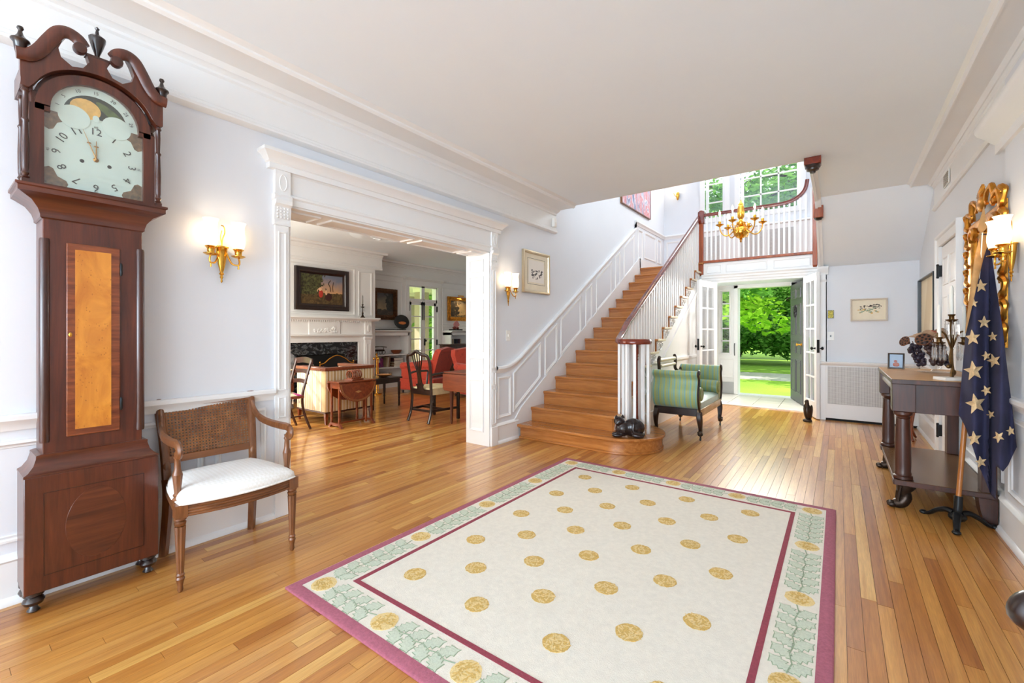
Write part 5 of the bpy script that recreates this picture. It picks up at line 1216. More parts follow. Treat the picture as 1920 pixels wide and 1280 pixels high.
# ================================================================== GREEN SETTEE
be = thing('settee', 'green striped scroll-arm settee with dark carved legs beside stairs', 'settee', (-1.48, 5.655, 0), PI/2)
for s in (-1, 1):
    prof = [(p[0], p[1]) for p in spline([(s*.46, .335), (s*.545, .37), (s*.585, .45), (s*.59, .54), (s*.565, .62), (s*.56, .68), (s*.59, .715), (s*.60, .745), (s*.575, .77), (s*.535, .765), (s*.505, .73), (s*.50, .66), (s*.50, .55), (s*.47, .45), (s*.43, .40)], 4)]
    m = MB(); m.prism(prof, 'y', -.245, .25); m.build('arm_upholstery', 'green_stripe', be, angle=60, label='green and teal striped silk')
    m = MB(); pth = [(p[0], -.252, p[1]) for p in spline([(s*.50, .31), (s*.55, .36), (s*.588, .45), (s*.592, .54), (s*.566, .62), (s*.562, .68), (s*.592, .72), (s*.592, .755), (s*.56, .772), (s*.54, .755)], 5)]; m.tube(pth, .013, 8, sy=1.2); m.lathe([(.016, -.012), (.020, 0), (.016, .012)], (s*.565, -.255, .748), 10, Matrix.Rotation(PI/2, 3, 'X')); m.build('arm_facing', 'ebony_wood', be)
    m = MB(); m.lathe([(0, -.258), (.05, -.256), (.075, -.245), (.084, -.22), (.084, .20), (.07, .24), (0, .25)], (s*.44, 0, .505), 20, Matrix.Rotation(-PI/2, 3, 'X')); 
    bo = m.build('bolster', 'green_stripe', be, label='striped bolster')
    m = MB(); m.lathe([(0, .0), (.010, .004), (.03, .003), (.06, .005), (.076, -.006)], (s*.44, -.256, .505), 18, Matrix.Rotation(PI/2, 3, 'X')); m.build('bolster_rosette', pbr('sage_silk_%d' % s, (128, 146, 92), .45, var=.2, scale=50), bo)
    for yy in (-.235, .225):
        sg = -1 if yy < 0 else 1
        m = MB(); m.tube(spline([(s*.50, yy, .31), (s*.515, yy+sg*.012, .24), (s*.50, yy+sg*.016, .15), (s*.485, yy+sg*.014, .10), (s*.50, yy+sg*.02, .065)], 5), [.036, .036, .036, .035, .034, .033, .032, .030, .028, .026, .024, .023, .022, .022, .021, .021, .021, .022, .023, .024, .025][:21], 6, sx=1, sy=.8); lg = m.build('leg', 'ebony_wood', be)
        m = MB(); m.ell((s*.515, yy+sg*.02, .075), (.034, .030, .026)); m.ell((s*.535, yy+sg*.02, .095), (.018, .028, .018)); m.tube([(s*.505, yy+sg*.02, .055), (s*.505, yy+sg*.02, .03)], .009, 6); m.build('scroll_foot', 'bronze', lg)
        m = MB(); m.lathe([(.004, -.009), (.016, -.008), (.018, 0), (.016, .008), (.004, .009)], (s*.505, yy+sg*.02, .018), 12, Matrix.Rotation(PI/2, 3, 'X')); m.build('caster', 'black_iron', lg)
m = MB(); m.box(-.52, .52, -.262, -.225, .265, .345); m.build('front_rail', pbr('pale_gilt_rail', (168, 140, 104), .25, var=.15), be, bevel=.004)
m = MB(); m.box(-.52, -.48, -.225, .25, .265, .345); m.build('side_rail', 'ebony_wood', be, bevel=.004)
m = MB(); m.box(.48, .52, -.225, .25, .265, .345); m.build('side_rail', 'ebony_wood', be, bevel=.004)
m = MB(); m.box(-.52, .52, .22, .255, .265, .345); m.build('back_rail', 'ebony_wood', be, bevel=.004)
m = MB(); m.slab(lambda a, b: ((a-.5)*.94, -.245+b*.48, .435+.025*math.sin(PI*a)*math.sin(PI*b)**.5 if 0 < b < 1 else .41), 12, 10, (0, 0, -.08)); m.build('seat', 'green_seat', be, label='pale teal silk seat')
m = MB(); m.tube([(-.30, .262, .86), (.30, .262, .86)], .024, 10); m.build('back_crest_glare', 'ivory', be); m = MB(); m.tube([(-.28, .255, .79), (.28, .255, .79)], .020, 10); m.build('back_crest_glare', 'ivory', be)  # pale rods: glare on the dark polished back rail, put into the colour
for s in (-1, 1):
    m = MB(); m.tube(spline([(s*.30, .262, .90), (s*.335, .262, .87), (s*.33, .26, .80), (s*.32, .26, .74), (s*.36, .25, .70), (s*.46, .245, .68), (s*.54, .24, .74)], 5), .020, 8); m.build('back_scroll', 'bronze', be)
m = MB(); m.box(-.5, .5, .225, .25, .345, .70); m.build('back_panel', 'green_stripe', be)

# ================================================================== CAT, EAGLE
cat_ = thing('cat_statue', 'dark carved wooden cat crouching on the bottom stair', 'statue', (-1.665, 4.225, .1591), rad(25)); cat_.scale = (1.28, 1.28, 1.22)
m = MB()
m.ell((.025, .01, .075), (.085, .058, .075), 16, 12); m.ell((-.055, 0, .065), (.06, .05, .06), 14, 10); m.ell((-.085, -.005, .125), (.042, .042, .040), 14, 10)
m.ell((-.10, -.03, .112), (.020, .018, .014), 10, 7)
for s in (-1, 1): m.ell((-.10, s*.032-.005, .016), (.045, .018, .016), 10, 7); m.ell((.055, s*.045, .022), (.05, .022, .022), 10, 7)
body = m.build('body', pbr('dark_lacquer', (40, 30, 30), .25, var=.4, scale=14), cat_)
md = body.modifiers.new('remesh', 'REMESH'); md.mode = 'VOXEL'; md.voxel_size = .005; md.use_smooth_shade = True
sm = body.modifiers.new('smooth', 'SMOOTH'); sm.iterations = 5
for s in (-1, 1):
    m = MB(); m.lathe([(.016, 0), (.012, .012), (.003, .026), (0, .028)], (-.082+s*.024, -.006+s*.012, .152), 8); m.build('ear', 'dark_lacquer', cat_)
m = MB(); m.tube(spline([(.10, -.02, .03), (.07, -.058, .035), (.02, -.066, .06), (.02, -.058, .12), (.03, -.03, .15)], 5), .011, 8); m.build('tail', 'dark_lacquer', cat_)
eg = thing('eagle_doorstop', 'dark bronze eagle doorstop at the foot of glazed door', 'doorstop', (-.335, 7.13, 0), rad(-35))
m = MB(); m.ell((0, 0, .02), (.055, .05, .02)); m.ell((0, 0, .14), (.042, .048, .10), 14, 10); m.ell((0, -.008, .24), (.026, .028, .04)); m.ell((0, -.012, .275), (.024, .028, .022)); m.ell((-.0, .045, .07), (.025, .02, .07)); b_ = m.build('body', 'bronze', eg)
md = b_.modifiers.new('remesh', 'REMESH'); md.mode = 'VOXEL'; md.voxel_size = .006; md.use_smooth_shade = True
for s in (-1, 1): m = MB(); m.ell((s*.036, .012, .13), (.014, .036, .10), 10, 8, Matrix.Rotation(s*.12, 3, 'Y')); m.build('wing', 'bronze', eg)
m = MB(); m.lathe([(.010, 0), (.006, .015), (0, .026)], (0, -.034, .275), 8, Matrix.Rotation(PI/2+.5, 3, 'X')); m.build('beak', 'bronze', eg)
m = MB(); m.lathe([(.05, 0), (.055, .012), (.05, .028)], n=14); m.build('rock_base', 'bronze', eg)

# ================================================================== PICTURES ON THE RIGHT
p = pic('botanical_print', 'pale framed botanical sketch on the end wall above radiator', (.322, 7.5, 1.50), 0, .385, .30, [(0, 0), (0, .035), (.008, .04), (.016, .035), (.020, .012), (.020, 0)], pbr('limed_frame', (214, 204, 190), .5))
canvas(p, .35, .265, 'paper_cream', .012, 'paper')
for nm, mt, n, rr, cc in (('ink_strokes', 'bronze', 34, .014, (.01, .035)), ('green_wash', 'sage_line', 16, .020, (-.03, -.01)), ('yellow_wash', 'moon_gold', 10, .018, (-.02, -.02))):
    m = MB()
    for k in range(n): a = rng.uniform(-.10, .12); z = cc[1]+rng.uniform(-.03, .03)+a*.1; m.ell((a+cc[0], -.0125-.0004*rng.random(), z), (rr*rng.uniform(.4, 1), .0006, rr*rng.uniform(.2, .6)), 6, 4)
    m.build(nm, mt, p)
p = pic('box_framed_picture', 'tan artwork in deep black box frame beside closet door', (XR, 6.64, 1.50), -PI/2, 1.06, .64, [(0, 0), (0, .055), (.012, .055), (.014, .02), (.014, 0)], 'black_paint')
t = NT('tan_art'); s_ = t.sep(t.coord()); tri = t.math('LESS_THAN', t.math('ABSOLUTE', t.math('SUBTRACT', s_[0], t.math('MULTIPLY', s_[2], .5))), .2); t.col(t.mix(t.math('MULTIPLY', tri, .6), lin('e6d6b4'), lin('cdb488'))); MATS['tan_art'] = t.m; canvas(p, 1.03, .61, 'tan_art', .022)

# ================================================================== CONSOLE TABLE
co = thing('console_table', 'dark empire console table with columns and carved paw feet', 'console table', (.795, 4.56, 0), -PI/2)
m = MB(); m.box(-.625, .625, -.505, -.005, .852, .884); m.build('table_top', ['console_wood', 'console_top'], co, bevel=.003)
tp_ = MB(); tp_.box(-.622, .622, -.502, -.008, .884, .8855); tp_.build('veneer_sheen', 'console_top', co, smooth=False, label='pale top surface with reflected light in its colour')  # thin tan sheet; the reflection on the top is put into its colour
m = MB(); m.box(-.585, .585, -.44, -.01, .66, .852); m.build('apron', 'console_wood', co, bevel=.003)
m = MB(); pr_ = [(-.44, .852)]+[(-.44-.05*math.sin(PI*k/10), .852-.10*k/10) for k in range(11)]+[(-.44, .752)]
m.prism(pr_, 'x', -.50, .50); m.build('drawer_front', pbr('drawer_sheen', (150, 128, 98), .2, var=.2, scale=8), co, angle=60)
for s in (-1, 1):
    m = MB(); m.box(s*.545-.06, s*.545+.06, -.50, -.38, .665, .852); m.build('corner_block', 'console_wood', co, bevel=.003)
    m = MB(); m.lathe([(.045, .20), (.052, .205), (.052, .222), (.044, .228), (.046, .24), (.042, .252), (.0435, .30), (.042, .45), (.037, .60), (.036, .612), (.041, .618), (.036, .626), (.040, .634), (.050, .642), (.050, .66)], (s*.545, -.44, 0), 20); m.build('column', 'console_wood', co)
    m = MB(); m.box(s*.545-.055, s*.545+.055, -.495, -.385, .165, .20); m.build('plinth', 'console_wood', co, bevel=.003)
    m = MB(); m.tube(spline([(s*.545, -.42, .165), (s*.545, -.435, .12), (s*.545, -.425, .075), (s*.545, -.45, .035), (s*.545, -.485, .022)], 4), [.052, .05, .048, .044, .040, .036, .034, .033, .034, .035, .036, .038, .038, .036, .034, .032, .030][:17], 10)
    for k in (-1, 0, 1): m.ell((s*.545+k*.024, -.50, .018), (.013, .026, .017), 8, 6)
    for k in range(5): m.tube([(s*.545-.045+k*.0225, -.455, .16), (s*.545-.04+k*.02, -.465, .10), (s*.545-.036+k*.018, -.47, .05)], .009, 6)
    m.build('paw_foot', 'bronze', co)
    m = MB(); m.box(s*.545-.05, s*.545+.05, -.075, -.006, .20, .66); m.build('back_pilaster', 'console_wood', co, bevel=.003)
    m = MB(); m.prism([(-.09, .165), (-.08, .08), (-.06, 0), (-.006, 0), (-.006, .165)], 'x', s*.545-.06, s*.545+.06); m.build('back_foot', 'console_wood', co)
m = MB(); m.box(-.605, .605, -.49, -.006, .165, .198); sh = m.build('lower_shelf', 'console_wood', co, bevel=.003)
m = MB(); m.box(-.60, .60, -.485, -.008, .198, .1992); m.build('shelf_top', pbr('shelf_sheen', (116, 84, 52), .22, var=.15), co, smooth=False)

# ---- on the console
cmp_ = thing('glass_compote', 'footed glass bowl holding grapes and dried pods', 'bowl', (.61, 4.76, .8855))
m = MB(); m.lathe([(0, 0), (.10, .002), (.105, .006), (.03, .012), (.016, .025), (.03, .04), (.036, .06), (.020, .08), (.016, .10), (.06, .12), (.10, .16), (.115, .20), (.112, .20), (.095, .16), (.05, .125), (0, .115)], n=20); m.build('bowl', 'crystal', cmp_)
q = random.Random(21)
def bunch(label, c, spread, n, drop, mat='grape', r0=.015):
    b = thing('grape_bunch', label, 'grapes', c, 0, 'artificial grape bunches'); 
    me = None
    for k in range(n):
        t_ = q.random(); rad_ = spread*(1-.6*t_)*math.sqrt(q.random()); a = q.uniform(0, 2*PI)
        if me is None: m = MB(); m.ell((0, 0, 0), (r0, r0, r0*1.15), 8, 6); o = m.build('grape', mat, b); me = o
        else: o = me.copy(); COL.objects.link(o)
        o.location = (rad_*math.cos(a)+drop[0]*t_, rad_*math.sin(a)+drop[1]*t_, -drop[2]*t_); s_ = .8+.4*q.random(); o.scale = (s_, s_, s_)
    m = MB(); m.tube([(0, 0, .03), (drop[0]*.5, drop[1]*.5, -drop[2]*.5), (drop[0], drop[1], -drop[2])], .003, 5); m.build('stem', 'lotus', b)
bunch('bluish black grape bunch trailing over the bowl toward photo frame', (.475, 4.73, 1.10), .05, 50, (.06, .0, .17))
bunch('brownish black grape bunch spilling over the front of bowl', (.585, 4.64, 1.12), .065, 60, (.02, 0, .17), pbr('grape_brown', (58, 40, 40), .3, var=.5, scale=30), .016)
bunch('small black grape bunch hanging behind the candelabra', (.665, 4.70, 1.03), .04, 18, (.01, 0, .08))
def pod(label, c, r_, tilt):
    b = thing('lotus_pod', label, 'seed pod', c, 0, 'dried lotus pods'); b.rotation_euler = tilt
    m = MB(); m.lathe([(.006, -r_*1.1), (r_*.4, -r_*.7), (r_*.8, -r_*.2), (r_, 0), (r_*.96, r_*.12), (0, r_*.16)], n=14); m.build('husk', 'lotus', b)
    for k in range(11):
        a = 2*PI*k/8 if k < 8 else 2*PI*k/3; d = .68*r_ if k < 8 else .28*r_; m = MB(); m.ell((d*math.cos(a), d*math.sin(a), r_*.15), (r_*.16, r_*.16, r_*.05), 8, 5); m.build('seed_hole', 'matte_black', b)
pod('small dried lotus pod at the left of the arrangement', (.425, 4.70, 1.13), .042, (1.2, 0, -.9)); pod('large dried lotus pod facing forward in the arrangement', (.53, 4.63, 1.145), .055, (1.0, 0, -.4))
lf = thing('dried_leaves', 'crumpled tan and red dried leaves on top of arrangement', 'dried leaves', (.60, 4.70, 1.16))
for k in range(12):
    a = q.uniform(0, 2*PI); d = q.uniform(.02, .12); m = MB(); M_ = Euler((q.uniform(-.7, .7), q.uniform(-.7, .7), a)).to_matrix(); c_ = Vector((d*math.cos(a), d*math.sin(a), q.uniform(0, .05)))
    m.slab(lambda u, v: c_+M_ @ Vector(((u-.5)*.10, (v-.5)*.055*math.sin(PI*min(max(u, .05), .95)), .02*math.sin(PI*u)*math.cos(3*v))), 6, 3, (0, 0, .002)); m.build('leaf', 'red_petal' if k % 4 == 0 else 'dried_leaf', lf)
pf = thing('standing_photo', 'small standing framed photo beside the grapes', 'photo', (.40, 5.03, .8855), rad(-8)); m = MB(); m.rings(rect(-.055, .055, 0, .135), [(0, 0), (0, .012), (.008, .014), (.012, .006), (.012, 0)], lambda u, v, d: (u, -d+v*.18, v), True); m.build('frame', 'bronze', pf)
m = MB(); m.slab(lambda a, b: (-.044+.088*a, -.004+(.01+.114*b)*.18, .01+.114*b), 1, 1, (0, .003, 0)); m.build('photo', pbr('photo_blue', (160, 182, 206), .3, var=.15), pf, smooth=False)
m = MB(); m.ell((0, .001, .035), (.022, .002, .022)); m.ell((-.004, .008, .062), (.013, .002, .013)); m.build('portrait', pbr('photo_skin', (176, 104, 84), .4, var=.2), pf)
m = MB(); m.bar((0, .05, 0), (0, .022, .10), .02, .003); m.build('easel_leg', 'bronze', pf)
pbr('bronze_brass', (104, 78, 46), .4, .9, var=.35, scale=30, bump=.3)
cn = thing('candelabra', 'brass three-light candelabra hung with crystal prisms on marble base', 'candelabra', (.60, 4.06, .8855), rad(30))
m = MB(); m.box(-.075, .075, -.05, .05, 0, .02); m.build('marble_base', 'paper_white', cn, bevel=.002)
m = MB(); m.tube(spline([(0, 0, .02), (.006, 0, .08), (-.004, 0, .14), (.003, 0, .26), (0, 0, .39)], 4), [.010+.002*math.sin(k) for k in range(17)], 8); m.ell((-.018, 0, .09), (.014, .012, .014)); m.ell((.012, 0, .05), (.014, .012, .02)); m.build('stem', 'bronze_brass', cn)
for i, (x, z) in enumerate(((-.075, .25), (0, .40), (.075, .25))):
    if x: m = MB(); m.tube(spline([(0, 0, .20), (x*.5, 0, .30), (x, 0, .32), (x*1.15, 0, .28), (x, 0, z)], 5), .006, 7); m.build('arm', 'bronze_brass', cn)
    m = MB(); m.lathe([(.008, z-.02), (.030, z-.006), (.033, z), (.014, z+.002), (.013, z+.02), (.020, z+.03), (.018, z+.034), (0, z+.034)], (x, 0, 0), 14); bob = m.build('bobeche', 'bronze_brass', cn)
    for k in range(9):
        a = 2*PI*k/9; m = MB(); cx_, cy_ = x+.031*math.cos(a), .031*math.sin(a); m.lathe([(.001, z-.006), (.0045, z-.012), (.0015, z-.02), (.006, z-.034), (.0085, z-.10), (.004, z-.118), (0, z-.126)], (cx_, cy_, 0), 6); m.build('crystal_prism', 'crystal', bob, smooth=False)
    m = MB(); m.lathe([(.011, z+.03), (.010, z+.03+(.18 if x == 0 else .20)), (.003, z+.045+(.18 if x == 0 else .20)), (0, z+.05+(.18 if x == 0 else .20))], (x, 0, 0), 12); m.build('candle', 'candle_wax', cn)

# ================================================================== MIRROR
mi = thing('gilt_mirror', 'tall rococo mirror in carved gilt frame above console', 'mirror', (XR-.001, 4.24, 1.56), -PI/2)
W_, H_ = .86, .86
m = MB(); m.rings(rect(-.43, .43, -.45, .43), [(0, 0), (0, .03), (.02, .045), (.05, .04), (.075, .025), (.085, .012), (.085, 0)], lambda u, v, d: (u, -d, v), True); m.build('frame', 'gilt', mi)
m = MB(); m.box(-.36, .36, -.012, -.006, -.38, .36); m.build('mirror_glass', 'mirror_glass', mi, smooth=False)
q = random.Random(8)
for s in (-1, 1):
    for k in range(7):
        z = -.42+.135*k; m = MB(); m.tube(spline([(s*.40, -.04, z), (s*.455, -.045, z+.03), (s*.475, -.04, z+.08), (s*.44, -.05, z+.11), (s*.425, -.045, z+.085)], 5), [.016+.004*math.sin(j*.6) for j in range(21)], 7); m.build('scroll', 'gilt', mi)
    for (x0, z0, x1, z1, x2, z2) in ((.43, .40, .36, .50, .25, .46), (.30, .44, .22, .56, .11, .50)):
        m = MB(); m.tube(spline([(s*x0, -.04, z0), (s*(x0+x1)/2, -.05, z1-.01), (s*x1, -.05, z1), (s*(x1+x2)/2, -.055, z1-.02), (s*x2, -.05, z2), (s*(x2+.03), -.05, z2-.03)], 5), [.019-.0004*j for j in range(26)], 8); m.build('crest_scroll', 'gilt', mi)
    m = MB(); m.tube(spline([(s*.36, -.03, .30), (s*.33, -.04, .35), (s*.26, -.04, .37), (s*.22, -.04, .34), (s*.26, -.04, .31)], 5), .022, 8); m.build('corner_scroll', 'gilt', mi)
    m = MB(); m.tube(spline([(s*.42, -.04, -.42), (s*.34, -.05, -.48), (s*.2, -.05, -.47), (s*.1, -.05, -.50)], 5), .022, 8); m.build('base_scroll', 'gilt', mi)
m = MB(); m.ell((0, -.05, .50), (.085, .022, .055)); m.build('shell_boss', 'gilt', mi)
for k in range(7):
    a = rad(30+20*k); m = MB(); m.tube([(0, -.05, .53), (.05*math.cos(a), -.055, .53+.05*math.sin(a)), (.085*math.cos(a), -.045, .53+.10*math.sin(a))], [.013, .012, .005], 7); m.build('shell_ray', 'gilt', mi)

# ================================================================== FLAG ON STAND
fg = thing('flag_stand', 'iron tripod flag stand with wooden pole leaning by console', 'flag stand', (.594, 3.846, 0))
PB, PT = Vector((0, 0, .10)), Vector((.118, .088, 1.78))
m = MB(); m.tube([PB, PT], .013, 10); m.build('pole', 'pole_wood', fg)
m = MB(); dd = (PT-PB).normalized(); M_ = dd.to_track_quat('Z', 'Y').to_matrix(); m.lathe([(.012, 0), (.022, .01), (.014, .02), (.018, .03), (.010, .045), (.022, .055), (.026, .07), (.003, .20), (0, .205)], PT, 4, M_); m.build('spear_finial', 'flag_tan', fg)
m = MB(); m.tube([(0, 0, .03), PB+dd*.085], .021, 12); m.ell((0, 0, .055), (.045, .045, .03)); m.build('socket', 'black_iron', fg)
for k in range(3):
    a = rad(-100+120*k); c_, s_ = math.cos(a), math.sin(a); m = MB(); m.tube([(r*c_, r*s_, z) for r, z in [(p[0], p[1]) for p in spline([(.02, .075), (.06, .08), (.11, .055), (.15, .022), (.18, .012)], 5)]], [.024-.0006*j for j in range(21)], 8, sy=.8); m.ell((.185*c_, .185*s_, .014), (.022, .022, .014)); m.build('leg', 'black_iron', fg)
def interp(tab, x):
    for (a, b), (c, d) in zip(tab, tab[1:]):
        if x <= c: return b+(d-b)*(x-a)/(c-a)
    return tab[-1][1]
UL = [(436, 1840), (480, 1829), (560, 1818), (640, 1809), (720, 1802), (775, 1797), (800, 1800), (870, 1816), (940, 1838)]
UR = [(436, 1852), (470, 1858), (540, 1868), (620, 1880), (700, 1889), (760, 1897), (838, 1906), (940, 1906)]
VB = [(0, 776), (.10, 800), (.20, 870), (.32, 925), (.42, 936), (.50, 915), (.56, 872), (.70, 884), (.82, 872), (1, 838)]
def fdep(u, v):
    k = (u-1797)/110; f_ = min(1, max(0, (v-436)/200))
    pl = .028*math.sin((u-1797)/110*2*PI*2.3+.6)+.016*math.sin((u-1800)/9.0+v*.004)
    step = -.05 if u < 1855 else .02
    return 2.70-.34*k*f_+(pl+step*.5)*f_
fc = thing('flag', 'faded navy flag with tan stars hanging in folds from the pole', 'flag', (0, 0, 0))
def fsurf(a, b):
    vb = interp(VB, a); v = 438+(vb-438)*b; u = interp(UL, v)+(interp(UR, v)-interp(UL, v))*a; return Vector(px_at_depth(u, v, fdep(u, v)))
m = MB(); m.slab(fsurf, 56, 40, (SN*.004, -CS*.004+.008, 0)); m.build('cloth', 'flag_navy', fc, angle=80)
def hsurf(a, b):
    v = 440+b*185; w0 = interp(UL, v)-1; w1 = w0+(20*(1-b)**.9+1); u = w0+(w1-w0)*a; return Vector(px_at_depth(u, v, fdep(u, v)-.02))
m = MB(); m.slab(hsurf, 6, 20, (0, .006, 0)); m.build('canvas_heading', 'flag_tan', fc, angle=80, label='tan canvas heading')
m = MB(); m.tube([px_at_depth(1842, 436, 2.66), px_at_depth(1838, 500, 2.64), px_at_depth(1832, 560, 2.62), px_at_depth(1826, 640, 2.60)], .003, 5); m.build('halyard', 'candle_wax', fc)
for (u, v, r_, rot) in ((1824, 633, 15, .1), (1826, 695, 19, .15), (1830, 757, 19.5, .2), (1846, 604, 12, 0), (1864, 676, 13, .3), (1862, 631, 9, .1), (1850, 732, 10, .4), (1827, 822, 14, .1), (1873, 819, 11, .5), (1840, 866, 11, .2), (1896, 808, 9, .2), (1840, 536, 12.5, .1), (1826, 568, 8, 0), (1850, 667, 9, .2), (1858, 777, 8, .4)):
    pts = []
    for k in range(10):
        a = PI/2+rot+2*PI*k/10; rr = r_ if k % 2 == 0 else r_*.42; uu, vv = u+rr*math.cos(a), v-rr*math.sin(a)
        uu = min(max(uu, interp(UL, vv)+1), interp(UR, vv)-1); pts.append(Vector(px_at_depth(uu, vv, fdep(uu, vv)-.016)))
    c_ = Vector(px_at_depth(u, v, fdep(u, v)-.018)); off = Vector((-SN, CS, 0))*.004
    m = MB(); m.add([c_]+pts+[c_+off]+[p_+off for p_ in pts], [(0, 1+k, 1+(k+1) % 10) for k in range(10)]+[(11, 12+(k+1) % 10, 12+k) for k in range(10)]+[(1+k, 12+k, 12+(k+1) % 10, 1+(k+1) % 10) for k in range(10)]); m.build('star', 'flag_star', fc, smooth=False)

# ---- small stand behind the console, chair at right edge
sd = thing('side_stand', 'small dark stand on curved legs beyond the console', 'side table', (.60, 6.62, 0))
m = MB(); m.lathe([(0, .55), (.15, .55), (.16, .56), (.16, .575), (0, .578)], n=24); m.build('top', 'cherry_wood', sd)
for k in range(3):
    a = rad(50+120*k); c_, s_ = math.cos(a), math.sin(a); m = MB(); m.tube([(r*c_, r*s_, z) for r, z in [(p[0], p[1]) for p in spline([(.11, .55), (.15, .42), (.12, .26), (.10, .14), (.14, .04), (.165, 0.012)], 5)]], [.020-.0003*j for j in range(26)], 8); m.build('leg', 'cherry_wood', sd)
ac = thing('dark_armchair', 'dark wooden armchair arm cut off at right edge', 'chair', (.53, 1.10, 0), -PI/2)
m = MB(); m.tube(spline([(-.25, .24, .70), (-.27, .05, .66), (-.27, -.15, .655), (-.265, -.21, .645), (-.26, -.225, .615), (-.26, -.20, .60)], 5), .022, 10, sx=1.2); m.build('arm', 'ebony_wood', ac)
m = MB(); m.tube(spline([(.25, .24, .70), (.27, .05, .66), (.27, -.15, .655), (.265, -.21, .645), (.26, -.225, .615), (.26, -.20, .60)], 5), .022, 10, sx=1.2); m.build('arm', 'ebony_wood', ac)
for s in (-1, 1):
    m = MB(); m.lathe([(.016, 0), (.022, .05), (.016, .07), (.025, .30), (.028, .40), (.018, .44), (.026, .50), (.016, .58), (.020, .62)], (s*.255, -.19, 0), 12); m.build('leg', 'ebony_wood', ac)
    m = MB(); m.tube(spline([(s*.22, .24, 0.02), (s*.22, .22, .25), (s*.22, .22, .45), (s*.23, .225, .75), (s*.24, .235, .95)], 5), .022, 8); m.build('back_post', 'ebony_wood', ac)
m = MB(); m.box(-.26, .26, -.22, .23, .38, .43); m.build('seat_frame', 'ebony_wood', ac, bevel=.006)
m = MB(); m.slab(lambda a, b: ((a-.5)*.48, -.2+.4*b, .44+.03*math.sin(PI*a)*math.sin(PI*b)), 8, 8, (0, 0, -.012)); m.build('seat', 'dark_cloth', ac)
m = MB(); m.box(-.23, .23, .225, .25, .85, .95); m.build('crest_rail', 'ebony_wood', ac, bevel=.006)

# ================================================================== LIVING ROOM FURNITURE
# ---- tub armchair (we see its back and near side)
tb = thing('tub_armchair', 'cream striped box armchair with mahogany top rail', 'armchair', (-5.66, 3.47, 0))
m = MB(); m.box(.27, .36, -.355, .37, .16, .70); m.build('back', 'tub_stripe', tb, bevel=.012)
m = MB(); m.box(-.36, .27, -.355, -.255, .16, .70); m.build('arm', 'tub_stripe_side', tb, bevel=.012)
m = MB(); m.box(-.36, .27, .27, .37, .16, .70); m.build('arm', 'tub_stripe_side', tb, bevel=.012)
m = MB(); m.box(-.36, .26, -.25, .26, .16, .34); m.build('seat_box', 'tub_stripe_side', tb, bevel=.01)
m = MB(); m.box(-.36, .24, -.245, .255, .342, .45); m.build('cushion', 'tub_stripe_side', tb, bevel=.03, seg=3)
m = MB(); m.box(.265, .372, -.365, .385, .70, .742); m.build('top_rail', 'cherry_wood', tb, bevel=.006)
for y0, y1 in ((-.365, -.25), (.265, .385)): m = MB(); m.box(-.37, .265, y0, y1, .70, .742); m.build('top_rail', 'cherry_wood', tb, bevel=.006)
for x in (-.33, .335):
    for y in (-.33, .345): m = MB(); m.taper((x, y, .001), (.022, .022), (x, y, .16), (.045, .045)); m.build('leg', 'cherry_wood', tb)
m = MB(); m.box(-.36, .362, -.357, .372, .148, .168); m.build('bottom_rail', 'mahogany_dark', tb)
# ---- narrow drop-leaf table with inlay
su = thing('drop_leaf_table', 'narrow mahogany gateleg table with inlaid half-round leaf down', 'table', (-5.10, 3.37, 0))
m = MB(); m.box(-.125, .125, -.27, .27, .56, .58); m.build('table_top', 'cherry_wood', su, bevel=.003)
for s in (-1, 1):
    pts = [(-.27, .555), (.27, .555)]+[(.27*math.cos(PI*k/18), .555-.245*math.sin(PI*k/18)) for k in range(1, 18)]
    m = MB(); m.prism(pts, 'x', s*.127, s*.142); lf = m.build('drop_leaf', 'cherry_wood', su)
    if s > 0:
        for q_ in (.018, .030):
            m = MB(); m.tube([(.1435, (.27-q_)*math.cos(PI*k/18), .545-(.24-q_)*math.sin(PI*k/18)) for k in range(19)], .0018, 5); m.build('stringing', 'flag_tan', lf)
        m = MB(); m.rings([(-.05, .44), (0, .424), (.05, .44), (0, .456)], [(0, 0), (.002, .001)], lambda u, v, d: (.1425+d, u, v), cap=True); m.build('diamond_inlay', 'flag_tan', lf)
    for x in (-.085, .085):
        m = MB(); m.box(x-.012, x+.012, s*.235-.012, s*.235+.012, .05, .56); m.build('leg', 'cherry_wood', su, bevel=.002)
    m = MB(); m.prism([(-.15, 0), (-.11, 0), (-.08, .03), (-.02, .022), (.02, .022), (.08, .03), (.11, 0), (.15, 0), (.10, .06), (0, .055), (-.10, .06)], 'y', s*.235-.014, s*.235+.014); m.build('trestle_foot', 'cherry_wood', su)
    m = MB(); m.box(-.11, .11, s*.235-.01, s*.235+.01, .49, .555); m.build('apron', 'cherry_wood', su)
m = MB(); m.box(-.012, .012, -.235, .235, .035, .055); m.build('stretcher', 'cherry_wood', su)
for s in (-1, 1): m = MB(); m.box(s*.10-.01, s*.10+.01, .13, .15, .03, .54); m.build('gate_leg', 'cherry_wood', su)
lh = thing('wooden_letter_rack', 'turned wooden rack of rings standing on narrow table', 'letter rack', (-5.10, 3.40, .58), rad(12))
m = MB(); m.box(-.07, .07, -.10, .10, 0, .015); m.build('base', 'cherry_wood', lh, bevel=.003)
for k in range(5): m = MB(); m.tube([(.055*math.cos(2*PI*j/14), -.075+.0375*k, .068+.055*math.sin(2*PI*j/14)) for j in range(14)], .010, 7, closed=True); m.build('ring', 'cherry_wood', lh)
# ---- ladder-back chair with needlepoint seat
lc = thing('needlepoint_chair', 'dark ladder-back side chair with fringed patchwork seat', 'chair', (-5.44, 2.60, 0), 0.)
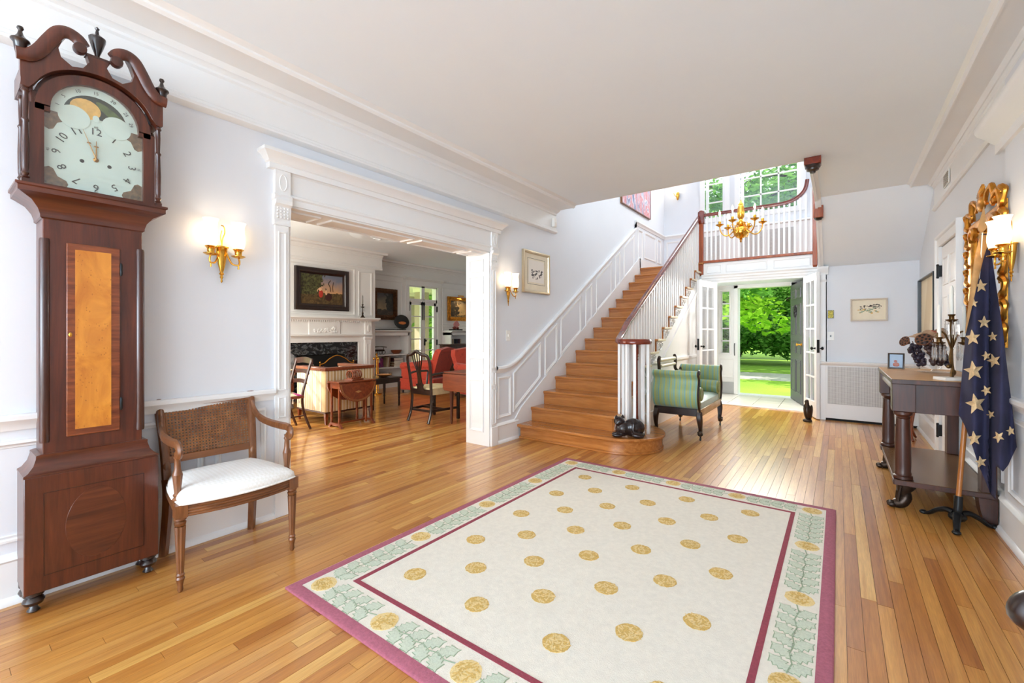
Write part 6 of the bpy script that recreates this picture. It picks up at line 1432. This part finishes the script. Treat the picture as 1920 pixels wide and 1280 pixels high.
# local front -y ; back posts toward +y
for s in (-1, 1):
    m = MB(); m.tube(spline([(s*.17, .30, 0.004), (s*.165, .22, .22), (s*.165, .20, .42), (s*.175, .25, .65), (s*.18, .31, .86)], 5), [.015+.003*math.sin(PI*k/20) for k in range(21)], 6); m.build('back_post', 'mahogany_dark', lc)
    m = MB(); m.lathe([(.012, 0), (.016, .1), (.013, .14), (.018, .30), (.020, .42)], (s*.20, -.18, 0), 10); m.build('leg', 'mahogany_dark', lc)
    m = MB(); m.tube([(s*.20, -.18, .18), (s*.166, .21, .18)], .009, 6); m.build('side_stretcher', 'mahogany_dark', lc)
m = MB(); m.tube([(-.19, -.0, .18), (.19, -.0, .18)], .009, 6); m.build('cross_stretcher', 'mahogany_dark', lc)
for z in (.56, .68): m = MB(); m.slab(lambda a, b: ((a-.5)*.34, .225+(z-.5)*.26+.012*math.sin(PI*a), z+.05*b+.012*math.sin(PI*a)), 8, 2, (0, .014, 0)); m.build('back_slat', 'mahogany_dark', lc)
m = MB(); m.slab(lambda a, b: ((a-.5)*.42, .295+.012*math.sin(PI*a), .80+.07*b+.02*math.sin(PI*a)), 8, 2, (0, .016, 0)); m.build('crest_rail', 'mahogany_dark', lc)
t = NT('needlepoint'); v_ = t.n('ShaderNodeTexVoronoi'); v_.inputs['Scale'].default_value = 7; t.l(t.coord(), v_.inputs['Vector'])
t.col(t.ramp(t.sep(v_.outputs['Color'])[0], [(0, lin('b83a8a')), (.28, lin('d8c49a')), (.5, lin('6a4a28')), (.7, lin('d8b030')), (.85, lin('e2d6b4'))], 'CONSTANT')); t.set(Roughness=.9); MATS['needlepoint'] = t.m
m = MB(); m.slab(lambda a, b: ((a-.5)*(.42-.07*b), -.20+.40*b, .435+.05*math.sin(PI*a)**.7*math.sin(PI*b)**.7), 10, 10, (0, 0, -.03)); m.build('seat', 'needlepoint', lc)
m = MB(); m.box(-.205, .205, -.20, -.17, .40, .43); m.box(-.205, -.18, -.2, .20, .40, .43); m.box(.18, .205, -.2, .2, .40, .43); m.build('seat_frame', 'cherry_wood', lc)
for s in (-1, 1):
    for k in range(11): m = MB(); m.lathe([(.008, .345), (.010, .36), (.004, .385), (.009, .40)], (s*.205, -.19+.036*k, 0), 6); m.build('tassel', 'candle_wax' if k % 2 else 'mahogany_dark', lc)
# ---- drum table with book stand, jar at the far left
dt = thing('drum_table', 'round brown drum table beside the fireplace', 'table', (-6.34, 2.98, 0))
m = MB(); m.lathe([(0, .58), (.24, .58), (.255, .59), (.255, .605), (0, .606)], n=24); m.build('table_top', 'cherry_wood', dt)
m = MB(); m.lathe([(.22, .36), (.235, .37), (.235, .58)], n=24); m.build('drum', 'cherry_wood', dt)
m = MB(); m.lathe([(.20, .0), (.20, .03), (.05, .06), (.04, .2), (.06, .30), (.10, .36)], n=18); m.build('pedestal', 'cherry_wood', dt)
bs = thing('book_stand', 'wooden tray with pale fabric top on drum table', 'tray', (-6.32, 2.99, .606), rad(10))
m = MB(); m.box(-.20, .20, -.14, .14, .0, .03); m.build('case', 'cherry_wood', bs, bevel=.004); m = MB(); m.slab(lambda a, b: ((a-.5)*.34, (b-.5)*.24, .045+.03*b), 4, 4, (0, 0, -.014)); m.build('pad', 'tub_stripe', bs)
jr = thing('porcelain_jar', 'grey patterned porcelain jar at the left of fireplace', 'jar', (-7.42, 3.72, 1.485)) if False else thing('porcelain_jar', 'grey patterned porcelain jar standing left of the fire screen', 'jar', (-6.95, 3.42, 0))
m = MB(); m.lathe([(.10, 0), (.12, .02), (.09, .10), (.05, .45), (.07, .50), (.13, .60), (.15, .72), (.12, .84), (.07, .88), (.09, .92), (.07, .92), (0, .88)], n=22); m.build('body', pbr('grey_porcelain', (150, 152, 156), .25, var=.4, scale=20), jr)
# ---- fire screen, fender, andirons
fs = thing('fire_screen', 'black mesh fire screen with curved brass frame', 'fire screen', (-7.30, 4.52, 0), PI/2)
top_ = [(p[0], 0, p[1]) for p in spline([(-.33, .64), (-.25, .655), (-.15, .73), (0, .785), (.15, .73), (.25, .655), (.33, .64)], 5)]
m = MB(); m.tube([(-.33, 0, .03), (-.33, 0, .64)]+top_[1:-1]+[(.33, 0, .64), (.33, 0, .03)], .010, 8); m.build('frame', 'brass', fs)
m = MB(); m.prism([(-.325, .03)]+[(p[0], p[2]) for p in top_]+[(.325, .03)], 'y', -.003, .003); m.build('mesh', 'matte_black', fs, smooth=False)
for s in (-1, 1): m = MB(); m.box(s*.33-.03, s*.33+.03, -.08, .08, 0, .03); m.build('foot', 'brass', fs); m = MB(); m.ell((s*.33, 0, .67), (.014, .014, .02)); m.build('finial', 'brass', fs)
f2 = thing('screen_panel', 'low black fireplace panel with straight brass top rail', 'fire screen', (-7.22, 3.98, 0), PI/2)
m = MB(); m.box(-.20, .20, -.008, .008, .57, .60); m.build('top_rail', 'brass', f2); m = MB(); m.box(-.20, .20, -.003, .003, .03, .57); m.build('mesh', 'matte_black', f2)
for s in (-1, 1): m = MB(); m.box(s*.20-.008, s*.20+.008, -.05, .05, 0, .61); m.build('post', 'brass', f2)
m = MB(); m.tube([(-.05, 0, .60), (-.05, 0, .645), (.05, 0, .645), (.05, 0, .60)], .006, 6); m.build('handle', 'silver', f2)
ft = thing('fire_tools', 'brass fireplace tool set beside the mantel', 'fire tools', (-7.18, 5.28, 0))
m = MB(); m.lathe([(.10, 0), (.10, .02), (.02, .03), (.012, .05), (.012, .70), (.03, .72), (.012, .75), (.02, .79), (0, .80)], n=14); m.build('stand', 'brass', ft)
for k in range(3): a = 2.1*k; m = MB(); m.tube([(.06*math.cos(a), .06*math.sin(a), .06), (.05*math.cos(a), .05*math.sin(a), .66)], .006, 6); m.ell((.05*math.cos(a), .05*math.sin(a), .69), (.02, .02, .03)); m.build('tool', 'brass', ft)
cs = thing('prism_candlestick', 'dark candlestick with hanging prisms on the mantel', 'candlestick', (XF+.10, 5.17, 1.485))
m = MB(); m.lathe([(.045, 0), (.045, .015), (.025, .03), (.012, .07), (.02, .09), (.010, .11), (.01, .19), (.03, .205), (.05, .215), (.012, .22), (.012, .25), (.022, .265), (0, .265)], n=14); m.build('stem', 'bronze', cs)
for k in range(8): a = 2*PI*k/8; m = MB(); m.lathe([(.001, .205), (.006, .19), (.007, .14), (0, .12)], (.045*math.cos(a), .045*math.sin(a), 0), 6); m.build('crystal_prism', 'crystal', cs)
m = MB(); m.lathe([(.012, .265), (.010, .42), (.002, .45), (0, .45)], n=10); m.build('candle', pbr('grey_candle', (120, 116, 110), .5), cs)
# ---- low dark side table
bt = thing('coffee_table', 'low dark glossy side table on turned legs', 'table', (-5.95, 4.42, 0), rad(3))
m = MB(); m.box(-.22, .22, -.30, .30, .455, .48); m.build('table_top', 'ebony_wood', bt, bevel=.004); m = MB(); m.box(-.19, .19, -.27, .27, .39, .455); m.build('apron', 'ebony_wood', bt)
for x in (-.18, .18):
    for y in (-.26, .26): m = MB(); m.lathe([(.012, 0), (.016, .02), (.014, .12), (.020, .14), (.015, .16), (.022, .20), (.024, .40)], (x, y, 0), 10); m.build('leg', 'ebony_wood', bt)
by = thing('glass_dish', 'shallow amber dish on the low dark table', 'dish', (-5.93, 4.50, .48)); m = MB(); m.lathe([(0, 0), (.05, .002), (.12, .03), (.13, .04), (.11, .032), (.04, .01), (0, .008)], n=18); m.build('bowl', pbr('amber_dish', (176, 120, 70), .2), by)
# ---- bookcases
def bookcase(label, y0, y1, h, shelves, name='bookcase'):
    b = thing(name, label, 'bookcase', (XB+.001, (y0+y1)/2, 0), PI/2); w_ = (y1-y0)/2
    m = MB(); m.box(-w_, w_, -.02, -.001, 0, h); m.build('back', 'trim_paint', b)
    for s in (-1, 1): m = MB(); m.box(s*w_-(.04 if s > 0 else 0), s*w_+(.04 if s < 0 else 0), -.30, -.02, 0, h); m.build('side', 'trim_paint', b)
    m = MB(); m.box(-w_, w_, -.30, -.02, 0, .09); m.build('plinth', 'trim_paint', b)
    for z in shelves: m = MB(); m.box(-w_+.04, w_-.04, -.29, -.02, z-.025, z); m.build('shelf', 'trim_paint', b)
    m = MB(); m.box(-w_, w_, -.30, -.02, h-.07, h); m.prism([(-.001, h), (-.31, h), (-.34, h+.02), (-.36, h+.03), (-.36, h+.05), (-.001, h+.05)], 'x', -w_-.0, w_+.05); m.build('top', 'trim_paint', b, bevel=.002)
    return b
bookcase('white built-in bookcase between chimney breast and garden doors', 5.54, 6.66, 1.20, (.44, .72))
bookcase('white built-in bookcase right of the garden doors', 7.99, 9.0, 1.20, (.55, .86))
bk_q = random.Random(31)
BCOL = [(58, 30, 40), (96, 40, 46), (40, 44, 70), (170, 150, 120), (120, 84, 60), (36, 34, 36), (190, 178, 158), (86, 92, 70), (70, 46, 70), (150, 60, 50)]
for i, c_ in enumerate(BCOL): pbr('book_cloth_%d' % i, c_, .7, var=.1)
def book(label, y, z, w_, h, d, ci, lean=0., flat=False, x=None, grp='books on the left bookcase'):
    r = thing('book', label, 'book', (XB+.05 if x is None else x, y, z), 0, grp); r.rotation_euler = (lean, 0, 0)
    m = MB()
    if flat: m.box(0, d, -w_/2, w_/2, 0, h)
    else: m.box(0, d, -w_/2, w_/2, 0, h)
    m.build('cover', 'book_cloth_%d' % ci, r, smooth=False); m = MB()
    if flat: m.box(.003, d+.001, -w_/2+.003, w_/2+.001, .004, h-.004)
    else: m.box(.004, d-.008, -w_/2+.003, w_/2-.003, .004, h+.0005)
    m.build('pages', 'paper_white', r, smooth=False); return r
y = 5.64
for k in range(4): book(('black', 'olive green', 'pale cream', 'second black')[k]+' upright book at the left end of middle shelf', y, .441, .028, .20, .18, (5, 7, 6, 5)[k], lean=.03*k); y += .036
r = thing('photo_album', 'purple patterned book standing face out on the middle shelf', 'book', (XB+.16, 5.92, .445)); r.rotation_euler = (0, -.12, 0)
t = NT('purple_print'); t.col(t.ramp(t.noise(t.coord(), 26, 3, 1), [(.40, lin('4a1c5e')), (.5, lin('b8408a')), (.58, lin('2a1438')), (.68, lin('7a3c98'))])); MATS['purple_print'] = t.m
m = MB(); m.box(0, .02, -.12, .12, 0, .19); m.build('cover', 'purple_print', r); m = MB(); m.box(.02, .022, -.03, .04, .10, .19); m.build('label_panel', 'paper_cream', r)
for k in range(3): book(('tan', 'cream', 'brown')[k]+' upright book leaning right of the purple one', 6.08+.036*k, .441, .03, .21+.01*k, .18, (3, 6, 4)[k], lean=-.12)
z = .441
for k in range(7): book(('lowest brown', 'lower tan', 'middle brown', 'middle tan', 'lower maroon', 'red', 'topmost maroon')[k]+' book in flat stack on middle shelf', 6.40, z, .26-.01*(k % 3), .026, .19, (4, 3, 4, 3, 0, 1, 0)[k], flat=True); z += .027
for k in range(6): book(('leftmost black', 'second black', 'navy', 'cream', 'leaning olive', 'leaning tan')[k]+' book on bottom shelf of left bookcase', 5.95+.05*k, .091, .04, .22, .2, (5, 5, 2, 6, 7, 3)[k], lean=.05 if k > 3 else 0)
r = thing('model_carriage', 'small dark model carriage on the upper shelf', 'ornament', (XB+.16, 5.92, .721))
m = MB(); m.box(-.05, .05, -.12, .12, .07, .11); m.build('body', 'bronze', r)
m = MB(); m.slab(lambda a, b: ((a-.5)*.12, (b-.5)*.36, .15+.02*math.sin(PI*b)), 3, 8, (0, 0, .012)); m.build('canopy', 'bronze', r)
for s in (-1, 1):
    m = MB(); m.tube([(0, s*.13, .08), (0, s*.14, .15)], .006, 6); m.build('post', 'bronze', r)
    for x in (-.05, .05): m = MB(); m.tube([(x, s*.10+.045*math.cos(2*PI*k/12), .05+.045*math.sin(2*PI*k/12)) for k in range(12)], .006, 5, closed=True); m.build('wheel', 'bronze', r)
r = thing('wooden_bowl', 'oval brown wooden bowl on the upper shelf', 'bowl', (XB+.16, 6.40, .721)); m = MB(); m.lathe([(.06, 0), (.10, .03), (.125, .085), (.12, .085), (.09, .03), (0, .015)], n=20, sx=.8, sy=1.15); m.build('bowl', 'cherry_wood', r)
r = thing('oval_tray', 'black oval tray with orange boat scene on easel', 'tray', (XB+.16, 6.56, 1.25), PI/2); r.rotation_euler = (0, 0, PI/2)
m = MB(); m.lathe([(0, .004), (.10, .004), (.155, .012), (.165, .024), (.16, .004), (.1, -.004), (0, -.004)], (0, .02, .185), 28, Matrix.Rotation(PI/2-.15, 3, 'X'), sx=1.28, sy=1.0); m.build('tray', 'black_paint', r)
m = MB(); m.ell((.02, .008, .165), (.11, .006, .035), 14, 6, Matrix.Rotation(-.15, 3, 'X')); m.build('painted_boat', pbr('boat_orange', (214, 122, 56), .4, var=.3, scale=20), r)
m = MB(); m.box(-.09, .09, -.03, .06, 0, .025); m.build('stand', 'black_paint', r)
r = pic('small_picture', 'small gold-edged picture leaning on the bookcase top', (XB+.13, 5.66, 1.38), PI/2, .22, .26, [(0, 0), (0, .02), (.02, .02), (.025, .01), (.05, .008), (.05, 0)], 'ebony_wood'); r.rotation_euler = (-.12, 0, PI/2); canvas(r, .16, .20, pbr('amber_picture', (196, 140, 60), .5, var=.4, scale=14), .008)
r = thing('flat_tray', 'long flat black tray lying on the bookcase', 'tray', (XB+.2, 6.12, 1.25)); m = MB(); m.box(-.10, .10, -.26, .26, 0, .02); m.build('base', 'black_paint', r, bevel=.006)
r = thing('shell_ornament', 'pink fan shell ornament on dark plinth', 'ornament', (XB+.18, 8.30, 1.25)); m = MB(); m.box(-.08, .08, -.17, .17, 0, .035); m.build('plinth', 'black_paint', r)
for k in range(9):
    a = rad(30+15*k); m = MB(); m.tube([(0, 0, .06), (.01, .07*math.cos(a), .06+.10*math.sin(a)), (.02, .12*math.cos(a), .06+.19*math.sin(a))], [.010, .018, .016], 7); m.build('shell_rib', pbr('shell_pink', (206, 140, 140), .4) if k == 0 else 'shell_pink', r)
m = MB(); m.ell((0, -.05, .07), (.05, .06, .04)); m.ell((0, .07, .06), (.04, .04, .03)); m.build('coral_base', pbr('coral_rust', (122, 52, 44), .5, var=.3), r)
for k in range(9): book(('first cream', 'tan', 'second cream', 'navy', 'black', 'second navy', 'maroon', 'plum', 'last cream')[k]+' book on top shelf of right bookcase', 8.10+.045*k, .861, .034, .17+.02*((k*3) % 3)/2, .15, (6, 3, 6, 2, 5, 2, 0, 8, 6)[k], grp='books on the right bookcase')
# ---- upright piano side
pn = thing('piano', 'dark brown upright piano with scrolled side', 'piano', (-7.25, 8.05, 0))
side = [(-.32, 0), (.30, 0), (.30, .58), (.28, .66)]+[(p[0], p[1]) for p in spline([(.28, .66), (.16, .68), (.08, .74), (.04, .84), (.02, .88)], 5)[1:]]+[(-.32, .90)]
for y0, y1 in ((-.72, -.68), (.68, .72)): m = MB(); m.prism(side, 'y', y0, y1); m.build('side', 'piano_wood', pn, bevel=.004)
m = MB(); m.box(-.32, -.0, -.68, .68, 0, .90); m.build('case', 'piano_wood', pn, bevel=.004); m = MB(); m.box(0, .28, -.68, .68, .56, .64); m.build('keyboard_lid', 'piano_wood', pn, bevel=.004); m = MB(); m.box(-.34, .05, -.74, .74, .90, .925); m.build('top_lid', 'piano_wood', pn, bevel=.004)
# ---- red armchairs
def red_chair(label, loc, rz):
    c = thing('red_armchair', label, 'armchair', loc, rz, 'coral red upholstered armchairs')
    m = MB(); m.box(-.38, .38, -.42, .36, .06, .30); m.build('base', 'red_damask', c, bevel=.03, seg=3)
    m = MB(); m.box(-.27, .27, -.43, .22, .30, .45); m.build('seat_cushion', 'red_damask', c, bevel=.045, seg=4)
    for s in (-1, 1):
        m = MB(); m.box(s*.33-.055, s*.33+.055, -.38, .30, .28, .52); m.tube([(s*.335, -.40, .53), (s*.335, .30, .56)], .075, 12); m.build('arm', 'red_damask', c, bevel=.02)
    m = MB(); m.slab(lambda a, b: ((a-.5)*(.60+.10*b)*(1 if b < .8 else 1-.6*(b-.8)), .20+.17*b+.0*a, .40+.46*b+.035*math.sin(PI*a)*b), 12, 10, (0, .13, 0)); m.tube([(-.30, .42, .82), (0, .44, .855), (.30, .42, .82)], .06, 10); m.build('back', 'red_damask', c, angle=60)
    for x in (-.33, .33):
        for y_ in (-.37, .31): m = MB(); m.lathe([(.02, 0), (.028, .03), (.022, .06)], (x, y_, 0), 8); m.build('foot', 'ebony_wood', c)
    return c
r1 = red_chair('coral red tufted armchair in front of garden doors', (-6.72, 6.18, 0), rad(-75))
r2 = dup(r1, (-5.42, 6.30, 0), rad(80), 'coral red armchair partly behind the drop-leaf table')
# ---- tripod table
tt = thing('tripod_table', 'dark tray-top tripod table between the red armchairs', 'table', (-6.55, 6.95, 0)); m = MB(); m.lathe([(0, .66), (.28, .66), (.30, .672), (.30, .69), (.285, .68), (0, .68)], n=26); m.build('table_top', 'ebony_wood', tt)
m = MB(); m.lathe([(.05, .18), (.03, .24), (.05, .32), (.025, .40), (.035, .60), (.06, .66)], n=12); m.build('pedestal', 'ebony_wood', tt)
for k in range(3): a = 2*PI*k/3+.4; m = MB(); m.tube([(q_*math.cos(a), q_*math.sin(a), z_) for q_, z_ in ((.03, .22), (.12, .20), (.20, .08), (.27, .015))], .022, 8); m.build('leg', 'ebony_wood', tt)
# ---- shield-back armchair
sh = thing('shield_back_chair', 'dark mahogany splat-back armchair with cream seat in living room', 'chair', (-4.50, 4.26, 0), rad(180))
# local front -y points to +Y world; back posts at world Y 4.0
for s in (-1, 1):
    pth = spline([(s*.20, .30, 0.004), (s*.195, .255, .12), (s*.19, .235, .28), (s*.19, .24, .42), (s*.205, .26, .62), (s*.215, .285, .78), (s*.20, .305, .875), (s*.15, .315, .905)], 5)
    m = MB(); m.tube(pth, [.019]*len(pth), 8, sx=.9, sy=1.1); m.build('back_post', 'ebony_wood', sh)
    m = MB(); m.box(s*.24-.018, s*.24+.018, -.24, -.204, 0, .42); m.build('leg', 'ebony_wood', sh, bevel=.003)
    m = MB(); m.tube(spline([(s*.205, .262, .64), (s*.25, .12, .655), (s*.27, -.05, .65), (s*.265, -.12, .64), (s*.25, -.10, .56), (s*.235, -.07, .44)], 5), .015, 8); m.build('arm', 'ebony_wood', sh)
    m = MB(); m.bar((s*.24, -.22, .16), (s*.194, .25, .16), .016, .032); m.build('side_stretcher', 'ebony_wood', sh)
m = MB(); m.tube(spline([(-.16, .313, .90), (-.10, .32, .905), (-.05, .325, .93), (0, .325, .95), (.05, .325, .93), (.10, .32, .905), (.16, .313, .90)], 5), .022, 8, sy=1.0); m.build('crest_rail', 'ebony_wood', sh)
for k in range(5):
    f_ = (k-2)/2; m = MB(); m.tube(spline([(f_*.10, .322, .91+.02*(1-abs(f_))), (f_*.075, .305, .80), (f_*.035, .285, .68), (f_*.03, .265, .55), (f_*.05, .255, .49)], 5), .009, 6); m.build('splat_rib', 'ebony_wood', sh)
m = MB(); m.slab(lambda a, b: ((a-.5)*(.16-.05*math.sin(PI*b)), .245+.012*b, .42+.09*b), 6, 6, (0, .014, 0)); m.build('splat_base', 'ebony_wood', sh)
m = MB(); m.box(-.19, .19, .225, .255, .37, .44); m.build('back_rail', 'ebony_wood', sh); m = MB(); m.box(-.20, .20, .225, .245, .14, .17); m.build('stretcher', 'ebony_wood', sh); m = MB(); m.bar((-.215, .02, .16), (.215, .02, .16), .016, .03); m.build('stretcher', 'ebony_wood', sh)
m = MB(); m.slab(lambda a, b: ((a-.5)*(.50-.10*b), -.25+.47*b, .455+.03*math.sin(PI*a)**.6*math.sin(PI*b)**.6), 10, 10, (0, 0, -.085)); m.build('seat', pbr('cream_stripe', (222, 204, 160), .7, var=.12, scale=14), sh, label='cream upholstered seat')
# ---- pembroke table at right edge of opening
pt = thing('pembroke_table', 'mahogany drop-leaf table beside the splat-back chair', 'table', (-3.78, 4.55, 0))
m = MB(); m.box(-.39, .39, -.44, .44, .665, .685); m.build('table_top', 'cherry_wood', pt, bevel=.004)
pts = [(-.39, .66), (.39, .66), (.39, .47), (.36, .44), (-.36, .44), (-.39, .47)]
for s in (-1, 1): m = MB(); m.prism(pts, 'y', s*.442-(.0 if s > 0 else .014), s*.442+(.014 if s > 0 else 0)); m.build('drop_leaf', 'cherry_wood', pt, bevel=.003)
m = MB(); m.box(-.35, .35, -.40, .40, .55, .665); m.build('apron', 'cherry_wood', pt)
for x in (-.30, .30):
    for y_ in (-.38, .38): m = MB(); m.taper((x, y_, .03), (.022, .022), (x, y_, .55), (.042, .042)); m.lathe([(.008, 0), (.014, .012), (.010, .03)], (x, y_, 0), 8); m.build('leg', 'mahogany', pt)
pl_ = thing('papers', 'cream magazine lying on the drop-leaf table', 'magazine', (-3.72, 4.42, .685), .3); m = MB(); m.box(-.14, .14, -.10, .10, 0, .012); m.build('pages', 'paper_cream', pl_)

# ================================================================== OUTSIDE
m = MB(); m.grid(lambda a, b: (-60+110*a, 9.55+70*b, -.28-.0*b+.9*max(0, b-.35)), 20, 14)
lw = m.build('lawn', 'lawn_grass', None); tag(lw, 'bright mown lawn beyond the open front door', 'lawn'); lw['kind'] = 'structure'
m = MB(); m.grid(lambda a, b: (-60+51.6*a, -40+49.4*b, -.29), 4, 4)
lw2 = m.build('garden_ground', 'lawn_grass', None); tag(lw2, 'green garden ground outside the living room doors', 'lawn'); lw2['kind'] = 'structure'
m = MB(); m.prism([(-40, 15.6), (40, 15.6), (40, 18.2), (-40, 18.2)], 'z', -.279, -.262); dv = m.build('driveway', 'concrete', None); tag(dv, 'pale driveway crossing the lawn', 'driveway'); dv['kind'] = 'structure'
m = MB(); m.box(-2.1, -.1, 9.6, 10.6, -.30, -.10); st_ = m.build('door_step', 'concrete', None, bevel=.01); tag(st_, 'stone step outside the front door', 'step'); st_['kind'] = 'structure'
def foliage(mb, c, r, n, size, q, hollow=.55):
    for k in range(n):
        while True:
            p_ = Vector((q.uniform(-1, 1), q.uniform(-1, 1), q.uniform(-1, 1)))
            if hollow < p_.length < 1: break
        p_ = Vector(c)+Vector((p_.x*r[0], p_.y*r[1], p_.z*r[2])); a = Vector((q.uniform(-1, 1), q.uniform(-1, 1), q.uniform(-.5, .5))).normalized(); b = a.cross(Vector((q.uniform(-1, 1), q.uniform(-1, 1), q.uniform(-1, 1)))).normalized(); s = size*q.uniform(.6, 1.3)
        mb.add([p_-a*s, p_-b*s*.42, p_+a*s, p_+b*s*.42], [(0, 1, 2, 3)])
def bush(label, c, r, mat, n, seed, size=.12):
    t_ = thing('garden_shrub', label, 'shrub', (c[0], c[1], -.28)); q = random.Random(seed); m = MB()
    for k in range(7):
        a = q.uniform(0, 2*PI); o = (.45*r[0]*math.cos(a), .45*r[1]*math.sin(a), r[2]*q.uniform(.6, 1.15)); foliage(m, o, (r[0]*.6, r[1]*.6, r[2]*.6), n//7, size, q, .3)
    m.build('foliage', mat, t_, smooth=False, kind='stuff')
    m = MB()
    for k in range(4): a = 2*PI*k/4; m.tube([(0, 0, 0), (.3*r[0]*math.cos(a), .3*r[1]*math.sin(a), r[2])], [.05, .02], 5)
    m.build('stems', 'bark', t_, kind='stuff')
bush('dark green rounded shrub left of the driveway border', (-6.6, 24.0), (2.4, 1.5, 1.6), 'leaf_deep', 4200, 1, .16)
bush('pale green shrub in the middle of the lawn border', (-3.9, 23.0), (1.9, 1.3, 1.15), 'leaf_mid', 3600, 2, .13)
bush('tall bluish shrub behind the pale one', (-4.6, 27.5), (3.0, 1.8, 2.6), 'leaf_deep', 5200, 3, .17)
bush('light green spreading shrub at the right of the lawn border', (-1.4, 23.5), (2.0, 1.4, 1.3), 'leaf_mid', 3600, 4, .14)
bush('tall leafy hedge closing the right side of the view', (-.4, 28.0), (3.4, 1.8, 3.0), 'leaf_mid', 5600, 5, .17)
bush('tall leafy hedge closing the left side of the view', (-9.5, 29.0), (3.8, 2.0, 3.6), 'leaf_deep', 5200, 6, .18)
def tree(label, base, h, mat, seed, spread, n, low, size=.13, trunk=.24):
    q = random.Random(seed); t_ = thing('garden_tree', label, 'tree', (base[0], base[1], -.28)); br_ = MB(); fo = MB()
    m = MB(); m.tube(spline([(0, 0, 0), (.15, .1, h*.3), (-.1, 0, h*.6), (0, 0, h)], 4), [trunk*(1-.06*k) for k in range(13)], 8); m.build('trunk', 'bark', t_)
    for k in range(n):
        a = 2*PI*k/n+q.uniform(-.3, .3); z0 = h*q.uniform(.3, .85); L = spread*q.uniform(.6, 1.1); dz = q.uniform(low, .25)*L
        P_ = [Vector((0, 0, z0)), Vector((L*.4*math.cos(a), L*.4*math.sin(a), z0+.12*L+dz*.2)), Vector((L*.75*math.cos(a+.15), L*.75*math.sin(a+.15), z0+dz*.6)), Vector((L*math.cos(a+.25), L*math.sin(a+.25), z0+dz))]
        sp = spline(P_, 4); br_.tube(sp, [.075*(1-.07*j) for j in range(len(sp))], 5)
        for j in range(3, len(sp), 2):
            c = sp[j]
            for e in range(2):
                a2 = a+q.uniform(-1.2, 1.2); e_ = c+Vector((.9*math.cos(a2), .9*math.sin(a2), q.uniform(-.6, .1))); br_.tube([c, (c+e_)/2+Vector((0, 0, .1)), e_], [.025, .015, .008], 4)
                foliage(fo, e_, (.75, .75, .28), 70, size, q, .0)
            foliage(fo, c, (.6, .6, .25), 50, size, q, .0)
    br_.build('branches', 'bark', t_, kind='stuff'); fo.build('foliage', mat, t_, smooth=False, kind='stuff')
tree('bright green tree spreading its branches over the lawn', (-6.2, 17.8), 6.5, 'leaf_bright', 3, 4.6, 20, -.45)
tree('tall green tree rising behind the border shrubs', (-1.0, 26.5), 9.0, 'leaf_mid', 5, 5.0, 18, -.35, .18)
tree('spreading tree seen through the landing windows', (.2, 18.6), 11., 'leaf_mid', 9, 5.2, 26, -.25, .13)
tree('tall tree far left of the driveway', (-11.0, 30.0), 10., 'leaf_deep', 12, 5.5, 16, -.3, .2)
bush('bright leafy shrub outside the living room garden doors', (-12.2, 9.6), (1.9, 1.9, 2.2), 'leaf_bright', 4600, 14, .12)
bush('green shrub beyond the porch post', (-13.6, 12.4), (2.0, 2.0, 2.6), 'leaf_mid', 4600, 15, .14)
m = MB(); m.box(-11.4, -8.36, 6.2, 10.2, 2.45, 2.55); pr_ = m.build('porch_roof', 'porch_cream', None); tag(pr_, 'cream porch ceiling outside the garden doors', 'porch roof'); pr_['kind'] = 'structure'
m = MB(); m.box(-11.3, -8.36, 6.0, 10.2, -.28, -.02); pf_ = m.build('porch_floor', 'concrete', None); tag(pf_, 'stone porch floor outside the garden doors', 'porch'); pf_['kind'] = 'structure'
for x_, y_, lab in ((-9.55, 8.55, 'tan porch pier seen through the right garden door'), (-11.0, 9.36, 'tan porch pier at the far porch corner')):
    r = thing('porch_pier', lab, 'pier', (x_, y_, -.02), 0); m = MB(); m.box(-.13, .13, -.16, .16, 0, 2.47); m.build('shaft', 'porch_tan', r, bevel=.01); m = MB(); m.box(-.16, .16, -.19, .19, 0, .12); m.build('foot_block', 'porch_tan', r); m = MB(); m.box(-.16, .16, -.19, .19, 2.36, 2.468); m.build('cap_block', 'porch_cream', r)
